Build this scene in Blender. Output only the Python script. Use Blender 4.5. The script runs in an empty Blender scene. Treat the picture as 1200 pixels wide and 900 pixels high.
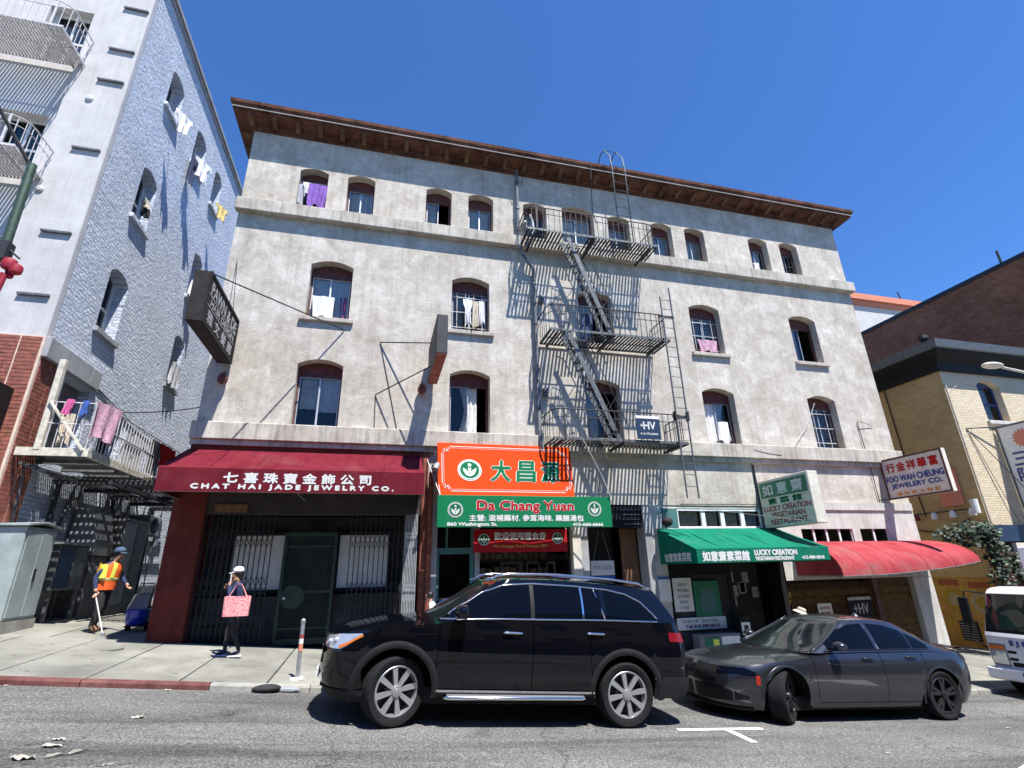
import bpy, bmesh, math, random
from mathutils import Vector, Matrix
random.seed(7)
SC = bpy.context.scene
COL = SC.collection
pi = math.pi
# ------------------------------------------------------------------ camera
cd = bpy.data.cameras.new('Camera')
cam = bpy.data.objects.new('Camera', cd)
COL.objects.link(cam)
SC.camera = cam
cd.sensor_width = 36.0
cd.lens = 36.0 * 596.0 / 1200.0
cd.clip_start = 0.05
cd.clip_end = 3000
YAW, PIT, ROL = 0.25818, 0.35234, -0.02296
_f = Vector((math.sin(YAW) * math.cos(PIT), math.cos(YAW) * math.cos(PIT), math.sin(PIT)))
_r0 = Vector((math.cos(YAW), -math.sin(YAW), 0))
_u0 = _r0.cross(_f)
_r = math.cos(ROL) * _r0 + math.sin(ROL) * _u0
_u = -math.sin(ROL) * _r0 + math.cos(ROL) * _u0
cam.matrix_world = Matrix(((_r.x, _u.x, -_f.x, 0), (_r.y, _u.y, -_f.y, 0), (_r.z, _u.z, -_f.z, 1.705), (0, 0, 0, 1)))
# ------------------------------------------------------------------ sky, sun, exposure
SUN = Vector((0.43, -1.0, 2.38)).normalized()          # towards the sun
elev = math.asin(SUN.z)
azim = math.atan2(SUN.x, SUN.y)                         # from +Y towards +X
W = bpy.data.worlds.new('World')
SC.world = W
W.use_nodes = True
nt = W.node_tree
sky = nt.nodes.new('ShaderNodeTexSky')
sky.sky_type = 'NISHITA'
sky.sun_disc = False
sky.sun_elevation = elev
sky.sun_rotation = azim
sky.altitude = 50
sky.air_density = 1.05
sky.dust_density = 0.05
sky.ozone_density = 4.0
bg = nt.nodes['Background']
bg.inputs[1].default_value = 0.10
gain = nt.nodes.new('ShaderNodeMix')          # camera-like blue of the whole sky, the same in every direction
gain.data_type = 'RGBA'
gain.blend_type = 'MULTIPLY'
gain.inputs[0].default_value = 1.0
gain.inputs[7].default_value = (0.42, 0.70, 1.06, 1)
nt.links.new(sky.outputs[0], gain.inputs[6])
nt.links.new(gain.outputs[2], bg.inputs[0])
sl = bpy.data.lights.new('Sun', 'SUN')
sl.energy = 5.0
sl.angle = math.radians(0.5)
sl.color = (1.0, 0.975, 0.94)
so = bpy.data.objects.new('Sun', sl)
COL.objects.link(so)
so.rotation_euler = SUN.to_track_quat('Z', 'Y').to_euler()
so.location = (10, -20, 50)
SC.view_settings.view_transform = 'Standard'
SC.view_settings.look = 'None'
SC.view_settings.gamma = 1
SC.view_settings.use_curve_mapping = False
SC.view_settings.exposure = 0.95

# ------------------------------------------------------------------ helpers
ORG = {}


def V(*a):
    return Vector(a)


def setp(o, label=None, cat=None, group=None, kind=None):
    if label: o['label'] = label
    if cat: o['category'] = cat
    if group: o['group'] = group
    if kind: o['kind'] = kind
    return o


def thing(name, loc=(0, 0, 0), label=None, cat=None, group=None, parent=None, rot=None, kind=None):
    o = bpy.data.objects.new(name, None)
    o.empty_display_size = 0.2
    COL.objects.link(o)
    p = Vector(loc)
    if parent is not None:
        o.parent = parent
        o.location = p - ORG.get(parent.name, Vector())
    else:
        o.location = p
    if rot is not None:
        o.rotation_euler = rot
        ORG[o.name] = Vector()          # rotated things are built in their own coordinates
    else:
        ORG[o.name] = p
    return setp(o, label, cat, group, kind)


class MB:
    def __init__(s):
        s.v = []; s.f = []; s.m = []; s.cur = 0; s.T = None; s.g = []

    def add(s, vs, fs):
        b = len(s.v); s.g.append((b, len(s.f)))
        if s.T is not None:
            vs = [s.T @ Vector(p) for p in vs]
        s.v.extend([tuple(p) for p in vs])
        for f in fs:
            s.f.append(tuple(b + i for i in f)); s.m.append(s.cur)
        return s

    def box(s, x0, x1, y0, y1, z0, z1):
        if x0 > x1: x0, x1 = x1, x0
        if y0 > y1: y0, y1 = y1, y0
        if z0 > z1: z0, z1 = z1, z0
        return s.add([(x0, y0, z0), (x1, y0, z0), (x1, y1, z0), (x0, y1, z0), (x0, y0, z1), (x1, y0, z1), (x1, y1, z1), (x0, y1, z1)],
                     [(0, 3, 2, 1), (4, 5, 6, 7), (0, 1, 5, 4), (1, 2, 6, 5), (2, 3, 7, 6), (3, 0, 4, 7)])

    def cbox(s, x0, x1, y0, y1, z0, z1, c=0.01):
        """box with chamfered edges"""
        bm = bmesh.new()
        bmesh.ops.create_cube(bm, size=1)
        for v in bm.verts:
            v.co = Vector(((x0 + x1) / 2 + v.co.x * abs(x1 - x0), (y0 + y1) / 2 + v.co.y * abs(y1 - y0), (z0 + z1) / 2 + v.co.z * abs(z1 - z0)))
        bmesh.ops.bevel(bm, geom=bm.edges[:], offset=c, segments=1, affect='EDGES')
        return s.bm(bm)

    def bm(s, bm):
        bm.verts.index_update()
        vs = [v.co.copy() for v in bm.verts]
        fs = [[v.index for v in f.verts] for f in bm.faces]
        bm.free()
        return s.add(vs, fs)

    def bar(s, p, q, w, h, up=(0, 0, 1)):
        """rectangular bar from p to q; w across, h along up"""
        p = Vector(p); q = Vector(q); d = (q - p)
        if d.length < 1e-6: return s
        d.normalize(); u = Vector(up)
        if abs(d.dot(u)) > .98: u = Vector((0, 1, 0))
        r = d.cross(u).normalized(); u = r.cross(d).normalized()
        a = r * w / 2; b = u * h / 2
        vs = [p - a - b, p + a - b, p + a + b, p - a + b, q - a - b, q + a - b, q + a + b, q - a + b]
        return s.add(vs, [(0, 3, 2, 1), (4, 5, 6, 7), (0, 1, 5, 4), (1, 2, 6, 5), (2, 3, 7, 6), (3, 0, 4, 7)][::1])

    def tube(s, pts, r, n=6, closed=False, cap=True):
        pts = [Vector(p) for p in pts]
        N = len(pts)
        rs = r if isinstance(r, (list, tuple)) else [r] * N
        vs = []; fs = []
        pu = None
        for i, p in enumerate(pts):
            if closed:
                d = pts[(i + 1) % N] - pts[i - 1]
            else:
                d = pts[min(i + 1, N - 1)] - pts[max(i - 1, 0)]
            if d.length < 1e-9: d = Vector((0, 0, 1))
            d.normalize()
            if pu is None:
                pu = Vector((0, 0, 1)) if abs(d.z) < .9 else Vector((1, 0, 0))
            u = (pu - d * pu.dot(d))
            if u.length < 1e-5: u = d.orthogonal()
            u.normalize(); w = d.cross(u); pu = u
            for k in range(n):
                a = 2 * pi * k / n
                vs.append(p + (u * math.cos(a) + w * math.sin(a)) * rs[i])
        for i in range(N if closed else N - 1):
            j = (i + 1) % N
            for k in range(n):
                l = (k + 1) % n
                fs.append((i * n + k, i * n + l, j * n + l, j * n + k))
        if cap and not closed:
            fs.append(tuple(range(n))[::-1]); fs.append(tuple((N - 1) * n + k for k in range(n)))
        return s.add(vs, fs)

    def cyl(s, p, q, r, n=16, r2=None):
        return s.tube([p, q], [r, r if r2 is None else r2], n)

    def lathe(s, c, prof, n=20, axis='z', cap=True):
        """prof: list of (radius, height) around an axis through c"""
        vs = []; fs = []
        for r, h in prof:
            for k in range(n):
                a = 2 * pi * k / n
                if axis == 'z': q = (r * math.cos(a), r * math.sin(a), h)
                elif axis == 'y': q = (r * math.cos(a), h, r * math.sin(a))
                else: q = (h, r * math.cos(a), r * math.sin(a))
                vs.append(Vector(c) + Vector(q))
        for i in range(len(prof) - 1):
            for k in range(n):
                l = (k + 1) % n
                fs.append((i * n + k, i * n + l, (i + 1) * n + l, (i + 1) * n + k))
        if cap and prof[0][0] > 1e-4: fs.append(tuple(range(n))[::-1])
        if cap and prof[-1][0] > 1e-4: fs.append(tuple((len(prof) - 1) * n + k for k in range(n)))
        return s.add(vs, fs)

    def poly(s, pts, ext):
        """planar polygon pts extruded by vector ext"""
        n = len(pts); e = Vector(ext)
        vs = [Vector(p) for p in pts] + [Vector(p) + e for p in pts]
        fs = [tuple(range(n)), tuple(range(2 * n - 1, n - 1, -1))]
        for i in range(n):
            j = (i + 1) % n
            fs.append((i, i + n, j + n, j))
        return s.add(vs, fs)

    def grid(s, rows, closed_u=False):
        """rows: list of equal-length point lists"""
        n = len(rows[0]); vs = [p for r in rows for p in r]; fs = []
        for i in range(len(rows) - 1):
            for k in range(n if closed_u else n - 1):
                l = (k + 1) % n
                fs.append((i * n + k, i * n + l, (i + 1) * n + l, (i + 1) * n + k))
        return s.add(vs, fs)

    def sphere(s, c, r, n=14, m=9, sc=(1, 1, 1)):
        vs = []; fs = []
        for i in range(m + 1):
            t = pi * i / m
            for k in range(n):
                a = 2 * pi * k / n
                vs.append(Vector(c) + Vector((r * sc[0] * math.sin(t) * math.cos(a), r * sc[1] * math.sin(t) * math.sin(a), r * sc[2] * math.cos(t))))
        for i in range(m):
            for k in range(n):
                l = (k + 1) % n
                fs.append((i * n + k, (i + 1) * n + k, (i + 1) * n + l, i * n + l))
        return s.add(vs, fs)

    def build(s, name, mat, parent=None, smooth=False, fix=False, label=None, cat=None, group=None, kind=None, merge=False, bevel=0):
        me = bpy.data.meshes.new(name)
        o = bpy.data.objects.new(name, me)
        COL.objects.link(o)
        org = Vector()
        if parent is not None:
            o.parent = parent; org = ORG.get(parent.name, Vector())
        elif name not in ('road',) and s.v:
            # origin of a thing of one mesh: the middle of its base
            xs = [p[0] for p in s.v]; ys = [p[1] for p in s.v]; zs = [p[2] for p in s.v]
            org = Vector(((min(xs) + max(xs)) / 2, (min(ys) + max(ys)) / 2, min(zs)))
            o.location = org
        ORG[o.name] = org
        me.from_pydata([(p[0] - org.x, p[1] - org.y, p[2] - org.z) for p in s.v], [], s.f)
        mats = mat if isinstance(mat, (list, tuple)) else [mat]
        for m in mats: me.materials.append(MT[m] if isinstance(m, str) else m)
        if len(mats) > 1: me.polygons.foreach_set('material_index', s.m)
        if fix or merge or bevel:
            bm = bmesh.new(); bm.from_mesh(me)
            if merge: bmesh.ops.remove_doubles(bm, verts=bm.verts, dist=1e-4)
            if fix: bmesh.ops.recalc_face_normals(bm, faces=bm.faces)
            if bevel:
                es = [e for e in bm.edges if len(e.link_faces) == 2 and e.calc_face_angle(0) > .6]
                bmesh.ops.bevel(bm, geom=es, offset=bevel, segments=1, affect='EDGES')
            bm.to_mesh(me); bm.free()
        if smooth:
            me.polygons.foreach_set('use_smooth', [True] * len(me.polygons))
            if smooth is not True:
                me.set_sharp_from_angle(angle=smooth)
        me.update()
        return setp(o, label, cat, group, kind)


def build_each(mb, name, mat, parent=None, **kw):
    """one object for every piece that was added to mb"""
    out = []
    for i, (v0, f0) in enumerate(mb.g):
        v1, f1 = mb.g[i + 1] if i + 1 < len(mb.g) else (len(mb.v), len(mb.f))
        q = MB(); q.v = mb.v[v0:v1]; q.f = [tuple(k - v0 for k in f) for f in mb.f[f0:f1]]; q.m = mb.m[f0:f1]
        out.append(q.build(name, mat, parent, **kw))
    return out


def copy_of(o, loc, parent=None, rot=None, scale=None):
    c = o.copy(); COL.objects.link(c)
    if parent is not None: c.parent = parent
    c.location = loc
    if rot is not None: c.rotation_euler = rot
    if scale is not None: c.scale = scale
    return c


def text(name, body, c, right, up, w, h, mat, parent, bold=0.0, depth=0.004, shear=0.0, spacing=1.0, **kw):
    """lettering as real flat glyph meshes, fitted into w x h round point c"""
    cu = bpy.data.curves.new(name, 'FONT')
    cu.body = body; cu.space_character = spacing; cu.shear = shear; cu.resolution_u = 3
    ob = bpy.data.objects.new(name, cu)
    me = bpy.data.meshes.new_from_object(ob)
    vs = [v.co.copy() for v in me.vertices]; fs = [tuple(p.vertices) for p in me.polygons]
    bpy.data.objects.remove(ob); bpy.data.curves.remove(cu); bpy.data.meshes.remove(me)
    if not vs: return None
    x0 = min(v.x for v in vs); x1 = max(v.x for v in vs); y0 = min(v.y for v in vs); y1 = max(v.y for v in vs)
    right = Vector(right).normalized(); up = Vector(up).normalized(); nrm = right.cross(up)
    sx = w / max(1e-6, x1 - x0); sy = h / max(1e-6, y1 - y0)
    mb = MB()
    offs = [(0, 0, 0)] if not bold else [(-bold, 0, 0), (bold, 0, .0006), (0, bold, .0012), (0, -bold, .0018)]
    for ox, oy, oz in offs:
        pts = []
        for v in vs:
            a = (v.x - (x0 + x1) / 2) * sx + ox; b = (v.y - (y0 + y1) / 2) * sy + oy
            pts.append(Vector(c) + right * a + up * b + nrm * (depth + oz))
        mb.add(pts, fs)
    return mb.build(name, mat, parent, **kw)


# ------------------------------------------------------------------ materials (all procedural)
MT = {}


def mat(name, col, rough=.7, metal=0.0, var=.12, scale=6.0, bump=0.0, bscale=60.0, col2=None, sp=.5, det=5.0, coat=0.0, fac2=None, stretch=None):
    m = bpy.data.materials.new(name)
    m.use_nodes = True
    N = m.node_tree.nodes; L = m.node_tree.links
    b = N['Principled BSDF']
    b.inputs['Roughness'].default_value = rough
    b.inputs['Metallic'].default_value = metal
    b.inputs['Specular IOR Level'].default_value = sp
    if coat:
        b.inputs['Coat Weight'].default_value = coat; b.inputs['Coat Roughness'].default_value = .03
    g = N.new('ShaderNodeNewGeometry')
    src = g.outputs['Position']
    if stretch:
        mp = N.new('ShaderNodeMapping'); mp.inputs['Scale'].default_value = stretch
        L.new(src, mp.inputs[0]); src = mp.outputs[0]
    c = tuple(col) + (1,)
    if var or col2:
        n = N.new('ShaderNodeTexNoise'); n.inputs['Scale'].default_value = scale; n.inputs['Detail'].default_value = det
        n.inputs['Roughness'].default_value = .62
        L.new(src, n.inputs['Vector'])
        r = N.new('ShaderNodeValToRGB')
        e = r.color_ramp.elements
        lo, hi = fac2 or (.34, .66)
        e[0].position = lo; e[1].position = hi
        if col2:
            e[0].color = c; e[1].color = tuple(col2) + (1,)
        else:
            e[0].color = tuple(x * (1 - var) for x in col) + (1,); e[1].color = tuple(min(1, x * (1 + var)) for x in col) + (1,)
        L.new(n.outputs[0], r.inputs[0]); L.new(r.outputs[0], b.inputs['Base Color'])
    else:
        b.inputs['Base Color'].default_value = c
    if bump:
        n2 = N.new('ShaderNodeTexNoise'); n2.inputs['Scale'].default_value = bscale; n2.inputs['Detail'].default_value = 4
        L.new(src, n2.inputs['Vector'])
        bp = N.new('ShaderNodeBump'); bp.inputs['Strength'].default_value = bump; bp.inputs['Distance'].default_value = .02
        L.new(n2.outputs[0], bp.inputs['Height']); L.new(bp.outputs[0], b.inputs['Normal'])
    MT[name] = m
    return m


def mixn(N, L, fac, a, b, mode='MIX'):
    x = N.new('ShaderNodeMix'); x.data_type = 'RGBA'; x.blend_type = mode
    for k, val in ((0, fac), (6, a), (7, b)):
        if isinstance(val, (int, float)): x.inputs[k].default_value = val
        elif isinstance(val, tuple): x.inputs[k].default_value = val + (1,) if len(val) == 3 else val
        else: L.new(val, x.inputs[k])
    return x.outputs[2]


def noise(N, L, src, scale, det=5, rough=.6, dist=0):
    n = N.new('ShaderNodeTexNoise'); n.inputs['Scale'].default_value = scale; n.inputs['Detail'].default_value = det
    n.inputs['Roughness'].default_value = rough; n.inputs['Distortion'].default_value = dist
    L.new(src, n.inputs['Vector']); return n.outputs[0]


def ramp(N, L, src, stops):
    r = N.new('ShaderNodeValToRGB'); e = r.color_ramp.elements
    while len(e) < len(stops): e.new(.5)
    for i, (p, c) in enumerate(stops):
        e[i].position = p; e[i].color = (c, c, c, 1) if isinstance(c, (int, float)) else tuple(c) + (1,)
    L.new(src, r.inputs[0]); return r.outputs[0]


def newmat(name, rough=.8, sp=.4):
    m = bpy.data.materials.new(name); m.use_nodes = True; MT[name] = m
    N = m.node_tree.nodes; L = m.node_tree.links; b = N['Principled BSDF']
    b.inputs['Roughness'].default_value = rough; b.inputs['Specular IOR Level'].default_value = sp
    g = N.new('ShaderNodeNewGeometry')
    return m, N, L, b, g.outputs['Position']


def mapped(N, L, src, scale, rot=(0, 0, 0)):
    mp = N.new('ShaderNodeMapping'); mp.inputs['Scale'].default_value = scale; mp.inputs['Rotation'].default_value = rot
    L.new(src, mp.inputs[0]); return mp.outputs[0]


def add_bump(N, L, b, h, strength, dist=.02, prev=None):
    bp = N.new('ShaderNodeBump'); bp.inputs['Strength'].default_value = strength; bp.inputs['Distance'].default_value = dist
    L.new(h, bp.inputs['Height'])
    if prev: L.new(prev, bp.inputs['Normal'])
    L.new(bp.outputs[0], b.inputs['Normal']); return bp.outputs[0]


def stucco():
    m, N, L, b, P = newmat('stucco', .92, .15)
    n1 = noise(N, L, P, 1.5, 9, .72, .5)
    n2 = noise(N, L, P, .35, 4, .6)
    n5 = noise(N, L, P, 5.5, 6, .7, .4)
    n3 = noise(N, L, mapped(N, L, P, (7, 7, .28)), 1.2, 6, .68)
    base = ramp(N, L, n1, [(.26, (.385, .335, .268)), (.50, (.545, .495, .420)), (.70, (.705, .665, .595))])
    big = ramp(N, L, n2, [(.35, .84), (.65, 1.0)])
    c = mixn(N, L, .75, base, big, 'MULTIPLY')
    c = mixn(N, L, .8, c, ramp(N, L, n5, [(.30, .82), (.5, 1.0), (.68, 1.16)]), 'MULTIPLY')
    st = ramp(N, L, n3, [(.33, .72), (.55, 1.0)])
    c = mixn(N, L, .55, c, st, 'MULTIPLY')
    # fine cracks
    vo = N.new('ShaderNodeTexVoronoi'); vo.feature = 'DISTANCE_TO_EDGE'; vo.inputs['Scale'].default_value = .45
    wv = N.new('ShaderNodeVectorMath'); wv.operation = 'ADD'
    nn = N.new('ShaderNodeTexNoise'); nn.inputs['Scale'].default_value = 2.2; nn.inputs['Detail'].default_value = 4
    L.new(P, nn.inputs['Vector']); L.new(P, wv.inputs[0]); L.new(nn.outputs[1], wv.inputs[1]); L.new(wv.outputs[0], vo.inputs['Vector'])
    cr = ramp(N, L, vo.outputs['Distance'], [(.0, .72), (.006, 1.0)])
    c = mixn(N, L, .5, c, cr, 'MULTIPLY')
    L.new(c, b.inputs['Base Color'])
    add_bump(N, L, b, noise(N, L, P, 14, 6, .65), .35, .03)


def concrete_trim(name, c1, c2, streak=.5):
    m, N, L, b, P = newmat(name, .92, .15)
    n1 = noise(N, L, P, 1.8, 7, .65)
    base = ramp(N, L, n1, [(.3, c1), (.65, c2)])
    n3 = noise(N, L, mapped(N, L, P, (7, 7, .5)), 1.3, 5, .65)
    st = ramp(N, L, n3, [(.36, .45), (.52, 1.0)])
    L.new(mixn(N, L, streak, base, st, 'MULTIPLY'), b.inputs['Base Color'])
    add_bump(N, L, b, noise(N, L, P, 22, 5), .3, .02)


def brickmat(name, c1, c2, mortar, axis, bw=.21, bh=.07, bump=.6, var=.5, wear=None, rough=.9):
    """axis 'x': wall runs along X, 'y': wall runs along Y"""
    m, N, L, b, P = newmat(name, rough, .2)
    sp = N.new('ShaderNodeSeparateXYZ'); L.new(P, sp.inputs[0])
    cb = N.new('ShaderNodeCombineXYZ')
    L.new(sp.outputs[0 if axis == 'x' else 1], cb.inputs[0]); L.new(sp.outputs[2], cb.inputs[1])
    bt = N.new('ShaderNodeTexBrick')
    bt.inputs['Color1'].default_value = c1 + (1,); bt.inputs['Color2'].default_value = c2 + (1,); bt.inputs['Mortar'].default_value = mortar + (1,)
    bt.inputs['Scale'].default_value = 1; bt.inputs['Mortar Size'].default_value = .008; bt.inputs['Mortar Smooth'].default_value = .4
    bt.inputs['Bias'].default_value = 0; bt.inputs['Brick Width'].default_value = bw; bt.inputs['Row Height'].default_value = bh
    wob = N.new('ShaderNodeVectorMath'); wob.operation = 'MULTIPLY_ADD'
    nn = N.new('ShaderNodeTexNoise'); nn.inputs['Scale'].default_value = 3.0
    L.new(P, nn.inputs['Vector']); L.new(nn.outputs[1], wob.inputs[0]); wob.inputs[1].default_value = (.045, .035, 0); L.new(cb.outputs[0], wob.inputs[2])
    L.new(wob.outputs[0], bt.inputs['Vector'])
    c = bt.outputs[0]
    n1 = noise(N, L, P, .8, 7, .7)
    c = mixn(N, L, var, c, ramp(N, L, n1, [(.3, .55), (.7, 1.15)]), 'MULTIPLY')
    if wear:
        n2 = noise(N, L, P, 2.6, 8, .75)
        c = mixn(N, L, ramp(N, L, n2, [(.58, 0.0), (.75, .8)]), c, wear)
    L.new(c, b.inputs['Base Color'])
    inv = N.new('ShaderNodeMath'); inv.operation = 'SUBTRACT'; inv.inputs[0].default_value = 1; L.new(bt.outputs['Fac'], inv.inputs[1])
    n4 = noise(N, L, P, 9, 6, .7)
    ad = N.new('ShaderNodeMath'); ad.operation = 'MULTIPLY_ADD'; L.new(n4, ad.inputs[0]); ad.inputs[1].default_value = 1.6; L.new(inv.outputs[0], ad.inputs[2])
    add_bump(N, L, b, ad.outputs[0], bump, .05 if 'blue' in name else .03)


def asphalt():
    m, N, L, b, P = newmat('asphalt', .88, .25)
    f = noise(N, L, P, 42, 4, .8)
    g2 = noise(N, L, P, 13, 5, .7)
    c = ramp(N, L, f, [(.34, (.042, .042, .040)), (.50, (.118, .115, .107)), (.64, (.27, .262, .245))])
    c = mixn(N, L, .5, c, ramp(N, L, g2, [(.35, .78), (.65, 1.22)]), 'MULTIPLY')
    big = noise(N, L, mapped(N, L, P, (.35, 1.1, 1)), .9, 6, .6, .4)
    c = mixn(N, L, .85, c, ramp(N, L, big, [(.32, .66), (.5, .98), (.68, 1.2)]), 'MULTIPLY')
    # long tyre and oil streaks along the lane
    tr = noise(N, L, mapped(N, L, P, (.09, 1.3, 1)), 1.0, 7, .62, .3)
    c = mixn(N, L, 1.0, c, ramp(N, L, tr, [(.36, .50), (.5, .98), (.7, 1.18)]), 'MULTIPLY')
    oil = noise(N, L, P, .9, 3, .5)
    c = mixn(N, L, .8, c, ramp(N, L, oil, [(.27, .42), (.36, 1.0)]), 'MULTIPLY')
    vo = N.new('ShaderNodeTexVoronoi'); vo.feature = 'DISTANCE_TO_EDGE'; vo.inputs['Scale'].default_value = .33
    nn = N.new('ShaderNodeTexNoise'); nn.inputs['Scale'].default_value = 1.6; nn.inputs['Detail'].default_value = 5
    wv = N.new('ShaderNodeVectorMath'); wv.operation = 'ADD'
    L.new(P, nn.inputs['Vector']); L.new(P, wv.inputs[0]); L.new(nn.outputs[1], wv.inputs[1]); L.new(wv.outputs[0], vo.inputs['Vector'])
    c = mixn(N, L, .8, c, ramp(N, L, vo.outputs['Distance'], [(0, .35), (.005, 1.0)]), 'MULTIPLY')
    L.new(c, b.inputs['Base Color'])
    p = add_bump(N, L, b, f, .7, .012)
    add_bump(N, L, b, g2, .25, .02, p)


def pavement():
    m, N, L, b, P = newmat('pavement', .9, .2)
    oi = N.new('ShaderNodeObjectInfo')
    n1 = noise(N, L, P, 1.1, 8, .68, .3); n2 = noise(N, L, P, 55, 3)
    c = ramp(N, L, n1, [(.28, (.15, .146, .122)), (.5, (.232, .226, .192)), (.72, (.305, .298, .255))])
    c = mixn(N, L, .8, c, ramp(N, L, oi.outputs['Random'], [(0, .84), (.6, 1.0), (1, 1.08)]), 'MULTIPLY')
    c = mixn(N, L, .5, c, ramp(N, L, n2, [(.3, .8), (.6, 1.05)]), 'MULTIPLY')
    sp = noise(N, L, P, 7, 2, .4)
    c = mixn(N, L, .6, c, ramp(N, L, sp, [(.27, .4), (.31, 1.0)]), 'MULTIPLY')
    dk = noise(N, L, mapped(N, L, P, (.5, .9, 1)), .55, 4, .6)
    c = mixn(N, L, .6, c, ramp(N, L, dk, [(.35, .7), (.55, 1.0)]), 'MULTIPLY')
    L.new(c, b.inputs['Base Color'])
    add_bump(N, L, b, noise(N, L, P, 40, 4), .25, .01)


def glassmat(name, tint=(.02, .025, .03), refl=.9, trans=.6, rough=.02):
    """thin window pane: partly see-through, mirror-like at glancing angles"""
    m = bpy.data.materials.new(name); m.use_nodes = True; MT[name] = m
    N = m.node_tree.nodes; L = m.node_tree.links
    for n in list(N):
        if n.type != 'OUTPUT_MATERIAL': N.remove(n)
    out = [n for n in N if n.type == 'OUTPUT_MATERIAL'][0]
    g = N.new('ShaderNodeBsdfGlossy'); g.inputs['Roughness'].default_value = rough; g.inputs['Color'].default_value = (refl, refl, refl, 1)
    t = N.new('ShaderNodeBsdfTransparent'); t.inputs['Color'].default_value = (trans, trans * 1.01, trans * 1.01, 1)
    fr = N.new('ShaderNodeFresnel'); fr.inputs['IOR'].default_value = 1.5
    ge = N.new('ShaderNodeNewGeometry'); nz = N.new('ShaderNodeTexNoise'); nz.inputs['Scale'].default_value = .9
    L.new(ge.outputs['Position'], nz.inputs['Vector'])
    bp = N.new('ShaderNodeBump'); bp.inputs['Strength'].default_value = .12; bp.inputs['Distance'].default_value = .05
    L.new(nz.outputs[0], bp.inputs['Height']); L.new(bp.outputs[0], g.inputs['Normal'])
    mx = N.new('ShaderNodeMixShader')
    L.new(fr.outputs[0], mx.inputs[0]); L.new(t.outputs[0], mx.inputs[1]); L.new(g.outputs[0], mx.inputs[2]); L.new(mx.outputs[0], out.inputs[0])


def awning_cloth(name, col, fade, grime=.5):
    m, N, L, b, P = newmat(name, .9, .08)
    n1 = noise(N, L, P, 2.2, 7, .65, .4); n2 = noise(N, L, mapped(N, L, P, (6, 1.2, 1.2)), 1.0, 5, .6); n3 = noise(N, L, P, 1.1, 4, .55)
    c = ramp(N, L, n1, [(.3, col), (.72, fade)])
    c = mixn(N, L, .5, c, ramp(N, L, n2, [(.35, .62), (.55, 1.0)]), 'MULTIPLY')
    c = mixn(N, L, ramp(N, L, n3, [(.56, 0.0), (.74, grime)]), c, (.16, .13, .11))
    L.new(c, b.inputs['Base Color'])
    p = add_bump(N, L, b, noise(N, L, mapped(N, L, P, (1, .35, .35)), 9, 4), .25, .03)
    add_bump(N, L, b, noise(N, L, P, 240, 2), .15, .005, p)


stucco(); asphalt(); pavement()
awning_cloth('awn_burgundy', (.115, .008, .017), (.165, .020, .030), .18)
awning_cloth('awn_green', (.003, .135, .076), (.012, .185, .115), .22)
awning_cloth('awn_red', (.27, .030, .038), (.36, .075, .080), .45)
concrete_trim('belt_concrete', (.34, .30, .24), (.58, .54, .47), .6)
concrete_trim('sill_concrete', (.36, .32, .27), (.55, .50, .43), .45)
concrete_trim('white_stucco', (.47, .455, .44), (.58, .565, .55), .15)
concrete_trim('white_paint', (.45, .43, .39), (.62, .60, .55), .35)
concrete_trim('kerb_grey', (.20, .19, .17), (.38, .37, .33), .3)
concrete_trim('kerb_red', (.075, .022, .02), (.19, .085, .075), .45)
concrete_trim('cornice_red', (.060, .022, .014), (.20, .095, .062), .6)
concrete_trim('cornice_soffit', (.075, .038, .022), (.20, .12, .07), .5)
concrete_trim('burgundy_wall', (.10, .022, .018), (.17, .038, .028), .2)
concrete_trim('yellow_wall', (.30, .16, .035), (.48, .27, .07), .35)
concrete_trim('dark_granite', (.018, .018, .019), (.06, .06, .06), .2)  # dark stone tone, darkened further to carry the awning's shade
concrete_trim('grey_trim', (.28, .28, .28), (.42, .42, .42), .3)
brickmat('blue_brick', (.60, .66, .76), (.77, .81, .88), (.42, .47, .56), 'y', .24, .10, 1.0, .35, wear=(.84, .86, .90))
brickmat('cream_brick', (.64, .54, .37), (.72, .62, .45), (.44, .35, .23), 'x', .21, .075, .5, .2)
brickmat('tan_brick', (.50, .34, .155), (.58, .41, .20), (.36, .25, .12), 'y', .21, .075, .5, .45)
brickmat('brown_brick', (.36, .125, .062), (.48, .20, .105), (.16, .08, .05), 'y', .21, .075, .6, .8)
brickmat('grey_brick', (.24, .22, .20), (.32, .30, .28), (.13, .12, .11), 'y', .21, .075, .7, .5)
mat('brick_tile', (.26, .080, .052), .75, var=.45, scale=9, bump=.3)
mat('mortar', (.62, .50, .40), .9, var=.15)
mat('iron', (.035, .037, .040), .6, .2, var=.35, scale=20, bump=.2, bscale=90)
mat('iron_grey', (.075, .08, .084), .55, .3, var=.3, scale=14, col2=(.17, .185, .185))
mat('iron_white', (.55, .53, .52), .6, .0, var=.22, scale=12)
mat('iron_cream', (.58, .54, .44), .6, .0, var=.25, scale=9)
mat('galvanised', (.27, .28, .29), .55, .4, var=.25, scale=8)
mat('galv_dark', (.16, .165, .17), .55, .5, var=.35, scale=6)
mat('steel_green', (.045, .08, .05), .5, .2, var=.3, scale=12)
mat('wood_red', (.13, .035, .025), .7, var=.35, scale=9, bump=.2)
mat('wood_maroon', (.10, .04, .035), .7, var=.3, scale=9)
mat('alu', (.55, .56, .57), .4, .5, var=.15)
mat('frame_white', (.72, .72, .70), .55, var=.12)
mat('frame_blue', (.03, .05, .16), .5, var=.2)
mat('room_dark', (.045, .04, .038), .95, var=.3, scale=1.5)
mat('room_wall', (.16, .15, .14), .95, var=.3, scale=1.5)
mat('cloth_white', (.72, .71, .70), .95, var=.1, scale=6)
mat('cloth_grey', (.42, .42, .44), .95, var=.15)
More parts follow.
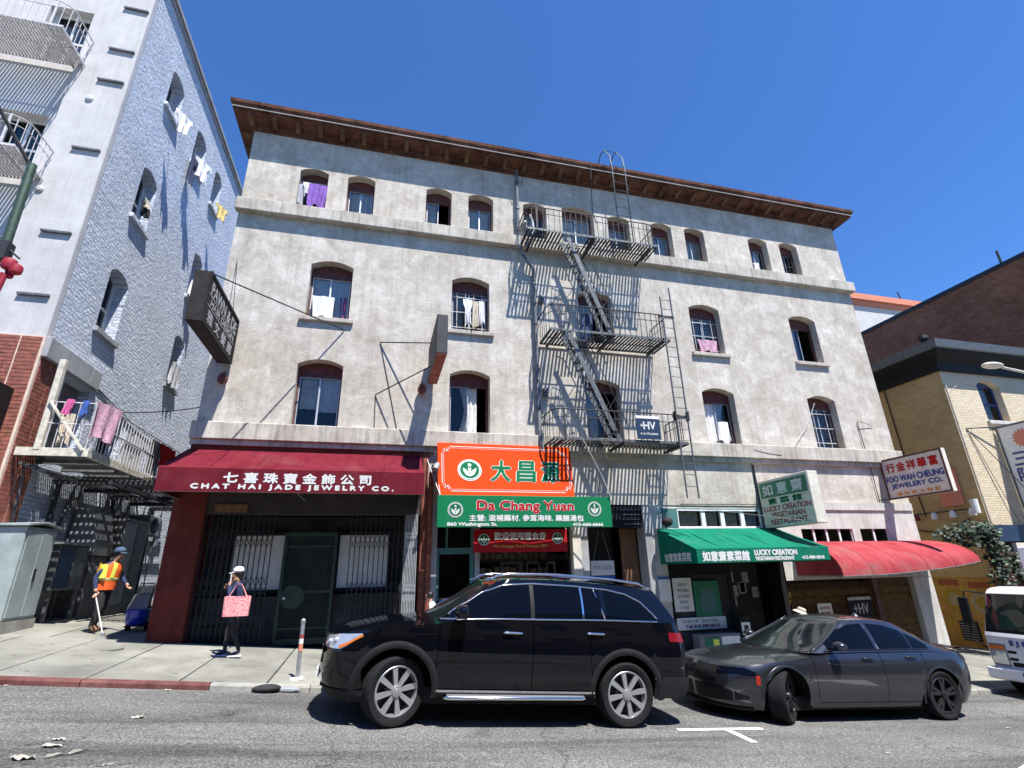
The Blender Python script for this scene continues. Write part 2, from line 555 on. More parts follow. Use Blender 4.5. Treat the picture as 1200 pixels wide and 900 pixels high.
mat('cloth_purple', (.22, .10, .40), .9, var=.2)
mat('cloth_pink', (.58, .12, .30), .9, var=.2)
mat('cloth_rose', (.52, .30, .38), .9, var=.35, scale=18)
mat('cloth_navy', (.025, .035, .09), .9, var=.2)
mat('cloth_black', (.02, .02, .022), .9, var=.3)
mat('slate_cloth', (.055, .085, .15), .9, var=.2)
mat('gate_iron_shaded', (.022, .023, .025), .6, .2, var=.35, scale=20)  # darker copy of iron; the awning's shade is put into its colour
mat('cloth_blue', (.05, .12, .40), .9, var=.2)
mat('cloth_yellow', (.70, .52, .18), .9, var=.15)
mat('cloth_beige', (.55, .48, .38), .9, var=.2)
mat('cloth_blind', (.66, .64, .60), .8, var=.15)
mat('curtain_blue', (.66, .63, .59), .9, var=.2, scale=3)
mat('sign_orange', (.56, .045, .003), .75, sp=.1, var=.04)
mat('sign_green', (.004, .165, .062), .7, sp=.15, var=.06)
mat('sign_green_dk', (.012, .16, .085), .5, var=.15)
mat('sign_red', (.42, .018, .022), .8, sp=.1, var=.1)
mat('sign_white', (.74, .74, .70), .55, var=.08)
mat('sign_cream', (.62, .58, .49), .6, var=.12)
mat('sign_black', (.011, .011, .012), .6, sp=.2, var=.25)
mat('sign_brown', (.028, .022, .021), .7, sp=.2, var=.3)
mat('ink_white', (.66, .66, .63), .8, sp=.1, var=.04)
mat('ink_grey', (.40, .40, .40), .6, var=.3, scale=12)
mat('ink_green', (.004, .12, .045), .8, sp=.1, var=.1)
mat('ink_red', (.42, .015, .015), .8, sp=.1, var=.1)
mat('ink_maroon', (.34, .05, .055), .6, var=.15)
mat('ink_blue', (.035, .06, .22), .5, var=.1)
mat('ink_black', (.02, .02, .02), .6, var=.1)
mat('ink_gold', (.62, .27, .05), .5, var=.1)
mat('navy_panel', (.012, .030, .075), .5, var=.1)
mat('road_white', (.74, .74, .72), .8, var=.18, scale=14)
mat('slate', (.03, .032, .036), .7, var=.3)
mat('salmon', (.62, .22, .13), .8, var=.1)
mat('rubber', (.013, .013, .0135), .9, sp=.2, var=.3, scale=30, bump=.3, bscale=70)
mat('void_black', (.0008, .0008, .0009), 1.0, var=0, sp=0)
mat('alloy', (.50, .50, .51), .36, .75, var=.06)
mat('alloy_dark', (.06, .06, .065), .3, .8, var=.1)
mat('chrome', (.86, .86, .87), .10, 1.0, var=0)
mat('plastic_black', (.012, .0125, .013), .7, sp=.25, var=.2)
mat('plastic_grey', (.16, .16, .17), .5, var=.1)
mat('lamp_red', (.17, .006, .012), .25, var=0)
mat('marker_red', (.36, .025, .008), .3, var=0)
mat('lamp_amber', (.60, .16, .02), .2, var=0, coat=1)
mat('lamp_clear', (.55, .57, .60), .12, .5, var=0, coat=1)
mat('paint_black', (.0022, .0026, .0045), .3, .0, var=0, sp=0.0, coat=1.0)
mat('paint_grey', (.050, .052, .063), .28, .75, var=.06, scale=220, coat=.8)
mat('paint_white', (.72, .73, .74), .3, var=.05, coat=.6)
mat('car_glass', (.002, .003, .006), .03, var=0, sp=.14)
mat('screen_glass', (.009, .013, .013), .04, var=.5, scale=1.6, sp=.5)
mat('cabinet', (.34, .39, .38), .55, .2, var=.16, scale=3)
mat('duct', (.30, .31, .31), .5, .4, var=.25, scale=3)
mat('skin', (.50, .27, .17), .6, var=.08)
mat('hair', (.012, .009, .008), .5, var=.2)
mat('vest_orange', (.95, .14, .02), .8, var=.12, scale=20)
mat('vest_yellow', (.78, .82, .10), .7, var=.06)
mat('vest_silver', (.55, .55, .52), .4, .2, var=.06)
mat('bag_pink', (.60, .14, .17), .8, var=.0, col2=(.72, .36, .34), scale=38, fac2=(.45, .52))
mat('bin_blue', (.012, .03, .42), .3, var=.1, coat=.4)
mat('lantern_red', (.33, .010, .028), .6, var=.2)
mat('leaf_dark', (.012, .032, .016), .6, var=.45, scale=9)
mat('leaf_light', (.10, .17, .09), .55, var=.3, scale=9)
mat('paper_litter', (.34, .32, .27), .9, var=.15)
mat('brown_wood', (.17, .085, .04), .75, var=.4, scale=4, stretch=(4, 4, .6))
mat('brass_gate', (.20, .115, .035), .5, .4, var=.3, scale=8)
mat('pipe_rust', (.20, .055, .03), .75, var=.4, scale=7)
mat('mural_cream', (.32, .26, .15), .85, var=.2)
mat('mural_yellow', (.30, .20, .012), .8, var=.12)
mat('mural_brown', (.28, .07, .025), .8, var=.15)
mat('teal_paint', (.06, .17, .16), .7, var=.15)
glassmat('pane', trans=.86)
glassmat('pane_dark', trans=.6)


# ------------------------------------------------------------------ ground
def gz(x):
    if x < -14: return gz(-14) + (x + 14) * -.05 if x > -60 else gz(-14) + 46 * .05
    if x > 24: return gz(24) + (min(x, 90) - 24) * -.02
    return -.02 - .085 * x + .0012 * x * x


KERB = 9.30
def sw(x, y=12.5):
    return gz(x) + .08 + .041 * (min(max(y, KERB), 13.5) - KERB)


xs = [-400, -200, -100, -60, -40, -30, -24, -20] + [-18 + i for i in range(0, 45)] + [30, 35, 40, 50, 60, 90, 150, 250, 400]
MB().grid([[(x, y, gz(x) - .25) for x in xs] for y in (-400, -150, -60, 13.5, 40, 150, 600)]).build('ground', 'pavement', kind='structure', fix=True)
MB().grid([[(x, y, gz(x)) for x in xs[3:-3]] for y in (-8, -4, 0, 2, 4, 6, 8, KERB)]).build('road', 'asphalt', kind='structure', fix=True)
# ------------------------------------------------------------------ sidewalk, kerb, road paint
def slope_rot(x):
    return math.atan(.085 - .0024 * max(-14, min(24, x)))


xw = [-16 + i for i in range(0, 50)]
walk = MB().grid([[(x, y, sw(x, y) - .022) for x in xw] for y in (KERB, 12.5, 16, 45)]).build('sidewalk', 'dark_granite', kind='structure', fix=True)
slab0 = None
def slab(x, y, w, d):
    global slab0
    if slab0 is None:
        mb = MB().cbox(-.5, .5, -.5, .5, -.06, 0, .006)
        slab0 = mb.build('slab', 'pavement', walk)
        o = slab0
    else:
        o = slab0.copy(); COL.objects.link(o)
    o.parent = walk
    o.location = Vector((x, y, sw(x, y) + random.uniform(-.003, .003))) - walk.location
    o.rotation_euler = (.041 if y < 13.5 else 0, slope_rot(x), random.uniform(-.002, .002))
    o.scale = (w - .02, d - .02, 1)
ORG[walk.name] = Vector()
for i in range(-11, 26):
    for j in range(2):
        slab(i * 1.2 + .35, KERB + .155 + 1.5225 * (j + .5), 1.2, 1.5225)
for i in range(2):
    for j in range(8):
        slab(-6.65 + i * 1.6, 12.5 + 1.5 * (j + .5), 1.6, 1.5)
        slab(16.75 + i * 1.5, 12.5 + 1.5 * (j + .5), 1.5, 1.5)
kerb = thing('kerb', (0, KERB, 0), kind='structure')
ORG[kerb.name] = Vector((0, KERB, 0))
kx = -15.0
while kx < 30:
    ln = random.uniform(1.3, 1.9)
    if kx < -2.2 < kx + ln: ln = -2.2 - kx
    a, b_ = kx + .006, kx + ln - .006
    mb = MB()
    y0, y1 = KERB, KERB + .15
    P8 = []
    for x in (a, b_):
        g = gz(x); t = g + .082
        P8.append([(x, y0 - .01, g - .08), (x, y0, t - .025), (x, y0 + .02, t), (x, y1, t + .002), (x, y1, g - .08)])
    n = 5
    mb.add(P8[0] + P8[1], [(i, (i + 1) % n, n + (i + 1) % n, n + i) for i in range(n)] + [tuple(range(n))[::-1], tuple(range(n, 2 * n))])
    mb.build('kerb_stone', 'kerb_red' if (b_ <= -2.1) else 'kerb_grey', kerb, fix=True)
    kx += ln
# gutter strip, parking marks
tm = MB()
def stroke(p, q, w):
    p = Vector(p); q = Vector(q); d = (q - p).normalized(); s = Vector((-d.y, d.x)) * w / 2
    c = [p - s, q - s, q + s, p + s]
    tm.add([(k.x, k.y, gz(k.x) + .006) for k in c], [(0, 1, 2, 3)])
stroke((4.1, 7.22), (5.42, 7.24), .10)
stroke((4.84, 7.18), (4.82, 6.62), .10)
tm.build('parking_marking', 'road_white', kind='structure', fix=True)
tm = MB()
stroke((7.2, 5.05), (9.4, 5.95), .55)
tm.build('lane_marking', 'road_white', kind='structure', fix=True)


# ------------------------------------------------------------------ wall sheets with arched openings
def arch(a0, a1, bs, rise, n=8):
    """points along the head of an opening, left to right"""
    if rise <= 0: return [(a0, bs), (a1, bs)]
    h = (a1 - a0) / 2; R = (h * h + rise * rise) / (2 * rise); c = (a0 + a1) / 2
    out = []
    for i in range(n + 1):
        a = a0 + (a1 - a0) * i / n
        out.append((a, bs + math.sqrt(max(0, R * R - (a - c) ** 2)) - (R - rise)))
    return out


def wall_sheet(mb, a0, a1, b0, b1, ops, mp, depth):
    """ops: (left, right, bottom, spring, rise)"""
    br = {a0, a1}
    heads = []
    for o in ops:
        h = arch(o[0], o[1], o[3], o[4]); heads.append(h)
        for a, b in h: br.add(a)
    br = sorted(br)
    a = a0
    fine = []
    for k in range(len(br) - 1):
        fine.append((br[k], br[k + 1]))
    def top(h, x):
        for i in range(len(h) - 1):
            if h[i][0] - 1e-9 <= x <= h[i + 1][0] + 1e-9:
                t = (x - h[i][0]) / max(1e-9, h[i + 1][0] - h[i][0]); return h[i][1] + t * (h[i + 1][1] - h[i][1])
        return h[-1][1]
    for xa, xb in fine:
        if xb - xa < 1e-6: continue
        xm = (xa + xb) / 2
        cov = sorted([(o[2], i) for i, o in enumerate(ops) if o[0] < xm < o[1]])
        la = lb = b0
        for bb, i in cov:
            mb.add([mp(xa, la, 0), mp(xb, lb, 0), mp(xb, bb, 0), mp(xa, bb, 0)], [(0, 1, 2, 3)])
            la = top(heads[i], xa); lb = top(heads[i], xb)
        mb.add([mp(xa, la, 0), mp(xb, lb, 0), mp(xb, b1, 0), mp(xa, b1, 0)], [(0, 1, 2, 3)])
    for o, h in zip(ops, heads):
        loop = [(o[0], o[2])] + h + [(o[1], o[2])]
        for i in range(len(loop)):
            p = loop[i]; q = loop[(i + 1) % len(loop)]
            mb.add([mp(p[0], p[1], 0), mp(q[0], q[1], 0), mp(q[0], q[1], depth), mp(p[0], p[1], depth)], [(0, 1, 2, 3)])


def curtain(mb, a0, a1, b0, b1, d, mp, folds=5, amp=.025, tie=0, n=24):
    rows = []
    for j in range(5):
        t = j / 4; r = []
        for i in range(n + 1):
            u = i / n
            a = a0 + (a1 - a0) * u
            if tie: a += tie * (a1 - a0) * (1 - u if tie > 0 else u) * math.sin(t * pi) * .5
            r.append(mp(a, b1 + (b0 - b1) * t, d + amp * math.sin(u * folds * 2 * pi + t * .8)))
        rows.append(r)
    mb.grid(rows)


def arched_window(bld, o, mp, depth, style, frame_m='wood_maroon', head_m='wood_red', sill=False, reveal=.0):
    """window part > frame pieces; style: dict of dressing"""
    l, r, b, s, rise = o
    d = depth - .06
    h = arch(l, r, s, rise)
    fw = .055
    # frame: outer jambs, bottom rail
    mb = MB()
    def slabq(aa, ab, ba, bb, d0, d1):
        c = [mp(aa, ba, d0), mp(ab, ba, d0), mp(ab, bb, d0), mp(aa, bb, d0), mp(aa, ba, d1), mp(ab, ba, d1), mp(ab, bb, d1), mp(aa, bb, d1)]
        mb.add(c, [(0, 3, 2, 1), (4, 5, 6, 7), (0, 1, 5, 4), (1, 2, 6, 5), (2, 3, 7, 6), (3, 0, 4, 7)])
    hb = s - style.get('head', .20)
    slabq(l, l + fw, b, hb, d - .03, d + .05); slabq(r - fw, r, b, hb, d - .03, d + .05); slabq(l + fw, r - fw, b, b + .06, d - .03, d + .05)
    w = mb.build('window', frame_m, bld, fix=True)
    # head panel filling the arch
    mb = MB()
    pts = [mp(l, hb, d - .02)] + [mp(a, z, d - .02) for a, z in h] + [mp(r, hb, d - .02)]
    e = Vector(mp(0, 0, d + .05)) - Vector(mp(0, 0, d - .02))
    mb.poly(pts, e); mb.build('head_panel', head_m, w, fix=True)
    mb = MB(); slabq(l + .001, r - .001, hb - .05, hb - .001, d - .045, d + .04); mb.build('head_rail', frame_m, w, fix=True)
    # sashes: two sliding panes with bright metal frames
    mid = (l + r) / 2 + style.get('mid', 0)
    il, ir, ib, it = l + fw, r - fw, b + .06, hb - .05
    sm = style.get('sash', 'alu')
    openr = style.get('open')
    for k, (pa, pb) in enumerate(((il, mid), (mid, ir))):
        if openr == k: continue
        dd = d + .012 * k
        mb = MB(); t = .021
        slabq(pa, pa + t, ib, it, dd - .012, dd + .012); slabq(pb - t, pb, ib, it, dd - .012, dd + .012)
        slabq(pa + t, pb - t, ib, ib + t, dd - .012, dd + .012); slabq(pa + t, pb - t, it - t, it, dd - .012, dd + .012)
        mb.build('sash', sm, w, fix=True)
        mb = MB(); mb.add([mp(pa + t, ib + t, dd), mp(pb - t, ib + t, dd), mp(pb - t, it - t, dd), mp(pa + t, it - t, dd)], [(0, 1, 2, 3)])
        mb.build('pane', style.get('pane', 'pane'), w)
    for cu in style.get('curtains', ()):
        ca, cb, m, tie = cu[:4]
        lo = cu[4] if len(cu) > 4 else 0.0
        mb = MB(); curtain(mb, il + (ir - il) * ca, il + (ir - il) * cb, ib + (it - ib) * lo, it, d + .055, mp, folds=max(2, int(7 * (cb - ca))), amp=.018, tie=tie)
        mb.build('curtain', m, w, smooth=True)
    if style.get('blind'):
        mb = MB()
        nb = 16
        for i in range(nb):
            z = ib + (it - ib) * (i + .5) / nb
            slabq(il, ir, z - .022, z + .022, d + .05, d + .052)
        mb.build('blind', style['blind'], w, kind='stuff', fix=True)
    if style.get('bars'):
        mb = MB()
        nb = style['bars']
        for i in range(nb):
            a = il + (ir - il) * (i + .5) / nb
            slabq(a - .008, a + .008, ib, it, d - .08, d - .064)
        for f in (.12, .5, .88):
            z = ib + (it - ib) * f
            slabq(il - .04, ir + .04, z - .01, z + .01, d - .064, d - .054)
        mb.build('guard_bars', style.get('barmat', 'iron_white'), w, kind='stuff', fix=True)
    if sill:
        mb = MB(); c = [mp(l - .12, b - .12, -.09), mp(r + .12, b - .005, .04)]
        mb.cbox(min(c[0][0], c[1][0]), max(c[0][0], c[1][0]), min(c[0][1], c[1][1]), max(c[0][1], c[1][1]), c[0][2], c[1][2], .012)
        mb.build('sill', 'sill_concrete', w)
    return w


# ------------------------------------------------------------------ main building
BX0, BX1, BY = -4.10, 15.95, 12.5
F2B, F2S = 5.06, 6.62
F3B, F3S = 7.92, 9.48
F4B, F4S = 11.22, 12.49
fmap = lambda a, b, d: (a, BY + d, b)
ops = []
sty = []
WH = 'cloth_white'
S4 = [(-2.74, -1.98, dict(open=1, curtains=[(0, .2, 'cloth_grey', 0)])),
      (-1.45, -.69, dict(blind='cloth_blind', curtains=[(0.1, .95, WH, 0)])),
      (.79, 1.55, dict(open=1, curtains=[(0, .45, 'curtain_blue', 0)], mid=.02)),
      (2.06, 2.83, dict(curtains=[(.05, .95, 'cloth_blind', 0)], sash='alu')),
      (3.79, 4.55, dict(curtains=[(.1, .6, 'cloth_grey', 0)])),
      (5.07, 6.15, dict(head=.12, curtains=[(0, 1, 'curtain_blue', 0)], sash='frame_white')),
      (6.66, 7.42, dict(curtains=[(0, .5, 'curtain_blue', 0), (.6, 1, 'cloth_grey', 0)])),
      (8.21, 8.98, dict(blind='curtain_blue')),
      (9.47, 10.23, dict(curtains=[(0, .5, 'cloth_blind', 0), (.5, 1, 'cloth_beige', 0)])),
      (12.0, 12.78, dict(curtains=[(0, .9, 'curtain_blue', 0)])),
      (13.3, 14.07, dict(bars=4, barmat='iron', curtains=[(.1, .5, 'cloth_grey', 0)]))]
S3 = [(-2.13, -1.06, dict(curtains=[(.0, 1, WH, 0), ], mid=-.02, sash='frame_white')),
      (1.62, 2.69, dict(bars=4, pane='pane_dark', curtains=[(.0, .35, 'curtain_blue', 0)])),
      (5.40, 6.48, dict(head=.12, open=1, curtains=[(0, .45, 'curtain_blue', 0)], sash='frame_blue')),
      (9.17, 10.27, dict(blind='cloth_blind', bars=3)),
      (12.97, 14.04, dict(open=1, curtains=[(0, .42, 'curtain_blue', 0)]))]
S2 = [(-2.14, -1.07, dict(curtains=[(.05, .45, 'curtain_blue', 0, .35), (.5, .98, 'cloth_white', 0, .3)], sash='alu')),
      (1.61, 2.69, dict(curtains=[(.25, .75, 'cloth_blind', .6)], open=1)),
      (5.41, 6.49, dict(head=.12, open=1, curtains=[(0, .4, 'curtain_blue', 0)], sash='frame_blue')),
      (9.17, 10.27, dict(open=0, curtains=[(.2, .85, 'cloth_white', -.4)])),
      (12.97, 14.04, dict(bars=2, blind='cloth_grey'))]
for rows, b, s, rise in ((S4, F4B, F4S, .12), (S3, F3B, F3S, .15), (S2, F2B, F2S, .15)):
    for l, r, st in rows:
        ss = s + (.10 if (5 < l < 5.2 and b == F4B) else 0)
        ops.append((l, r, b, ss, rise)); sty.append((st, b))
bld = thing('apartment_building', (6, BY, sw(6)), 'four storey beige stucco building with red cornice and iron fire escape', 'building')
mb = MB()
wall_sheet(mb, BX0, BX1, 3.28, 13.62, ops, fmap, .34)
# sides and back
mb.add([(BX0, BY, .2), (BX0, 30, .2), (BX0, 30, 13.9), (BX0, BY, 13.9)], [(0, 1, 2, 3)])
mb.add([(BX1, BY, -1.3), (BX1, 30, -1.3), (BX1, 30, 13.9), (BX1, BY, 13.9)], [(3, 2, 1, 0)])
mb.add([(BX0, 30, -1.3), (BX1, 30, -1.3), (BX1, 30, 13.9), (BX0, 30, 13.9)], [(0, 1, 2, 3)])
mb.build('wall', 'stucco', bld, merge=True)
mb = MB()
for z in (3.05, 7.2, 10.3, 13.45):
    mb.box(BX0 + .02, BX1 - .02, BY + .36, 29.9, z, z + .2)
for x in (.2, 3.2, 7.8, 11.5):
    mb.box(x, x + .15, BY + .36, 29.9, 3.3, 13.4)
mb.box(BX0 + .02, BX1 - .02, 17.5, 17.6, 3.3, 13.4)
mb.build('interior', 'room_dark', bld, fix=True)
MB().box(BX0 + .01, BX1 - .01, BY + .05, 29.98, 13.72, 13.86).build('roof', 'slate', bld)
for o, (st, b) in zip(ops, sty):
    arched_window(bld, o, fmap, .34, st, sill=(b == F3B and not (5 < o[0] < 6)))
# belt courses
bm_ = MB(); bm_.cbox(BX0 - .06, BX1 + .08, BY - .20, BY + .02, 10.80, 11.175, .015)
bm_.build('belt_course', 'belt_concrete', bld)
bm_ = MB(); bm_.cbox(BX0 - .05, BX1 + .08, BY - .17, BY + .02, 4.62, 5.02, .015); bm_.box(BX0 - .03, BX1 + .05, BY - .10, BY + .02, 4.50, 4.615)
bm_.build('belt_course', 'belt_concrete', bld)
# cornice: profile swept along front and both ends
prof = [(.00, 13.60), (.05, 13.60), (.05, 13.68), (.10, 13.70), (.10, 13.80), (.46, 13.82), (.46, 13.88), (.51, 13.89), (.515, 13.96), (.56, 14.02), (.57, 14.12), (.53, 14.13), (.0, 14.14)]
cn = MB()
rings = []
for cx, cy, sx in ((BX0, 22.0, -1), (BX0, BY, -1), (BX1, BY, 1), (BX1, 22.0, 1)):
    ring = []
    for p, z in prof:
        y = cy - p if cy == BY else cy
        ring.append((cx + sx * p, y, z))
    rings.append(ring)
cn.grid(rings)
cornice = cn.build('cornice', 'cornice_red', bld, fix=True)
lip = MB().cbox(BX0 - .512, BX1 + .512, BY - .535, BY - .515, 13.875, 13.905, .004).build('sunlit_drip_edge', 'grey_trim', cornice)  # gutter lip in pale grey: its sunlit edge is painted in
# soffit panels and brackets
sx0 = BX0 - .2
nbk = 34
br0 = None
for i in range(nbk):
    x = BX0 - .05 + (BX1 - BX0 + .1) * i / (nbk - 1)
    if br0 is None:
        mb = MB()
        y = BY
        prf = [(y - .10, 13.81), (y - .43, 13.81), (y - .43, 13.755), (y - .40, 13.735), (y - .30, 13.735), (y - .20, 13.70), (y - .14, 13.66), (y - .10, 13.66)]
        mb.poly([(x - .06, a, b) for a, b in prf], (.12, 0, 0))
        br0 = mb.build('bracket', 'cornice_soffit', cornice, fix=True)
    else:
        copy_of(br0, (x - (BX0 - .05), 0, 0), cornice)
for i in range(6):     # brackets on the left return
    y = BY + .3 + .6 * i
    mb = MB(); prf = [(BX0 - .10, 13.81), (BX0 - .43, 13.81), (BX0 - .43, 13.755), (BX0 - .30, 13.735), (BX0 - .14, 13.66), (BX0 - .10, 13.66)]
    mb.poly([(a, y - .06, b) for a, b in prf], (0, .12, 0)); mb.build('bracket', 'cornice_soffit', cornice, fix=True)
dn = MB()
k = BX0
while k < BX1:
    dn.box(k, k + .06, BY - .085, BY - .045, 13.62, 13.675); k += .12
dn.build('dentils', 'cornice_red', cornice, kind='stuff', fix=True)
# downpipe with its jog
mb = MB()
mb.tube([(3.57, BY - .14, 13.66), (3.57, BY - .14, 13.45), (3.57, BY - .14, 10.9), (3.57, BY - .27, 10.75), (3.58, BY - .27, 10.55), (4.0, BY - .12, 10.1), (4.0, BY - .12, 5.2), (4.0, BY - .25, 5.0), (4.0, BY - .25, 3.5)], .05, 8)
mb.build('downpipe', 'galv_dark', bld, smooth=.6)
mb = MB()
for z in (13.2, 12.2, 11.4): mb.lathe((3.57, BY - .14, z), [(.065, -.03), (.065, .03)], 10)
for z in (9.6, 8.3, 6.9, 5.8): mb.lathe((4.0, BY - .12, z), [(.065, -.03), (.065, .03)], 10)
mb.build('pipe_collar', 'galv_dark', bld)
# electric meters and conduits beside the downpipe
mb = MB()
for z in (11.55, 9.0, 6.15):
    x = 3.72 if z > 11 else 4.16
    mb.box(x, x + .12, BY - .16, BY - .01, z, z + .22); mb.lathe((x + .06, BY - .16, z + .12), [(.05, 0), (.05, -.08), (.0, -.09)], 10, 'y')
mb.build('meter_box', 'galv_dark', bld)
# loose cables on the wall
def cable(pts, r=.009, m='sign_black', sag=0, n=10, **kw):
    out = []
    for i in range(len(pts) - 1):
        a, b = Vector(pts[i]), Vector(pts[i + 1])
        for k in range(n):
            t = k / n
            p = a.lerp(b, t); p.z -= sag * 4 * t * (1 - t) * (b - a).length
            out.append(p)
    out.append(Vector(pts[-1]))
    return MB().tube(out, r, 5)
cable([(3.62, BY - .6, 14.1), (3.7, BY - .62, 13.9), (3.75, BY - .05, 13.2)]).build('cable', 'sign_black', bld)
cable([(5.95, BY - .62, 14.1), (5.9, BY - .62, 13.4), (5.95, BY - .4, 12.3), (6.1, BY - .3, 11.95)], .014, n=6).build('cable', 'sign_black', bld)
# ------------------------------------------------------------------ fire escape of the main building
def rail_path(x0, x1, yb, yf, z, R=.28, n=6, open_l=False):
    pts = [(x0, yb, z)]
    for i in range(n + 1):
        a = pi / 2 * i / n; pts.append((x0 + R - R * math.cos(a), yf + R - R * math.sin(a), z))
    for i in range(n + 1):
        a = pi / 2 * i / n; pts.append((x1 - R + R * math.sin(a), yf + R - R * math.cos(a), z))
    pts.append((x1, yb, z))
    return pts


def along(pts, step):
    pts = [Vector(p) for p in pts]; out = []; acc = 0
    for a, b in zip(pts, pts[1:]):
        l = (b - a).length; t = step - acc
        while t <= l:
            out.append(a.lerp(b, t / l)); t += step
        acc = (acc + l) % step if l else acc
    return out


def platform(par, x0, x1, z, yb, yf, m_iron='iron', m_edge='iron_grey', hole=None, rail=.76, pitch=.104, bul=.17, brk=(0.06, .5, .94), R=.28):
    """platform > frame, slats, railing, brackets"""
    t = thing('platform', ((x0 + x1) / 2, yb, z), parent=par)
    mb = MB()
    mb.box(x0, x1, yf, yf + .012, z - .035, z + .03)
    mb.build('front_edge', m_edge, t)
    mb = MB()
    mb.box(x0, x1, yb - .06, yb - .045, z - .05, z + .01)
    mb.box(x0, x0 + .015, yf + .012, yb - .06, z - .05, z + .01); mb.box(x1 - .015, x1, yf + .012, yb - .06, z - .05, z + .01)
    mb.box(x0 + .015, x1 - .015, (yb + yf) / 2 - .006, (yb + yf) / 2 + .006, z - .04, z - .012)
    mb.build('frame', m_iron, t)
    mb = MB(); x = x0 + .05
    while x < x1 - .05:
        if not (hole and hole[0] < x < hole[1]):
            mb.box(x - .027, x + .027, yf + .013, yb - .061, z - .011, z + .008)
        elif hole[2] < yb - .1:
            mb.box(x - .027, x + .027, hole[2], yb - .061, z - .011, z + .008)
        x += pitch
    mb.build('slats', m_iron, t, kind='stuff')
    for f in brk:
        x = x0 + (x1 - x0) * f
        mb = MB(); mb.box(x - .025, x + .025, yf + .02, yb, z - .11, z - .051)
        mb.build('bracket', m_iron, t)
    mb = MB(); top = rail_path(x0, x1, yb, yf, z + rail, R); mid = rail_path(x0, x1, yb, yf, z + rail * .72, R)
    mb.tube(top, .017, 5); mb.tube(mid, .011, 4)
    mb.build('rail', m_iron, t, smooth=True)
    mb = MB()
    for k, p in enumerate(along(top, bul)):
        mb.bar((p.x, p.y, z - .02), (p.x, p.y, z + rail), .014, .014)
    mb.build('balusters', m_iron, t, kind='stuff')
    for x in (x0 + .28, (x0 + x1) / 2, x1 - .28):
        mb = MB().bar((x, yf + .005, z - .04), (x, yf + .005, z + rail + .02), .03, .03); mb.build('post', m_iron, t)
    return t




def stair2(par, top, bot, yn, yf, m='iron_grey', rail=True):
    (xt, zt), (xb, zb) = top, bot
    org = Vector((xb, (yn + yf) / 2, zb))
    t = thing('stair', org, parent=par)
    for yy in (yn, yf):
        MB().bar((xt, yy, zt), (xb, yy, zb), .022, .13).build('stringer', m, t)
    n = int((zt - zb) / .25)
    base = None
    for i in range(1, n):
        f = i / n; p = Vector((xt + (xb - xt) * f, (yn + yf) / 2, zt + (zb - zt) * f))
        if base is None:
            h = (yf - yn) / 2 - .012
            mb = MB().box(p.x - .07, p.x - .045, p.y - h, p.y + h, p.z - .01, p.z + .01); mb.box(p.x + .03, p.x + .055, p.y - h, p.y + h, p.z - .01, p.z + .01); mb.box(p.x - .045, p.x + .03, p.y - .01, p.y + .01, p.z - .008, p.z + .008)
            base = mb.build('tread', 'iron', t); p0 = p
        else:
            copy_of(base, p - p0, t)
    if rail:
        for yy in (yn, yf):
            d = Vector((.28, 0, .42))
            a = Vector((xt, yy, zt)); b = Vector((xb, yy, zb))
            mb = MB().tube([a, a + Vector((.05, 0, .5)), a + d, b + d, b + Vector((.25, 0, .0))], .013, 5)
            for f in (.25, .5, .75):
                q = a.lerp(b, f); mb.bar(q, q + d, .012, .012)
            mb.build('handrail', 'iron', t)
    return t


def ladder(par, name, p0, p1, width, m='iron_grey', step=.3, r=.024, extra=0):
    p0 = Vector(p0); p1 = Vector(p1); w = Vector(width)
    t = thing(name, p0 + w / 2, parent=par)
    MB().tube([p0, p1], r, 6).build('side_rail', m, t); MB().tube([p0 + w, p1 + w + (p1 - p0).normalized() * extra], r, 6).build('side_rail', m, t)
    n = int((p1 - p0).length / step); base = None; d = (p1 - p0) / (n + .3)
    for i in range(1, n + 1):
        p = p0 + d * i
        if base is None:
            base = MB().tube([p, p + w], .010, 5).build('rung', m, t); q0 = p
        else:
            copy_of(base, p - q0, t)
    return t


YF = 11.5
fe = thing('fire_escape', (5.9, BY, 4.75), 'dark iron fire escape with three slatted platforms, stairs and ladders', 'fire escape')
platform(fe, 3.60, 7.70, 10.87, BY, YF, hole=(4.75, 5.5, 12.1))
platform(fe, 4.12, 7.70, 7.74, BY, YF, hole=(4.6, 5.4, 12.1))
platform(fe, 4.08, 7.80, 4.76, BY, YF)
stair2(fe, (4.88, 10.95), (6.02, 7.76), 11.72, 12.12)
stair2(fe, (4.72, 7.80), (5.95, 4.78), 11.72, 12.12)
ladder(fe, 'drop_ladder', (7.50, 11.44, 3.32), (7.50, 11.44, 9.05), (.33, 0, 0), extra=.35)
mb = MB()
for x in (7.48, 7.85): mb.box(x - .02, x + .02, 11.40, 11.52, 5.35, 5.6)
mb.box(7.42, 7.9, 11.47, 11.50, 5.42, 5.5); mb.box(7.42, 7.9, 11.47, 11.50, 8.42, 8.48)
mb.build('ladder_guide', 'iron', fe)
g = thing('roof_ladder', (6.72, 11.5, 10.87), parent=fe)
for x in (6.50, 6.94):
    MB().tube([(x, 11.55, 10.9), (x, 11.55, 13.7), (x, 11.62, 14.2), (x, 11.95, 14.75), (x, 12.2, 14.85), (x, 12.45, 14.6), (x, 12.75, 13.9)], .019, 6).build('side_rail', 'iron_grey', g, smooth=True)
z = 11.2
while z < 14.0:
    MB().tube([(6.5, 11.55, z), (6.94, 11.55, z)], .010, 5).build('rung', 'iron_grey', g); z += .32
MB().tube([(6.50, 11.93, 14.73), (6.94, 11.93, 14.73)], .01, 5).build('rung', 'iron_grey', g)
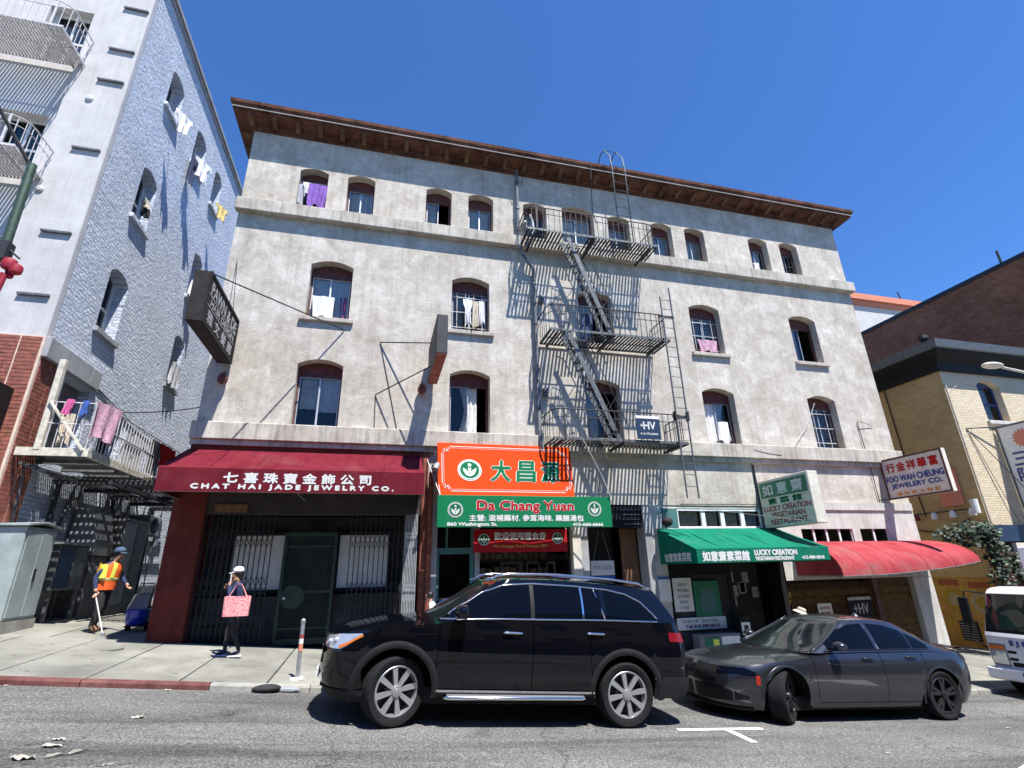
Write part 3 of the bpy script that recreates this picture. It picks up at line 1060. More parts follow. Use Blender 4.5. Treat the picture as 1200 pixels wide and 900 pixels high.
# cable from the lower platform down to the green sign
cable([(4.83, 11.5, 4.74), (5.3, 11.62, 3.9), (5.52, 11.66, 3.36)], .012, n=4).build('stay_cable', 'iron_white', fe)

# things on the fire escape
hv = thing('hanging_banner', (6.64, 11.44, 4.80), 'navy banner with white HV letters hung on the lowest fire escape rail', 'banner')
MB().cbox(6.30, 6.98, 11.435, 11.455, 4.80, 5.42, .004).build('panel', 'navy_panel', hv)
MB().box(6.30, 6.98, 11.428, 11.434, 5.345, 5.42).build('top_strip', 'sign_white', hv)
text('lettering', 'HV', (6.67, 11.434, 5.16), (1, 0, 0), (0, 0, 1), .34, .20, 'ink_white', hv, bold=.006)
text('lettering', '+', (6.45, 11.434, 5.16), (1, 0, 0), (0, 0, 1), .08, .08, 'ink_white', hv, bold=.004)
text('lettering', '415.772.8000', (6.64, 11.434, 4.94), (1, 0, 0), (0, 0, 1), .5, .05, 'ink_white', hv, bold=.002)


# ------------------------------------------------------------------ shopfronts (parts of the building)
def part_e(name, loc): return thing(name, loc, parent=bld)

# jewellery shop
s1 = part_e('jewellery_shopfront', (-1.6, BY, sw(-1.6)))
gl = sw(-1.6)
mb = MB(); mb.box(-4.22, -3.58, BY - .06, BY + .7, .2, 4.0); mb.build('pier', 'burgundy_wall', s1, bevel=.01)
mb = MB(); mb.box(-3.58, .98, BY - .02, BY + .3, 3.0, 4.0); mb.build('header', 'room_dark', s1)  # near-black colour carries the shade under the awning
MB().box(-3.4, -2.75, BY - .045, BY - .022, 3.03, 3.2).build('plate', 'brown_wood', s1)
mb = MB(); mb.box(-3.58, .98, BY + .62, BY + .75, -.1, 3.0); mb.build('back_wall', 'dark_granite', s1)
MB().box(-3.05, -1.98, BY + .55, BY + .615, 1.43, 2.58).build('display_panel', 'sign_white', s1)
MB().box(-.80, .30, BY + .55, BY + .615, 1.43, 2.58).build('display_panel', 'sign_white', s1)
mb = MB()
for a, b in ((-3.13, -3.055), (-1.975, -1.93), (-.87, -.805), (.305, .38)): mb.box(a, b, BY + .5, BY + .615, 1.35, 2.66)
mb.box(-3.055, -1.98, BY + .5, BY + .615, 2.585, 2.66); mb.box(-.80, .30, BY + .5, BY + .615, 2.585, 2.66)
mb.box(-3.055, -1.98, BY + .5, BY + .615, 1.35, 1.425); mb.box(-.80, .30, BY + .5, BY + .615, 1.35, 1.425)
build_each(mb, 'window_frame', 'sign_black', s1)
mb = MB(); mb.box(-3.58, -1.97, BY + .3, BY + .62, -.1, 1.30); mb.box(-.84, .98, BY + .3, BY + .62, -.1, 1.30); build_each(mb, 'stall_riser', 'dark_granite', s1)


def lattice(mb, x0, x1, y0, y1, zb0, zb1, zt, n, t=.02):
    """folding scissor gate between two plan points; bottom follows the pavement"""
    for i in range(n + 1):
        f = i / n; x = x0 + (x1 - x0) * f; y = y0 + (y1 - y0) * f; zb = zb0 + (zb1 - zb0) * f
        mb.bar((x, y, zb), (x, y, zt), t, t)
    for lo in (.10, .40, .80):
        for i in range(n):
            f0, f1 = i / n, (i + 1) / n
            for k in range(2):
                fa, fb = (f0, f1) if k == 0 else (f1, f0)
                h = .20
                za = zb0 + (zt - zb0) * lo
                for sgn in (-1, 1):
                    mb.bar((x0 + (x1 - x0) * fa, y0 + (y1 - y0) * fa - .012 * sgn, za), (x0 + (x1 - x0) * fb, y0 + (y1 - y0) * fb - .012 * sgn, za + sgn * h), .012, .012)


mb = MB(); lattice(mb, -3.56, -2.2, BY + .12, BY + .12, sw(-3.5) + .03, sw(-2.2) + .03, 3.0, 13)
mb.build('folding_gate', 'gate_iron_shaded', s1, label='black folding scissor gate left of the door')
mb = MB(); lattice(mb, -.55, .62, BY + .12, BY + .12, sw(-.5) + .03, sw(.6) + .03, 3.0, 11)
mb.build('folding_gate', 'gate_iron_shaded', s1, label='black folding scissor gate right of the door')
mb = MB(); lattice(mb, .66, .92, BY + .10, BY - .10, sw(.7) + .03, sw(.9) + .03, 3.0, 8, .018)
mb.build('folding_gate', 'alu', s1, label='bunched pale end of the folding gate')
mat('door_green', (.012, .035, .024), .5, var=.25)
dz = sw(-1.4) + .03
dr = MB(); dr.box(-1.96, -1.90, BY + .2, BY + .26, dz, 2.62); dr.box(-.90, -.84, BY + .2, BY + .26, dz, 2.62); dr.box(-1.90, -.90, BY + .2, BY + .26, 2.54, 2.62); dr.box(-1.90, -.90, BY + .2, BY + .26, dz, dz + .12)
dr.box(-1.90, -.90, BY + .2, BY + .26, 1.35, 1.40); dr.box(-1.90, -.90, BY + .2, BY + .26, 2.30, 2.34); dr.box(-1.90, -.90, BY + .2, BY + .26, dz + .3, dz + .33)
dg = dr.build('door', 'door_green', s1)
mb = MB()
for i in range(22): x = -1.88 + i * .0455; mb.bar((x, BY + .23, dz + .1), (x, BY + .23, 2.56), .014, .014)
mb.build('door_bars', 'door_green', dg, kind='stuff')
MB().lathe((-1.66, BY + .19, 1.28), [(.24, 0), (.24, .01)], 28, 'y').build('lock_plate', 'door_green', dg)
MB().cyl((-1.82, BY + .185, 1.26), (-1.82, BY + .12, 1.26), .03, 10).build('handle', 'alu', dg)
# rust-brown downpipe and pilaster at the right end
mb = MB(); mb.box(1.0, 1.14, BY - .05, BY + .7, -.2, 4.5); mb.build('pilaster', 'pipe_rust', s1, bevel=.01)
mb = MB(); mb.tube([(1.20, BY - .12, sw(1.2)), (1.20, BY - .12, 3.75), (1.20, BY - .2, 3.95), (1.27, BY - .3, 4.05), (1.27, BY - .55, 4.05)], .06, 10); mb.build('vent_pipe', 'pipe_rust', s1, smooth=.7)
MB().tube([(1.27, BY - .56, 4.05), (1.27, BY - .72, 4.05), (1.22, BY - .8, 3.93)], .07, 10).build('pipe_elbow', 'galvanised', s1, smooth=.7)

# herb shop
s2 = part_e('herb_shopfront', (3.0, BY, sw(3)))
mb = MB(); mb.box(1.15, 1.40, BY, BY + .6, -.3, 3.28); mb.build('jamb', 'grey_trim', s2)
mb = MB(); mb.box(1.40, 2.30, BY + .1, BY + .2, 2.11, 2.25); mb.box(1.40, 1.47, BY + .1, BY + .2, -.3, 2.11); mb.box(2.2, 2.30, BY + .1, BY + .2, -.3, 2.11); mb.box(2.22, 2.30, BY + .1, BY + .2, 2.25, 3.28); mb.box(1.62, 1.66, BY + .1, BY + .2, 2.25, 3.28)
mb.build('door_frame', 'teal_paint', s2)
MB().box(2.31, 2.42, BY + .05, BY + .25, -.3, 3.28).build('mullion', 'grey_trim', s2)
MB().box(2.42, 4.75, BY + .1, BY + .2, -.3, .45).build('stall_riser', 'dark_granite', s2)
MB().add([(2.42, BY + .15, .45), (4.75, BY + .15, .45), (4.75, BY + .15, 3.28), (2.42, BY + .15, 3.28)], [(0, 1, 2, 3)]).build('shop_window', 'pane_dark', s2)
for x in (3.03, 3.68, 4.0):
    mb = MB(); w = .52 if x < 3.9 else .4
    mb.box(x, x + .04, BY + .45, BY + .5, 1.0, 1.92); mb.box(x + w, x + w + .04, BY + .45, BY + .5, 1.0, 1.92); mb.box(x + .04, x + w, BY + .45, BY + .5, 1.86, 1.92)
    mb.build('inner_frame', 'sign_cream', s2)
mb = MB()
for i in range(5): mb.box(2.5, 4.7, BY + 1.6, BY + 1.9, .3 + i * .42, .33 + i * .42)
mb.build('shelf', 'brown_wood', s2)
mb = MB()
rr = random.Random(3)
for i in range(5):
    x = 2.55
    while x < 4.6:
        w = rr.uniform(.08, .18); h = rr.uniform(.12, .3); mb.box(x, x + w, BY + 1.65, BY + 1.85, .332 + i * .42, .332 + i * .42 + h); x += w + rr.uniform(.02, .08)
mb.build('goods', 'cloth_beige', s2, kind='stuff')
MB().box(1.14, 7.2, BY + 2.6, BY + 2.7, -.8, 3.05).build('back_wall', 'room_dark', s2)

# stair entrance beside it
s3 = part_e('stair_entrance', (6.0, BY, sw(6)))
mb = MB(); mb.box(4.76, 4.98, BY - .04, BY + .4, -.6, 3.28); mb.build('pier', 'sign_cream', s3)
mb = MB(); mb.box(4.985, 5.18, BY - .02, BY + .4, -.6, 3.28); mb.build('pier', 'grey_trim', s3)
mb = MB(); mb.box(5.18, 6.76, BY + .02, BY + .4, 2.70, 3.27); mb.build('transom', 'sign_black', s3)
mb = MB()
for i in range(4): mb.box(6.2, 6.7, BY - .0, BY + .018, 2.78 + i * .12, 2.80 + i * .12)
mb.build('transom_slats', 'galv_dark', s3)
MB().box(6.30, 6.76, BY + .45, BY + .52, -.7, 2.70).build('door', 'brown_wood', s3)
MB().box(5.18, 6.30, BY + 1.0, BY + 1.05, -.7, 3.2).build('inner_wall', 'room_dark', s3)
MB().box(5.18, 5.2, BY + .4, BY + 1.0, -.7, 2.7).build('inner_wall', 'room_wall', s3)
mb = MB(); mb.box(6.77, 6.98, BY - .05, BY + .4, -.7, 3.28); mb.build('pier', 'grey_trim', s3)
MB().box(6.985, 7.32, BY - .03, BY + .4, -.7, 3.28).build('pier', 'white_paint', s3)
MB().box(6.99, 7.32, BY - .06, BY - .032, .9, 1.42).build('notice', 'sign_white', s3)
MB().box(6.99, 7.32, BY - .065, BY - .033, 1.43, 1.47).build('blue_strip', 'cloth_blue', s3)
mb = MB(); mb.box(7.33, 7.79, BY - .045, BY - .023, 2.7, 3.19); mb.build('teal_panel', 'teal_paint', s3)
fl = thing('for_lease_sign', (5.8, BY + .6, 1.55), 'white FOR LEASE board hanging in the dark stair entrance', 'sign')
MB().cbox(5.47, 6.13, BY + .60, BY + .62, 1.55, 1.91, .004).build('board', 'sign_white', fl)
text('lettering', 'FOR LEASE', (5.8, BY + .599, 1.74), (1, 0, 0), (0, 0, 1), .52, .09, 'ink_grey', fl, bold=.004)
MB().box(5.47, 6.13, BY + .61, BY + .63, 1.47, 1.53).build('lower_strip', 'cloth_blue', fl)
mb = MB(); mb.tube([(5.55, BY + .61, 1.9), (5.75, BY + .61, 2.65)], .004, 4); mb.tube([(6.05, BY + .61, 1.9), (5.85, BY + .61, 2.65)], .004, 4); mb.build('cord', 'iron_white', fl)

# vegetarian restaurant
s4 = part_e('restaurant_shopfront', (9, BY, sw(9)))
mb = MB(); mb.box(7.32, 10.85, BY + .02, BY + .3, 3.20, 3.277); mb.build('lintel', 'white_paint', s4)
mb = MB(); mb.box(7.32, 10.85, BY - .04, BY + .3, 2.55, 2.68); mb.build('sill_band', 'white_paint', s4)
mb = MB(); mb.box(10.50, 10.85, BY - .02, BY + .3, 2.68, 3.20); mb.box(7.32, 7.80, BY - .02, BY + .3, 2.68, 3.20); mb.build('side_panel', 'white_paint', s4)
tx = [7.80, 8.62, 9.22, 9.86, 10.50]
for i in range(4):
    a, b = tx[i], tx[i + 1]
    mb = MB(); mb.box(a, a + .06, BY + .03, BY + .12, 2.68, 3.20); mb.box(b - .06, b, BY + .03, BY + .12, 2.68, 3.20); mb.box(a + .06, b - .06, BY + .03, BY + .12, 3.14, 3.20); mb.box(a + .06, b - .06, BY + .03, BY + .12, 2.68, 2.73)
    wn = mb.build('transom_window', 'frame_white', s4)
    if i == 9:
        MB().add([(a + .07, BY + .05, 3.13), (b - .07, BY + .05, 3.13), (b - .07, BY - .10, 2.74), (a + .07, BY - .10, 2.74)], [(0, 1, 2, 3)]).build('pane', 'pane', wn)
    else:
        MB().add([(a + .06, BY + .08, 2.73), (b - .06, BY + .08, 2.73), (b - .06, BY + .08, 3.14), (a + .06, BY + .08, 3.14)], [(0, 1, 2, 3)]).build('pane', 'pane', wn)
        mb = MB(); curtain(mb, a + .06, b - .06, 2.74, 3.13, .2, fmap, folds=3); mb.build('curtain', 'cloth_beige' if i != 3 else 'cloth_grey', wn, smooth=True)
mb = MB(); mb.box(7.32, 7.42, BY, BY + .4, -.9, 2.55); mb.box(9.05, 9.18, BY, BY + .4, -.9, 2.55); mb.box(10.70, 10.85, BY, BY + .4, -.9, 2.55); mb.box(7.42, 9.05, BY, BY + .1, 1.5, 2.55); mb.box(9.18, 10.7, BY, BY + .1, 1.75, 2.55)
mb.build('frame', 'sign_black', s4)
MB().box(7.42, 9.05, BY + .02, BY + .12, -.9, 1.50).build('panel', 'dark_granite', s4)
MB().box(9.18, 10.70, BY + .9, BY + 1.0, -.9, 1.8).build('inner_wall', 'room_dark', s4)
MB().box(7.98, 8.72, BY - .03, BY + .018, .52, 1.36).build('menu_case', 'sign_green_dk', s4)
MB().box(8.14, 8.58, BY - .04, BY - .031, .62, 1.20).build('menu_sheet', 'teal_paint', s4)
rr = random.Random(11)
for k in range(7):
    x = 9.6 + rr.uniform(0, .9); z = .3 + rr.uniform(0, 1.2)
    MB().box(x, x + .2, BY + .88, BY + .895, z, z + .28).build('poster', 'ink_grey', s4)
nb = thing('notice_board', (7.7, BY - .03, .65), 'white notice board of printed lines left of the restaurant door', 'sign')
MB().cbox(7.40, 7.94, BY - .03, BY - .008, .65, 1.45, .01).build('board', 'sign_white', nb)
for i, tx_ in enumerate(('如意齋', 'VEGETARIAN', 'RESTAURANT', '素菜館', '外賣')):
    text('lettering', tx_, (7.67, BY - .031, 1.28 - i * .135), (1, 0, 0), (0, 0, 1), .34 if i in (1, 2) else .24, .07, 'ink_grey', nb, bold=.003)
pb = thing('phone_board', (8.1, BY - .04, .23), 'long white board with telephone number under the menu case', 'sign')
MB().cbox(7.40, 8.80, BY - .04, BY - .012, .23, .51, .008).build('board', 'sign_white', pb)
text('lettering', '堂食外賣  歡迎光臨', (8.05, BY - .041, .43), (1, 0, 0), (0, 0, 1), 1.0, .07, 'ink_grey', pb, bold=.002)
text('lettering', 'Tel: 415-989-0818', (8.1, BY - .041, .31), (1, 0, 0), (0, 0, 1), .95, .08, 'ink_black', pb, bold=.003)
nr = thing('news_rack', (8.3, BY - .35, sw(8.3)), 'low box rack with green and orange picture panels by the restaurant wall', 'news rack')
MB().cbox(7.7, 8.85, BY - .45, BY - .14, sw(8.85), .16, .01).build('box', 'plastic_grey', nr)
MB().box(7.85, 8.25, BY - .47, BY - .452, -.3, .10).build('picture', 'sign_green_dk', nr); MB().box(8.05, 8.2, BY - .48, BY - .471, -.25, .05).build('picture', 'vest_yellow', nr)
MB().box(8.3, 8.8, BY - .47, BY - .452, -.3, .10).build('picture', 'sign_white', nr)
ps = thing('paper_stand', (9.05, BY - .3, sw(9.05)), 'narrow stand of white leaflets beside the dark restaurant doorway', 'stand')
MB().cbox(8.92, 9.22, BY - .4, BY - .1, sw(9.2), .55, .01).build('stand', 'sign_black', ps)
for z in (-.25, .10): MB().box(8.95, 9.19, BY - .415, BY - .402, z, z + .28).build('leaflet', 'sign_white', ps)
text('lettering', '贈', (9.07, BY - .416, .26), (1, 0, 0), (0, 0, 1), .12, .12, 'ink_black', ps, bold=.004)

# gated shop at the right end
s5 = part_e('gated_shopfront', (13, BY, sw(13)))
MB().box(10.85, 15.90, BY - .08, BY + .3, 3.18, 3.40).build('cornice_band', 'white_paint', s5)
mb = MB(); wall_sheet(mb, 10.85, 15.92, 1.30, 3.18, [(11.67, 13.47, 2.05, 2.65, 0), (13.74, 14.80, 2.05, 2.65, 0)], lambda a, b, d: (a, BY - .04 + d, b), .2)
mb.build('fascia_wall', 'white_paint', s5)
for a, b, k in ((11.67, 13.47, 4), (13.74, 14.80, 2)):
    w0 = MB()
    for i in range(k + 1): x = a + (b - a) * i / k; w0.box(max(a, x - .03), min(b, x + .03), BY, BY + .06, 2.05, 2.65)
    wn = build_each(w0, 'window', 'frame_white', s5)[0]
    for i in range(k):
        xa = a + (b - a) * i / k + .03; xb = a + (b - a) * (i + 1) / k - .03
        MB().add([(xa, BY + .03, 2.05), (xb, BY + .03, 2.05), (xb, BY + .03, 2.65), (xa, BY + .03, 2.65)], [(0, 1, 2, 3)]).build('pane', 'pane_dark', wn)
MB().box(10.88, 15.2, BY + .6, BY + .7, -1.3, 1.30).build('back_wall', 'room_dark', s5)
mb = MB(); lattice(mb, 10.92, 13.75, BY + .1, BY + .1, sw(10.9), sw(13.7), 1.22, 34, .016); mb.build('folding_gate', 'brass_gate', s5, label='brown metal folding gate across the shop')
mb = MB(); lattice(mb, 13.95, 15.15, BY + .1, BY + .1, sw(14), sw(15.1), 1.28, 17, .016); mb.build('folding_gate', 'brass_gate', s5, label='brown folding gate beside the white pier')
mb = MB()
mb.poly([(14.05, BY + .25, sw(14) - .1), (15.18, BY + .25, sw(15) - .1), (15.18, BY + .25, 1.30), (13.9, BY + .25, 1.30)], (0, .04, 0)); mb.build('shutter', 'brown_wood', s5, fix=True)
MB().box(13.76, 13.92, BY + .0, BY + .3, -1.2, 1.30).build('post', 'wood_maroon', s5)
MB().box(15.22, 15.95, BY - .03, BY + .6, -1.4, 1.30).build('pier', 'white_paint', s5, bevel=.01)
hv2 = thing('window_poster', (13.2, BY + .05, .2), 'black HV poster with white letters on the brown gate', 'poster')
MB().cbox(12.8, 13.6, BY + .04, BY + .06, .2, .82, .004).build('panel', 'sign_black', hv2)
MB().box(12.8, 13.6, BY + .03, BY + .038, .74, .82).build('top_strip', 'ink_grey', hv2)
text('lettering', '+HV', (13.2, BY + .039, .52), (1, 0, 0), (0, 0, 1), .5, .26, 'ink_grey', hv2, bold=.006)
pp = thing('paper_notice', (12.0, BY + .06, .36), 'pale grey paper notice taped to the brown folding gate', 'notice')
MB().box(11.78, 12.24, BY + .06, BY + .066, .36, .69).build('sheet', 'sign_white', pp)
text('lettering', 'NOTICE', (12.01, BY + .059, .57), (1, 0, 0), (0, 0, 1), .34, .07, 'ink_maroon', pp, bold=.003)
text('lettering', 'FOR RENT', (12.01, BY + .059, .45), (1, 0, 0), (0, 0, 1), .34, .06, 'ink_maroon', pp, bold=.003)


# ------------------------------------------------------------------ awnings and signs
def frange0(a, b, n): return [a + (b - a) * i / (n - 1) for i in range(n)]


def sheet(mb, pts, nu=10, nv=8, sag=.02):
    """quad sheet p0 p1 p2 p3 with slight sag, double sided shell"""
    a, b, c, d = [Vector(p) for p in pts]
    n = (b - a).cross(d - a).normalized()
    rows = []
    for j in range(nv + 1):
        r = []
        for i in range(nu + 1):
            u, v = i / nu, j / nv
            p = (a.lerp(b, u)).lerp(d.lerp(c, u), v)
            r.append(p + n * sag * (math.sin(u * pi * 6) * .3 - 1) * math.sin(v * pi))
        rows.append(r)
    mb.grid(rows)


aw = thing('burgundy_awning', (-1.6, BY, 3.28), 'burgundy awning lettered CHAT HAI JADE JEWELRY CO.', 'awning')
mb = MB(); sheet(mb, [(-4.14, 11.12, 3.74), (.93, 11.12, 3.74), (.93, BY - .03, 4.40), (-4.14, BY - .03, 4.40)], 24, 6, .015); mb.build('canopy', 'awn_burgundy', aw, smooth=True)
mb = MB(); mb.add([(-4.14, 11.12, 3.28), (.93, 11.12, 3.28), (.93, 11.12, 3.739), (-4.14, 11.12, 3.739)], [(0, 1, 2, 3)]); mb.build('valance', 'awn_burgundy', aw)
for x in (-4.14, .93):
    MB().add([(x, 11.12, 3.28), (x, BY - .03, 3.28), (x, BY - .03, 4.40), (x, 11.12, 3.739)], [(0, 1, 2, 3)]).build('side_panel', 'awn_burgundy', aw)
mb = MB()
for p, q in (((-4.12, 11.14, 3.29), (.91, 11.14, 3.29)), ((-4.12, 11.14, 3.72), (.91, 11.14, 3.72)), ((-4.12, 11.14, 3.29), (-4.12, BY, 3.29)), ((.91, 11.14, 3.29), (.91, BY, 3.29)), ((-1.6, 11.14, 3.29), (-1.6, BY, 3.29))): mb.tube([p, q], .015, 6)
mb.build('frame', 'galvanised', aw)
for x in frange0(-3.3, .1, 5): MB().bar((x, 11.118, 3.742), (x, BY - .05, 4.385), .03, .008).build('seam', 'awn_burgundy', aw)
text('lettering', '七喜珠寶金飾公司', (-1.58, 11.12, 3.56), (1, 0, 0), (0, 0, 1), 2.80, .20, 'ink_white', aw, bold=.009, spacing=1.6)
text('lettering', 'CHAT HAI JADE JEWELRY CO.', (-1.62, 11.12, 3.372), (1, 0, 0), (0, 0, 1), 3.82, .115, 'ink_white', aw, bold=.010, spacing=1.5)
# wood fascia strip above it
MB().box(-4.1, .98, BY - .05, BY - .004, 4.25, 4.49).build('fascia_board', 'burgundy_wall', bld)


def emblem(par, c, right, up, r, m1='ink_white', m2='ink_green'):
    c = Vector(c); right = Vector(right).normalized(); up = Vector(up).normalized(); nr = right.cross(up)
    def disc(rad, d, n=36, inner=0):
        mb = MB(); o = []; ii = []
        for k in range(n):
            a = 2 * pi * k / n; v = right * math.cos(a) + up * math.sin(a)
            o.append(c + v * rad + nr * d); ii.append(c + v * inner + nr * d)
        if inner: mb.grid([o + [o[0]], ii + [ii[0]]])
        else: mb.add(o, [tuple(range(n))])
        return mb
    e = disc(r, .004).build('emblem', m1, par)
    disc(r * .93, .006).build('emblem_field', m2, e)
    disc(r * .88, .008, inner=r * .80).build('emblem_ring', m1, e)
    mb = MB()
    def leaf(a, l, w, base=(0, -.45)):
        b0 = c + right * base[0] * r + up * base[1] * r; d = right * math.sin(a) + up * math.cos(a); s = d.cross(nr)
        P = [b0, b0 + d * l * .35 + s * w, b0 + d * l * .7 + s * w * .8, b0 + d * l, b0 + d * l * .7 - s * w * .8, b0 + d * l * .35 - s * w]
        mb.add([p + nr * (.009 + abs(a) * .001) for p in P], [tuple(range(6))])
    for a in (-.62, .62): leaf(a, r * 1.0, r * .17, (0, -.62))
    for a in (-.18, .18): leaf(a, r * .62, r * .06, (0, -.30))
    for k in range(5):
        t = 2 * pi * k / 5 + .3
        leaf(t, r * .20, r * .06, (0, .46))
    mb.build('emblem_leaves', m1, e, fix=False)
    return e


og = thing('orange_signboard', (3.0, 12.0, 3.36), 'orange slanted signboard with three green Chinese characters', 'sign')
p0, p1, p2, p3 = Vector((1.31, 11.78, 3.37)), Vector((4.62, 11.78, 3.37)), Vector((4.74, 12.24, 4.70)), Vector((1.31, 12.24, 4.70))
oup = (p3 - p0).normalized(); onr = Vector((1, 0, 0)).cross(oup)
mb = MB(); mb.poly([p0, p1, p2, p3], -onr * .06); mb.build('panel', 'sign_orange', og, fix=True)
mb = MB(); mb.add([p1 + Vector((.002, .06, 0)), (4.702, BY - .05, 3.40), (4.702, BY - .05, 4.62), p2 + Vector((.002, .06, 0))], [(0, 1, 2, 3)]); mb.build('side_panel', 'sign_cream', og)
def onp(u, v, d=.004): return p0 + Vector((1, 0, 0)) * u + oup * v + onr * d
OW, OH = 3.39, (p3 - p0).length
mb = MB()
for ins, t in ((.10, .014), (.145, .006)):
    for (ua, va), (ub, vb) in (((.3, ins), (OW - .3, ins)), ((.3, OH - ins), (OW - .3, OH - ins)), ((ins, .3), (ins, OH - .3)), ((OW - ins, .3), (OW - ins, OH - .3))):
        a = onp(ua, va); b = onp(ub, vb); mb.bar(a, b, t, .004, onr)
mb.build('border', 'ink_white', og)
mb = MB()
for cu, cv, su, sv in ((.12, .12, 1, 1), (OW - .12, .12, -1, 1), (.12, OH - .12, 1, -1), (OW - .12, OH - .12, -1, -1)):
    for (a, b, r, st, en) in ((.06, .06, .055, 0, 5.2), (.15, .035, .035, 1, 6.4), (.035, .15, .035, 3, 8.0), (.11, .10, .03, 0, 6)):
        pts = [onp(cu + su * (a + r * (1 - .1 * k) * math.cos(st + (en - st) * k / 9)), cv + sv * (b + r * (1 - .1 * k) * math.sin(st + (en - st) * k / 9)), .006) for k in range(10)]
        mb.tube(pts, .008, 4)
build_each(mb, 'corner_scroll', 'ink_white', og)
emblem(og, onp(.76, .66), (1, 0, 0), oup, .29)
for ch, u in (('大', 1.52), ('昌', 2.15), ('源', 2.79)):
    text('lettering', ch, onp(u, .66, .002), (1, 0, 0), oup, .50, .56, 'ink_white', og, bold=.030, shear=.15, depth=.002)
    text('lettering', ch, onp(u, .66, .006), (1, 0, 0), oup, .50, .56, 'ink_green', og, bold=.016, shear=.15, depth=.004)
gs = thing('green_signboard', (3.4, 11.7, 2.65), 'green signboard reading Da Chang Yuan below the orange one', 'sign')
MB().cbox(1.29, 5.52, 11.70, 11.775, 2.65, 3.36, .006).build('panel', 'sign_green', gs)
XR, ZU = (1, 0, 0), (0, 0, 1)
def gt(b, x0, x1, z0, z1, m, bold, y=11.698, **k): text('lettering', b, ((x0 + x1) / 2, y, (z0 + z1) / 2), XR, ZU, x1 - x0, z1 - z0, m, gs, bold=bold, **k)
gt('Da Chang Yuan', 2.20, 4.54, 2.97, 3.24, 'ink_white', .022, depth=.001)
gt('Da Chang Yuan', 2.20, 4.54, 2.97, 3.24, 'ink_red', .010, depth=.0045)
gt('主營: 滋補藥材. 參茸海味. 藥膳湯包', 2.02, 4.78, 2.785, 2.925, 'ink_white', .005)
gt('860 Washington St.', 1.52, 2.66, 2.66, 2.755, 'ink_white', .006)
gt('415-660-6666', 4.50, 5.27, 2.675, 2.745, 'ink_white', .006)
emblem(gs, (1.70, 11.698, 3.03), XR, ZU, .175); emblem(gs, (5.08, 11.698, 3.07), XR, ZU, .175)
mb = MB(); mb.tube([(1.35, 11.72, 3.36), (1.1, 12.45, 4.3)], .012, 5); mb.tube([(1.35, 11.72, 3.36), (1.28, 12.4, 4.5)], .009, 5)
for x in (1.35, 3.4, 5.45): mb.tube([(x, 11.775, 2.72), (x, BY, 2.9)], .014, 5)
mb.build('stay', 'iron_white', gs)
rb = thing('red_banner', (3.37, 12.2, 2.12), 'red banner reading We Accept Food Stamps EBT in the shade', 'banner')
mb = MB(); curtain(mb, 2.21, 4.52, 2.12, 2.64, -.30, fmap, folds=2, amp=.012); mb.build('cloth', 'sign_red', rb, smooth=True)
text('lettering', '歡迎使用糧食券', (3.34, 12.185, 2.49), XR, ZU, 1.28, .165, 'ink_white', rb, bold=.006)
text('lettering', 'We Accept Food Stamps EBT', (3.34, 12.185, 2.25), XR, ZU, 1.36, .085, 'ink_gold', rb, bold=.005)
emblem(rb, (2.45, 12.183, 2.41), XR, ZU, .135); emblem(rb, (4.27, 12.183, 2.43), XR, ZU, .135)
mb = MB(); mb.tube([(2.21, 12.2, 2.63), (2.21, BY, 2.85)], .006, 4); mb.tube([(4.52, 12.2, 2.63), (4.52, BY, 2.85)], .006, 4); mb.build('tie', 'iron_white', rb)

ga = thing('green_awning', (8.95, BY, 1.78), 'green awning lettered LUCKY CREATION VEGETARIAN RESTAURANT', 'awning')
mb = MB(); sheet(mb, [(7.12, 10.80, 2.09), (10.80, 10.80, 2.11), (10.80, BY - .05, 2.68), (7.12, BY - .05, 2.66)], 20, 6, .02); mb.build('canopy', 'awn_green', ga, smooth=True)
MB().add([(7.12, 10.80, 1.78), (10.80, 10.80, 1.80), (10.80, 10.80, 2.109), (7.12, 10.80, 2.089)], [(0, 1, 2, 3)]).build('valance', 'awn_green', ga)
for x in (7.12, 10.80):
    MB().add([(x, 10.80, 1.78), (x, BY - .05, 1.78), (x, BY - .05, 2.66), (x, 10.80, 2.089)], [(0, 1, 2, 3)]).build('side_panel', 'awn_green', ga)
mb = MB()
for p, q in (((7.14, 10.82, 1.80), (10.78, 10.82, 1.82)), ((7.14, 10.82, 1.8), (7.14, BY, 1.8)), ((10.78, 10.82, 1.82), (10.78, BY, 1.82)), ((8.9, 10.82, 1.8), (8.9, BY, 1.8))): mb.tube([p, q], .014, 6)
mb.build('frame', 'galvanised', ga)
for x in frange0(7.85, 10.05, 4): MB().bar((x, 10.80, 2.092), (x, BY - .07, 2.645), .03, .008).build('seam', 'awn_green', ga)
def at_(b, x0, x1, z0, z1, bold, m='ink_white'): text('lettering', b, ((x0 + x1) / 2, 10.798, (z0 + z1) / 2), XR, ZU, x1 - x0, z1 - z0, m, ga, bold=bold)
at_('如意齋素菜館', 7.26, 8.50, 1.82, 2.03, .010)
at_('LUCKY CREATION', 8.66, 9.85, 1.935, 2.05, .010)
at_('VEGETARIAN RESTAURANT', 8.66, 9.75, 1.82, 1.90, .006)
at_('415-989-0818', 9.98, 10.62, 1.83, 1.90, .006)
text('lettering', '如意齋素菜館', (7.118, 11.62, 1.93), (0, -1, 0), (0, 0, 1), 1.15, .20, 'ink_white', ga, bold=.006)

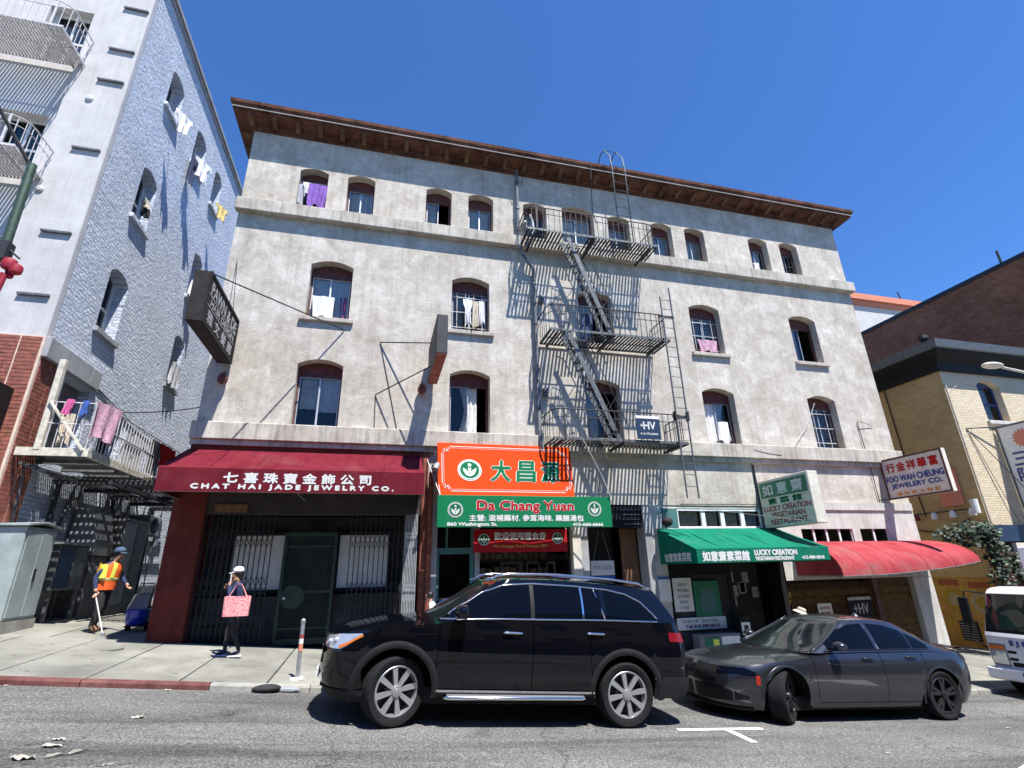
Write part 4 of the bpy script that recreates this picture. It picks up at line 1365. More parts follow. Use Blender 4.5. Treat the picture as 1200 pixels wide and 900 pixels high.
ra = thing('red_awning', (13.6, BY, 1.4), 'faded red rounded awning beside the green restaurant awning', 'awning')
rows = []
NU = 30
for j in range(9):
    t = j / 8; ang = t * pi / 2
    r = []
    for i in range(NU + 1):
        u = i / NU
        x = 11.25 + (15.88 - 11.25) * u
        zf = 1.41 + .27 * (u ** 2.2); zb = 2.30
        y = BY - .04 - 1.50 * math.sin(ang) ** 1.15 - .03 * math.sin(u * 9 * pi) * (1 - abs(2 * t - 1)) * .5
        z = zf + (zb - zf) * math.cos(ang) ** .9 - .015 * abs(math.sin(u * 4 * pi)) * math.sin(t * pi)
        r.append((x, y, z))
    rows.append(r)
MB().grid(rows).build('canopy', 'awn_red', ra, smooth=True)
for k, i in ((0, 0), (1, NU)):
    MB().add([rows[j][i] for j in range(9)] + [(rows[8][i][0], BY - .04, rows[8][i][2])], [tuple(range(10))]).build('end_panel', 'awn_red', ra)
mb = MB()
for i in (0, 10, 20, 30):
    x, y, z = rows[8][i]; mb.tube([(x, y + .01, z), (x, BY, z)], .014, 6)
mb.tube([Vector(p) + Vector((0, .012, 0.0)) for p in rows[8]], .014, 6); mb.build('frame', 'galvanised', ra)

for i in (6, 12, 18, 24): MB().tube([Vector(rows[j][i]) for j in range(9)], .012, 5).build('seam', 'awn_red', ra)

# blade signs
sgn = thing('black_blade_sign', (-3.7, 11.2, 6.42), 'weathered black projecting sign lettered HAIR DESIGN at the alley corner', 'sign')
MB().cbox(-3.88, -3.58, 10.10, 12.36, 6.42, 7.56, .015).build('box', 'sign_brown', sgn)
mb = MB()
for a, b, c, d in ((10.10, 12.36, 7.50, 7.56), (10.10, 12.36, 6.42, 6.48), (10.10, 10.16, 6.48, 7.50), (12.30, 12.36, 6.48, 7.50)): mb.box(-3.579, -3.555, a, b, c, d)
mb.build('rim', 'sign_black', sgn)
SR = (0, 1, 0)
text('lettering', 'PAWN & DE', (-3.578, 11.28, 7.28), SR, ZU, 1.95, .27, 'ink_grey', sgn, bold=.012)
text('lettering', 'HAIR DESIGN', (-3.578, 11.28, 6.99), SR, ZU, 1.80, .14, 'ink_grey', sgn, bold=.008)
text('lettering', '雅文髮廊', (-3.578, 11.25, 6.68), SR, ZU, 1.85, .27, 'ink_grey', sgn, bold=.008, spacing=1.7)
mb = MB(); mb.box(-3.579, -3.572, 10.2, 12.25, 7.10, 7.118); mb.box(-3.579, -3.572, 10.2, 12.25, 6.865, 6.883); mb.build('rule', 'ink_grey', sgn)
mb = MB(); mb.box(-3.8, -3.66, 12.36, BY, 7.3, 7.38); mb.box(-3.8, -3.66, 12.36, BY, 6.5, 6.58); mb.build('wall_bracket', 'iron', sgn)
mb = MB(); mb.tube([(-3.6, 10.3, 7.6), (-1.14, BY - .02, 7.62)], .016, 5); mb.tube([(-3.6, 11.9, 7.55), (-3.9, BY - .02, 9.3)], .009, 5); mb.build('stay', 'iron', sgn)
s2b = thing('narrow_blade_sign', (1.15, 11.3, 6.24), 'narrow rust-bottomed blade sign seen edge on between the windows', 'sign')
MB().cbox(1.02, 1.27, 10.35, 12.3, 6.26, 7.22, .012).build('box', 'slate', s2b)
MB().box(1.03, 1.26, 10.36, 12.29, 6.235, 6.258).build('bottom_plate', 'pipe_rust', s2b)
mb = MB(); mb.box(1.1, 1.19, 12.3, BY, 7.05, 7.12); mb.box(1.1, 1.19, 12.3, BY, 6.34, 6.4); mb.build('wall_bracket', 'iron', s2b)
mb = MB()
mb.tube([(1.02, 11.8, 7.15), (-.22, BY - .02, 7.36)], .016, 5); mb.tube([(1.02, 11.5, 6.4), (-.24, BY - .02, 5.92)], .016, 5)
mb.tube([(-.22, BY - .015, 7.36), (.34, BY - .015, 5.0)], .009, 5); mb.tube([(-.24, BY - .015, 5.92), (-.20, BY - .015, 4.5)], .009, 5)
mb.build('stay', 'iron', s2b)
for i, (x, z, lab) in enumerate(((-3.70, 6.05, 'small dark red wall lamp under the black blade sign'), (.89, 6.10, 'small dark red wall lamp beside the narrow blade sign'))):
    t = thing('wall_lamp', (x, BY - .05, z), lab, 'lamp', 'wall lamps under the blade signs')
    MB().lathe((x, BY - .13, z), [(.02, .14), (.07, .12), (.11, .02), (.10, -.07), (.05, -.12), (0.0, -.13)], 14).build('bowl', 'wood_red', t, smooth=.7)
    MB().tube([(x, BY - .13, z + .13), (x, BY - .06, z + .2), (x, BY, z + .18)], .015, 6).build('arm', 'iron', t)

lk = thing('lucky_blade_sign', (10.6, 11.5, 2.66), 'green and white projecting sign reading LUCKY CREATION VEGETARIAN RESTAURANT', 'sign')
MB().cbox(10.46, 10.78, 10.60, 12.43, 2.66, 3.94, .012).build('box', 'sign_cream', lk)
LR = (0, -1, 0)
MB().cbox(10.448, 10.459, 10.68, 12.36, 3.45, 3.86, .003).build('green_field', 'sign_green_dk', lk)
text('lettering', '如意齋', (10.447, 11.52, 3.655), LR, ZU, 1.45, .30, 'ink_white', lk, bold=.009, spacing=1.5)
text('lettering', '素菜館', (10.459, 11.52, 3.34), LR, ZU, 1.2, .15, 'ink_green', lk, bold=.008, spacing=1.6)
for i, s_ in enumerate(('LUCKY CREATION', 'VEGETARIAN', 'RESTAURANT')):
    text('lettering', s_, (10.459, 11.50, 3.15 - i * .175), LR, ZU, (1.65, 1.2, 1.28)[i], .13, 'ink_maroon', lk, bold=.007)
mb = MB(); mb.tube([(10.46, 12.46, 2.5), (10.46, 12.46, 4.45)], .03, 6); mb.box(10.5, 10.7, 12.43, BY, 3.7, 3.78); mb.box(10.5, 10.7, 12.43, BY, 2.8, 2.88); mb.build('mast', 'iron', lk)
MB().tube([(10.6, 10.7, 2.68), (8.3, 12.4, 3.2)], .005, 4).build('stay', 'iron_grey', lk)

fw = thing('cream_blade_sign', (15.12, 11.5, 3.48), 'cream projecting sign reading FOO WAH CHEUNG JEWELERY CO.', 'sign')
MB().cbox(15.10, 15.24, 10.53, 12.42, 3.49, 4.68, .006).build('panel', 'sign_cream', fw)
mb = MB()
for a, b, c, d in ((10.53, 12.42, 4.64, 4.69), (10.53, 12.42, 3.48, 3.53), (10.53, 10.58, 3.53, 4.64), (12.37, 12.42, 3.53, 4.64)): mb.box(15.08, 15.10, a, b, c, d)
mb.build('rim', 'wood_maroon', fw)
text('lettering', '行金祥華富', (15.099, 11.48, 4.40), LR, ZU, 1.55, .27, 'ink_red', fw, bold=.010, spacing=1.25)
text('lettering', 'FOO WAH CHEUNG', (15.099, 11.48, 4.06), LR, ZU, 1.72, .17, 'ink_blue', fw, bold=.012)
text('lettering', 'JEWELERY CO.', (15.099, 11.48, 3.83), LR, ZU, 1.5, .17, 'ink_blue', fw, bold=.012)
text('lettering', '美珠寶玉翡翠', (15.099, 11.48, 3.62), LR, ZU, 1.3, .10, 'ink_gold', fw, bold=.004, spacing=1.4)
mb = MB(); mb.tube([(15.16, 12.45, 4.72), (15.16, 12.7, 4.72)], .02, 5); mb.tube([(14.7, 12.47, 5.95), (14.72, 12.44, 4.7), (14.75, 12.46, 3.3)], .013, 5); mb.tube([(14.72, 12.4, 5.95), (15.3, 12.47, 5.85)], .008, 4)
mb.tube([(15.16, 12.4, 4.68), (14.72, 12.45, 4.72)], .016, 5); mb.tube([(15.16, 12.4, 3.5), (14.75, 12.45, 3.48)], .016, 5); mb.build('bracket', 'iron', fw)
# ------------------------------------------------------------------ left building: white front, blue painted brick side
XL = -7.42
lb = thing('corner_apartment_block', (-10, BY, 1.0), 'tall white building with blue painted brick side wall and red brick base', 'building')
smap = lambda a, b, d: (XL - d, a, b)
sops = [(14.42, 15.42, 15.98, 17.35, .20), (16.92, 17.95, 15.98, 17.4, .20), (19.2, 20.12, 15.98, 17.5, .20),
        (14.30, 15.30, 11.58, 13.25, .20), (18.98, 19.92, 11.60, 13.35, .20),
        (14.16, 15.20, 7.90, 9.62, .20), (18.92, 19.86, 8.08, 9.82, .20), (23.2, 24.1, 11.6, 13.4, .2), (23.2, 24.1, 15.98, 17.4, .2)]
mb = MB(); wall_sheet(mb, BY, 34, 6.84, 19.10, sops, smap, .42); mb.build('side_wall', 'blue_brick', lb, merge=True)
mb = MB(); wall_sheet(mb, BY + .9, 34, .2, 6.838, [(13.6, 14.75, 4.36, 6.30, 0), (15.7, 16.9, 4.36, 6.0, 0)], smap, .3); mb.build('side_wall', 'blue_brick', lb, merge=True)
for o in sops[:7] :
    l, r, b, s, rise = o
    w = MB()
    for a0, a1, c0, c1 in ((l, l + .06, b, s + .1), (r - .06, r, b, s + .1), (l + .06, r - .06, b, b + .06), (l + .06, r - .06, (b + s) / 2, (b + s) / 2 + .05)):
        w.box(XL - .42, XL - .34, a0, a1, c0, c1)
    wn = w.build('window', 'frame_white', lb)
    MB().add([(XL - .38, l + .05, b), (XL - .38, r - .05, b), (XL - .38, r - .05, s + .2), (XL - .38, l + .05, s + .2)], [(0, 1, 2, 3)]).build('pane', 'pane_dark', wn)
    MB().cbox(XL - .05, XL + .10, l - .08, r + .08, b - .14, b - .004, .01).build('sill', 'grey_trim' if b < 10 else 'blue_brick', wn)
    mb = MB(); curtain(mb, l + .1, r - .1, b + .08, s, .50, smap, folds=4); mb.build('curtain', 'cloth_grey', wn, smooth=True)
MB().box(XL + .001, XL + .014, BY + .001, BY + .16, 6.86, 19.09).build('corner_strip', 'white_stucco', lb)
# front: corner pier and recessed window bay
fops = [(-9.86, -8.82, 14.95, 17.0, 0), (-9.98, -8.95, 11.1, 13.08, 0), (-12.6, -11.5, 14.95, 17.0, 0), (-12.6, -11.5, 11.1, 13.08, 0), (-9.98, -8.95, 7.3, 9.2, 0)]
mb = MB(); wall_sheet(mb, -17, -8.72, 6.84, 19.10, fops, lambda a, b, d: (a, BY + .13 + d, b), .35)
mb.box(-8.72, XL - .004, BY, BY + .3, 6.84, 19.10)
mb.build('front_wall', 'white_stucco', lb, fix=False)
for o in fops:
    l, r, b, s, _ = o; w = MB(); y = BY + .40
    for a0, a1, c0, c1 in ((l, l + .07, b, s), (r - .07, r, b, s), (l + .07, r - .07, b, b + .07), (l + .07, r - .07, s - .07, s), (l + .07, r - .07, (b + s) / 2, (b + s) / 2 + .06), ((l + r) / 2 - .03, (l + r) / 2 + .03, b + .07, s - .07)):
        w.box(a0, a1, y, y + .06, c0, c1)
    wn = w.build('window', 'frame_white', lb)
    MB().add([(l + .05, y + .03, b), (r - .05, y + .03, b), (r - .05, y + .03, s), (l + .05, y + .03, s)], [(0, 1, 2, 3)]).build('pane', 'pane', wn)
    mb = MB(); curtain(mb, l + .1, r - .1, b + .1, s - .1, .66, fmap, folds=5); mb.build('curtain', 'teal_paint' if b < 12 else 'cloth_grey', wn, smooth=True)
for z in (17.3, 15.63, 14.46, 12.08, 9.53, 7.83):
    MB().cbox(-8.08 - (17.3 - z) * .012, -7.46 - (17.3 - z) * .012, BY - .07, BY - .002, z - .03, z + .03, .006).build('ledge', 'galv_dark', lb)
for x, z in ((-8.15, 13.75), (-8.5, 10.7)):
    MB().lathe((x, BY - .002, z), [(.09, 0), (.09, -.03), (.05, -.05), (.0, -.05)], 14, 'y').build('wall_vent', 'white_stucco', lb)
mb = MB(); mb.box(XL - .3, XL + .12, BY - .1, 34, 19.10, 19.24); mb.box(XL - .25, XL + .05, BY - .05, 34, 18.95, 19.098); mb.box(-17, XL - .3, BY - .1, BY + .4, 19.10, 19.24)
mb.build('parapet_coping', 'grey_trim', lb)
MB().box(-17, XL - .5, BY + .5, 33.9, 19.0, 19.06).build('roof', 'slate', lb)
mb = MB()
for z in (7.0, 10.6, 14.2, 18.8): mb.box(-16.9, XL - .45, BY + .55, 33.9, z, z + .2)
mb.box(-16.9, XL - .45, 20.0, 20.2, 7.2, 18.8); mb.box(-10.6, -10.4, BY + .6, 20, 7.2, 18.8); mb.box(-12.5, XL - .45, 16.2, 16.35, 7.2, 18.8)
mb.build('interior', 'room_dark', lb)
MB().add([(-17, BY, .5), (-17, 34, .5), (-17, 34, 19.1), (-17, BY, 19.1)], [(0, 1, 2, 3)]).build('far_wall', 'white_stucco', lb)
# red brick base built brick by brick
base = MB(); base.box(-8.75, XL + .030, BY - .030, BY + .88, .9, 6.83); base.box(-16, -8.75, BY + .3, BY + .9, .9, 6.83)
pier = base.build('brick_pier', 'mortar', lb)
bk = None
bh, bw = .088, .40
zrow = 2.5
n_b = 0
while zrow < 6.74:
    for k, (x, y, ax) in enumerate([(XL - .215, BY, 'x'), (XL - .63, BY, 'x'), (XL - 1.045, BY, 'x'), (XL, BY + .225, 'y'), (XL, BY + .64, 'y')]):
        if k == 2 and 5.86 < zrow < 6.42: continue
        if bk is None:
            bk = MB().cbox(-.192, .192, -.045, .045, 0, .076, .004); bk.v = [tuple(Vector(v) + ORG[pier.name]) for v in bk.v]
            bk = bk.build('brick', 'brick_tile', pier)
            o = bk
        else:
            o = bk.copy(); COL.objects.link(o)
        o.location = Vector((x + random.uniform(-.002, .002), y + random.uniform(-.002, .002), zrow)) - ORG[pier.name]
        o.rotation_euler = (0, 0, pi / 2 if ax == 'y' else 0)
        n_b += 1
    zrow += bh
mb = MB(); mb.box(-8.9, -8.0, BY - .04, BY + .3, 5.86, 6.42); mb.build('dark_window', 'car_glass', pier)
mb = MB(); mb.box(-9.6, -7.64, BY - .55, BY - .03, 4.35, 5.56); mb.build('black_canopy', 'sign_black', lb)
# concrete lintel on the alley side
MB().cbox(XL - .1, XL + .14, BY - .02, 14.80, 6.36, 6.835, .01).build('lintel', 'grey_trim', lb)
MB().box(XL - .3, XL - .25, 13.45, 14.9, 4.3, 6.36).build('alley_door', 'room_wall', lb)
MB().box(XL - .02, XL + .02, 13.02, 13.4, 1.0, 6.36).build('side_panel', 'grey_trim', lb)

# fire escape on the white front
lf = thing('white_fire_escape', (-10, BY, 11.0), 'white painted fire escape with slatted platforms on the white building', 'fire escape')
platform(lf, -13.2, -8.50, 14.87, BY + .1, 11.40, 'iron_white', 'iron_white', rail=.85, pitch=.075, bul=.16, R=.35)
platform(lf, -13.2, -8.50, 11.00, BY + .1, 11.40, 'iron_white', 'iron_white', rail=.85, pitch=.075, bul=.16, R=.35)

# cream gallery over the alley
al = thing('alley_gallery', (-6.7, 14, 4.25), 'cream steel gallery with railings over the alley beside the brick pier', 'balcony')
GX0, GX1, GY0, GY1, GZ = -7.40, -6.05, 12.58, 18.6, 4.30
MB().box(-7.05, -6.93, GY0 - .04, GY0 + .08, 4.30, 6.34).build('post', 'iron_cream', al, bevel=.008)
mb = MB(); mb.box(GX0 + .05, GX1, GY0 - .03, GY0 + .03, GZ - .12, GZ + .05); mb.box(GX1 - .06, GX1, GY0 + .03, GY1, GZ - .12, GZ + .05); mb.build('edge_beam', 'iron_cream', al)
MB().bar((-6.98, GY0 - .06, 5.36), (-6.15, GY0 - .06, GZ), .04, .06, (0, 1, 0)).build('brace', 'iron_cream', al)
mb = MB(); y = GY0 + .1
while y < GY1:
    if not (16.2 < y < 16.5): mb.box(GX0 + .02, GX1 - .061, y, y + .05, GZ - .02, GZ + .005)
    y += .085
mb.build('slats', 'iron', al, kind='stuff')
mb = MB()
for y in (13.4, 14.4, 15.4, 16.4, 17.4): mb.box(GX0, GX1 - .07, y, y + .06, GZ - .14, GZ - .03)
build_each(mb, 'joist', 'galv_dark', al)
mb = MB()
for f in (.55, 1.0):
    mb.tube([(-6.98, GY0, GZ + 1.06 * f), (GX1, GY0, GZ + 1.06 * f), (GX1, GY1, GZ + 1.06 * f)], .014, 5)
mb.build('rail', 'iron_white', al)
mb = MB(); x = -6.88
while x < GX1: mb.bar((x, GY0, GZ), (x, GY0, GZ + 1.06), .014, .014); x += .15
y = GY0
while y < GY1: mb.bar((GX1, y, GZ), (GX1, y, GZ + 1.06), .016, .016); y += .16
mb.build('balusters', 'iron_white', al, kind='stuff')
MB().box(GX1 - .03, GX1 - .005, 15.5, 16.2, GZ + .1, GZ + 1.0).build('screen_panel', 'galv_dark', al)
MB().box(GX1 - .16, GX1 - .10, 14.2, 15.2, GZ + .06, GZ + .85).build('screen_panel', 'cloth_grey', al)
# lower lean-to beams and gratings below the gallery
mb = MB()
for k in range(4): mb.tube([(-7.3 + k * .12, 12.75, 4.05 - k * .05), (-7.3 + k * .12, 21, 4.15 - k * .05)], .035, 6)
mb.build('pipe_run', 'galv_dark', lb)
mb = MB()
for y in (14.2, 15.6, 17.0, 18.4, 19.8): mb.box(-7.4, -4.5, y, y + .07, 3.85, 3.95)
mb.box(-6.0, -5.92, 13.6, 21, 3.76, 3.85); mb.box(-4.9, -4.82, 13.6, 21, 3.76, 3.85)
x = -7.3
while x < -4.4:
    mb.box(x, x + .045, 13.8, 21, 3.955, 3.97); x += .11
lt = mb.build('alley_grating', 'iron', None, label='rusty iron grating roof spanning the alley under the gallery', cat='grating')
for y in (14.3, 17.1, 19.9):
    for x in (-7.3, -4.6):
        MB().box(x - .04, x + .04, y - .04, y + .04, sw(x, y) - .02, 3.85).build('post', 'iron', lt)

# ---- alley things
cb = thing('utility_cabinet', (-6.9, 13, sw(-6.9, 13)), 'tall grey green metal utility cabinet at the alley mouth', 'cabinet')
b0 = 1.02
MB().box(-7.36, -6.60, 12.32, 13.42, sw(-6.6, 12.4) - .05, b0).build('plinth', 'kerb_grey', cb)
mb = MB(); mb.cbox(-7.35, -6.62, 12.34, 13.40, b0, 2.74, .02); bd = mb.build('body', 'cabinet', cb)
MB().poly([(-7.40, 12.28, 2.75), (-6.56, 12.28, 2.75), (-6.56, 12.9, 2.83), (-6.56, 13.46, 2.75), (-7.40, 13.46, 2.75)], (0, 0, .035)).build('lid', 'cabinet', cb, fix=True)
for y0, y1 in ((12.40, 12.86), (12.88, 13.34)): MB().cbox(-6.615, -6.595, y0, y1, b0 + .06, 2.68, .006).build('door', 'cabinet', cb)
MB().box(-6.594, -6.565, 12.90, 12.93, 1.72, 1.95).build('handle', 'sign_black', cb)
eb = thing('electrical_box', (-6.7, 14.5, 1.5), 'grey electrical box with rusty front on the alley wall', 'electrical box')
MB().cbox(-7.3, -6.72, 13.90, 15.15, 1.52, 2.48, .015).build('body', 'galv_dark', eb)
MB().box(-7.36, -6.66, 13.84, 15.22, 2.481, 2.53).build('lid', 'galvanised', eb)
MB().box(-6.72, -6.705, 13.95, 14.5, 1.56, 2.44).build('door', 'navy_panel', eb); MB().box(-6.72, -6.705, 14.53, 15.10, 1.56, 2.44).build('door', 'galv_dark', eb)
mb = MB()
for y in (13.98, 15.05):
    for x in (-7.2, -6.8): mb.box(x, x + .06, y, y + .06, sw(x, y) - .01, 1.52)
build_each(mb, 'leg', 'galv_dark', eb)
du = thing('ventilation_duct', (-6.9, 16, 1.0), 'large pale sheet metal duct with sloping top in the alley', 'duct')
MB().poly([(-7.35, 15.40, 2.3), (-6.75, 15.40, 2.3), (-6.75, 15.40, 2.62), (-6.95, 15.40, 3.4), (-7.35, 15.40, 3.45)], (0, .95, 0)).build('hood', 'duct', du, fix=True)
MB().box(-7.3, -6.80, 15.45, 16.3, sw(-7, 16) - .02, 2.295).build('trunk', 'galv_dark', du)
for k in range(7): MB().box(-6.799, -6.78, 15.5 + k * .11, 15.53 + k * .11, 1.1, 2.25).build('rib', 'galvanised', du)
tc = thing('tall_steel_locker', (-6.9, 17.3, sw(-6.9, 17)), 'tall dark steel locker deep in the shaded alley', 'locker')
MB().cbox(-7.3, -6.65, 16.5, 18.1, sw(-7, 17) - .02, 3.3, .02).build('body', 'galv_dark', tc)
MB().box(-6.649, -6.63, 16.55, 17.28, 1.1, 3.2).build('door', 'duct', tc); MB().box(-6.649, -6.63, 17.32, 18.05, 1.1, 3.2).build('door', 'galv_dark', tc)
ac = thing('air_conditioner', (-6.9, 18.9, 3.0), 'boxy air conditioner with round fan high in the alley', 'air conditioner')
MB().cbox(-7.36, -6.85, 18.6, 19.5, 3.0, 3.6, .02).build('body', 'duct', ac)
MB().lathe((-6.849, 19.05, 3.3), [(.24, 0), (.24, .02), (.05, .03), (0, .03)], 18, 'x').build('fan', 'sign_black', ac)
mb = MB(); rr = random.Random(5)
for i in range(9):
    y = 13.1 + rr.uniform(0, 8); mb.tube([(XL + .05, y, sw(-7.4, y)), (XL + .05, y, 3.2 + rr.uniform(-1, .5)), (XL + .05, y + rr.uniform(-.4, .4), 4.1)], rr.uniform(.015, .04), 6)
build_each(mb, 'wall_pipe', 'galv_dark', lb)
mb = MB()
for i in range(10):
    y = 13.5 + i * .8; z = 2.4 + (i * 37 % 11) * .12; mb.box(XL + .005, XL + .10, y, y + .22, z, z + .3)
build_each(mb, 'junction_box', 'galvanised', lb)
# cables between the buildings
cable([(XL, 15.0, 5.9), (BX0 - .02, 13.0, 5.55)], .012, sag=.03).build('overhead_cable', 'sign_black', None, label='thin black cable crossing the alley above the gallery railing', cat='cable')
cable([(XL, 14.0, 6.75), (XL + .05, 20.0, 5.6)], .009, sag=.015).build('cable', 'sign_black', lb)
cable([(XL + .02, 12.7, 6.86), (XL + .03, 17, 6.2), (XL + .03, 22, 5.9)], .012, sag=.005).build('cable', 'sign_black', lb)

# green sign mast with red lanterns at the left edge
gm = thing('lantern_mast', (-7.02, 10.0, 7.3), 'green steel mast with black stay and red lanterns at the left edge', 'mast')
MB().tube([(-7.06, 10.0, 9.45), (-7.0, 10.0, 7.6)], .075, 10).build('mast', 'steel_green', gm, smooth=.7)
MB().tube([(-8.1, 10.0, 10.95), (-7.05, 10.0, 9.35)], .035, 6).build('stay', 'sign_black', gm)
mb = MB(); mb.box(-7.2, -6.9, 9.9, 10.1, 7.25, 7.62); mb.tube([(-7.0, 10, 7.55), (-6.72, 10, 7.32)], .02, 5); mb.tube([(-7.05, 10, 7.2), (-6.85, 10, 7.05), (-6.83, 10, 6.95)], .018, 5); mb.tube([(-7.3, 10, 7.9), (-6.98, 10, 7.6)], .015, 5); mb.build('bracket', 'iron', gm)
mb = MB(); mb.lathe((-6.84, 10, 7.18), [(.03, .13), (.10, .09), (.12, 0), (.10, -.09), (.03, -.13)], 12); mb.lathe((-6.70, 9.98, 7.08), [(.03, .11), (.09, .07), (.10, 0), (.09, -.07), (.03, -.11)], 12); mb.lathe((-6.82, 10.06, 7.0), [(.02, .08), (.06, .05), (.06, -.05), (.02, -.08)], 10)
mb.build('lantern', 'lantern_red', gm, smooth=.8)
MB().tube([(-6.86, 10, 6.98), (-6.92, 10, 6.28)], [.055, .06], 10).build('tassel', 'lantern_red', gm)
# ------------------------------------------------------------------ right building
XR0 = 19.0
rbd = thing('cream_brick_building', (22, BY, -1.0), 'low cream brick building with black eaves and ochre side wall across the alley', 'building')
mb = MB(); wall_sheet(mb, XR0, 31, 2.75, 8.5, [(20.58, 21.68, 6.3, 7.62, .22), (24.2, 25.3, 6.3, 7.62, .22), (27.5, 28.6, 6.3, 7.62, .22)], fmap, .3); mb.build('front_wall', 'cream_brick', rbd, merge=True)
for l in (20.58, 24.2, 27.5):
    r = l + 1.1; b, s = 6.3, 7.62; y = BY + .22; w = MB()
    for a0, a1, c0, c1 in ((l, l + .08, b, s), (r - .08, r, b, s), (l + .08, r - .08, b, b + .08), (l + .08, r - .08, 6.95, 7.03)): w.box(a0, a1, y, y + .06, c0, c1)
    wn = w.build('window', 'frame_blue', rbd)
    MB().poly([(l, y, s)] + [(a, y, z) for a, z in arch(l, r, s, .22)][1:-1] + [(r, y, s)], (0, .06, 0)).build('head_panel', 'frame_blue', wn, fix=True)
    MB().add([(l + .06, y + .03, b), (r - .06, y + .03, b), (r - .06, y + .03, s), (l + .06, y + .03, s)], [(0, 1, 2, 3)]).build('pane', 'pane_dark', wn)
    MB().cbox(l - .1, r + .1, BY - .1, BY + .05, b - .13, b - .004, .01).build('sill', 'white_paint', wn)
    mb = MB(); curtain(mb, l + .1, r - .1, 6.4, 7.6, .42, fmap, folds=4); mb.build('curtain', 'curtain_blue', wn, smooth=True)
MB().add([(XR0, 34, 1.2), (XR0, BY, 1.2), (XR0, BY, 8.5), (XR0, 34, 8.5)], [(0, 1, 2, 3)]).build('side_wall', 'tan_brick', rbd)
MB().add([(XR0 - .004, 34, -2), (XR0 - .004, BY, -2), (XR0 - .004, BY, 1.2), (XR0 - .004, 34, 1.2)], [(0, 1, 2, 3)]).build('side_wall', 'yellow_wall', rbd)
mb = MB(); mb.box(XR0 + .02, 31, BY + .4, 33.9, 4.9, 5.1); mb.box(XR0 + .02, 31, 18, 18.1, -2, 8.4); mb.box(22.8, 22.95, BY + .4, 18, 2.7, 8.4); mb.build('interior', 'room_dark', rbd)
# eaves
prof = [(0.0, 8.05), (.10, 8.05), (.12, 8.35), (.45, 8.60), (.50, 8.72), (.56, 8.74), (.60, 9.02), (.0, 9.08)]
rings = [[(XR0 - p, 34, z) for p, z in prof], [(XR0 - p, BY - p, z) for p, z in prof], [(31, BY - p, z) for p, z in prof]]
MB().grid([r[:5] for r in rings]).build('eaves', 'sign_black', rbd)
MB().grid([r[4:] for r in rings]).build('gutter', 'iron_grey', rbd)
MB().add([(XR0, BY, 9.06), (31, BY, 9.06), (31, 34, 9.06), (XR0, 34, 9.06)], [(0, 1, 2, 3)]).build('roof', 'slate', rbd)
rv = MB().lathe((18.65, 12.4, 9.02), [(.10, 0), (.10, .16), (.17, .2), (.12, .34), (0, .36)], 12).build('roof_vent', 'sign_black', rbd)
# ground floor band and front
MB().box(XR0, 31, BY - .12, BY + .3, 2.25, 2.745).build('dark_band', 'navy_panel', rbd)
MB().box(XR0, 31, BY + .02, BY + .3, -2, 2.25).build('shop_wall', 'wood_maroon', rbd)
mb = MB(); mb.box(19.45, 23, BY - .25, BY - .13, .9, 2.2); sp_ = mb.build('sign_panel', 'sign_cream', rbd)
MB().lathe((20.4, BY - .252, 1.5), [(.22, 0), (.22, -.01)], 14, 'y').build('flower_print', 'leaf_light', sp_)
MB().lathe((20.85, BY - .252, 1.35), [(.16, 0), (.16, -.012)], 14, 'y').build('flower_print', 'bag_pink', sp_)
# mural and vent on the ochre side wall
def sdisc(y, z, r, m, d=.01, n=26):
    return MB().lathe((XR0 - .005, y, z), [(r, 0), (r, -d)], n, 'x').build('painted_disc', m, rbd)
sdisc(14.28, .50, .36, 'mural_yellow'); sdisc(14.28, .50, .20, 'mural_cream', .014); sdisc(13.45, .42, .34, 'mural_cream'); sdisc(13.45, .42, .17, 'mural_yellow', .014)
for y, z in ((14.35, 1.02), (13.40, .95)):
    MB().cbox(XR0 - .02, XR0 - .006, y - .32, y + .32, z - .09, z + .09, .005).build('painted_scroll', 'mural_brown', rbd)
vt = MB().box(XR0 - .03, XR0 - .006, 13.78, 14.36, -.74, -.16).build('vent_frame', 'sign_black', rbd)
for k in range(7): MB().box(XR0 - .06, XR0 - .031, 13.82, 14.32, -.70 + k * .075, -.67 + k * .075).build('louvre', 'galv_dark', vt)
mb = MB(); mb.box(XR0 - .10, XR0 - .006, 15.0, 15.5, -.9, 1.3); mb.build('shutter', 'wood_maroon', rbd)
MB().box(XR0 - .06, XR0 - .006, 15.6, 16.2, 1.35, 2.3).build('shutter', 'wood_red', rbd)
mb = MB(); mb.tube([(XR0 - .05, 14.6, 8.3), (XR0 - .05, 14.55, 5.2), (XR0 - .05, 14.4, 3.2)], .02, 5); mb.tube([(XR0 - .04, 13.0, 3.0), (XR0 - .04, 14.0, 2.6), (XR0 - .04, 15.5, 2.9)], .02, 5); mb.build('wall_cable', 'sign_black', rbd)
mb = MB()
for z in (7.2, 5.6, 4.3): mb.tube([(XR0 + .05, BY - .03, z), (XR0 + .25, BY - .25, z + .25)], .012, 4)
mb.tube([(XR0 + .06, BY - .03, 7.6), (XR0 + .06, BY - .03, 2.8)], .02, 5); mb.build('conduit', 'iron_cream', rbd)
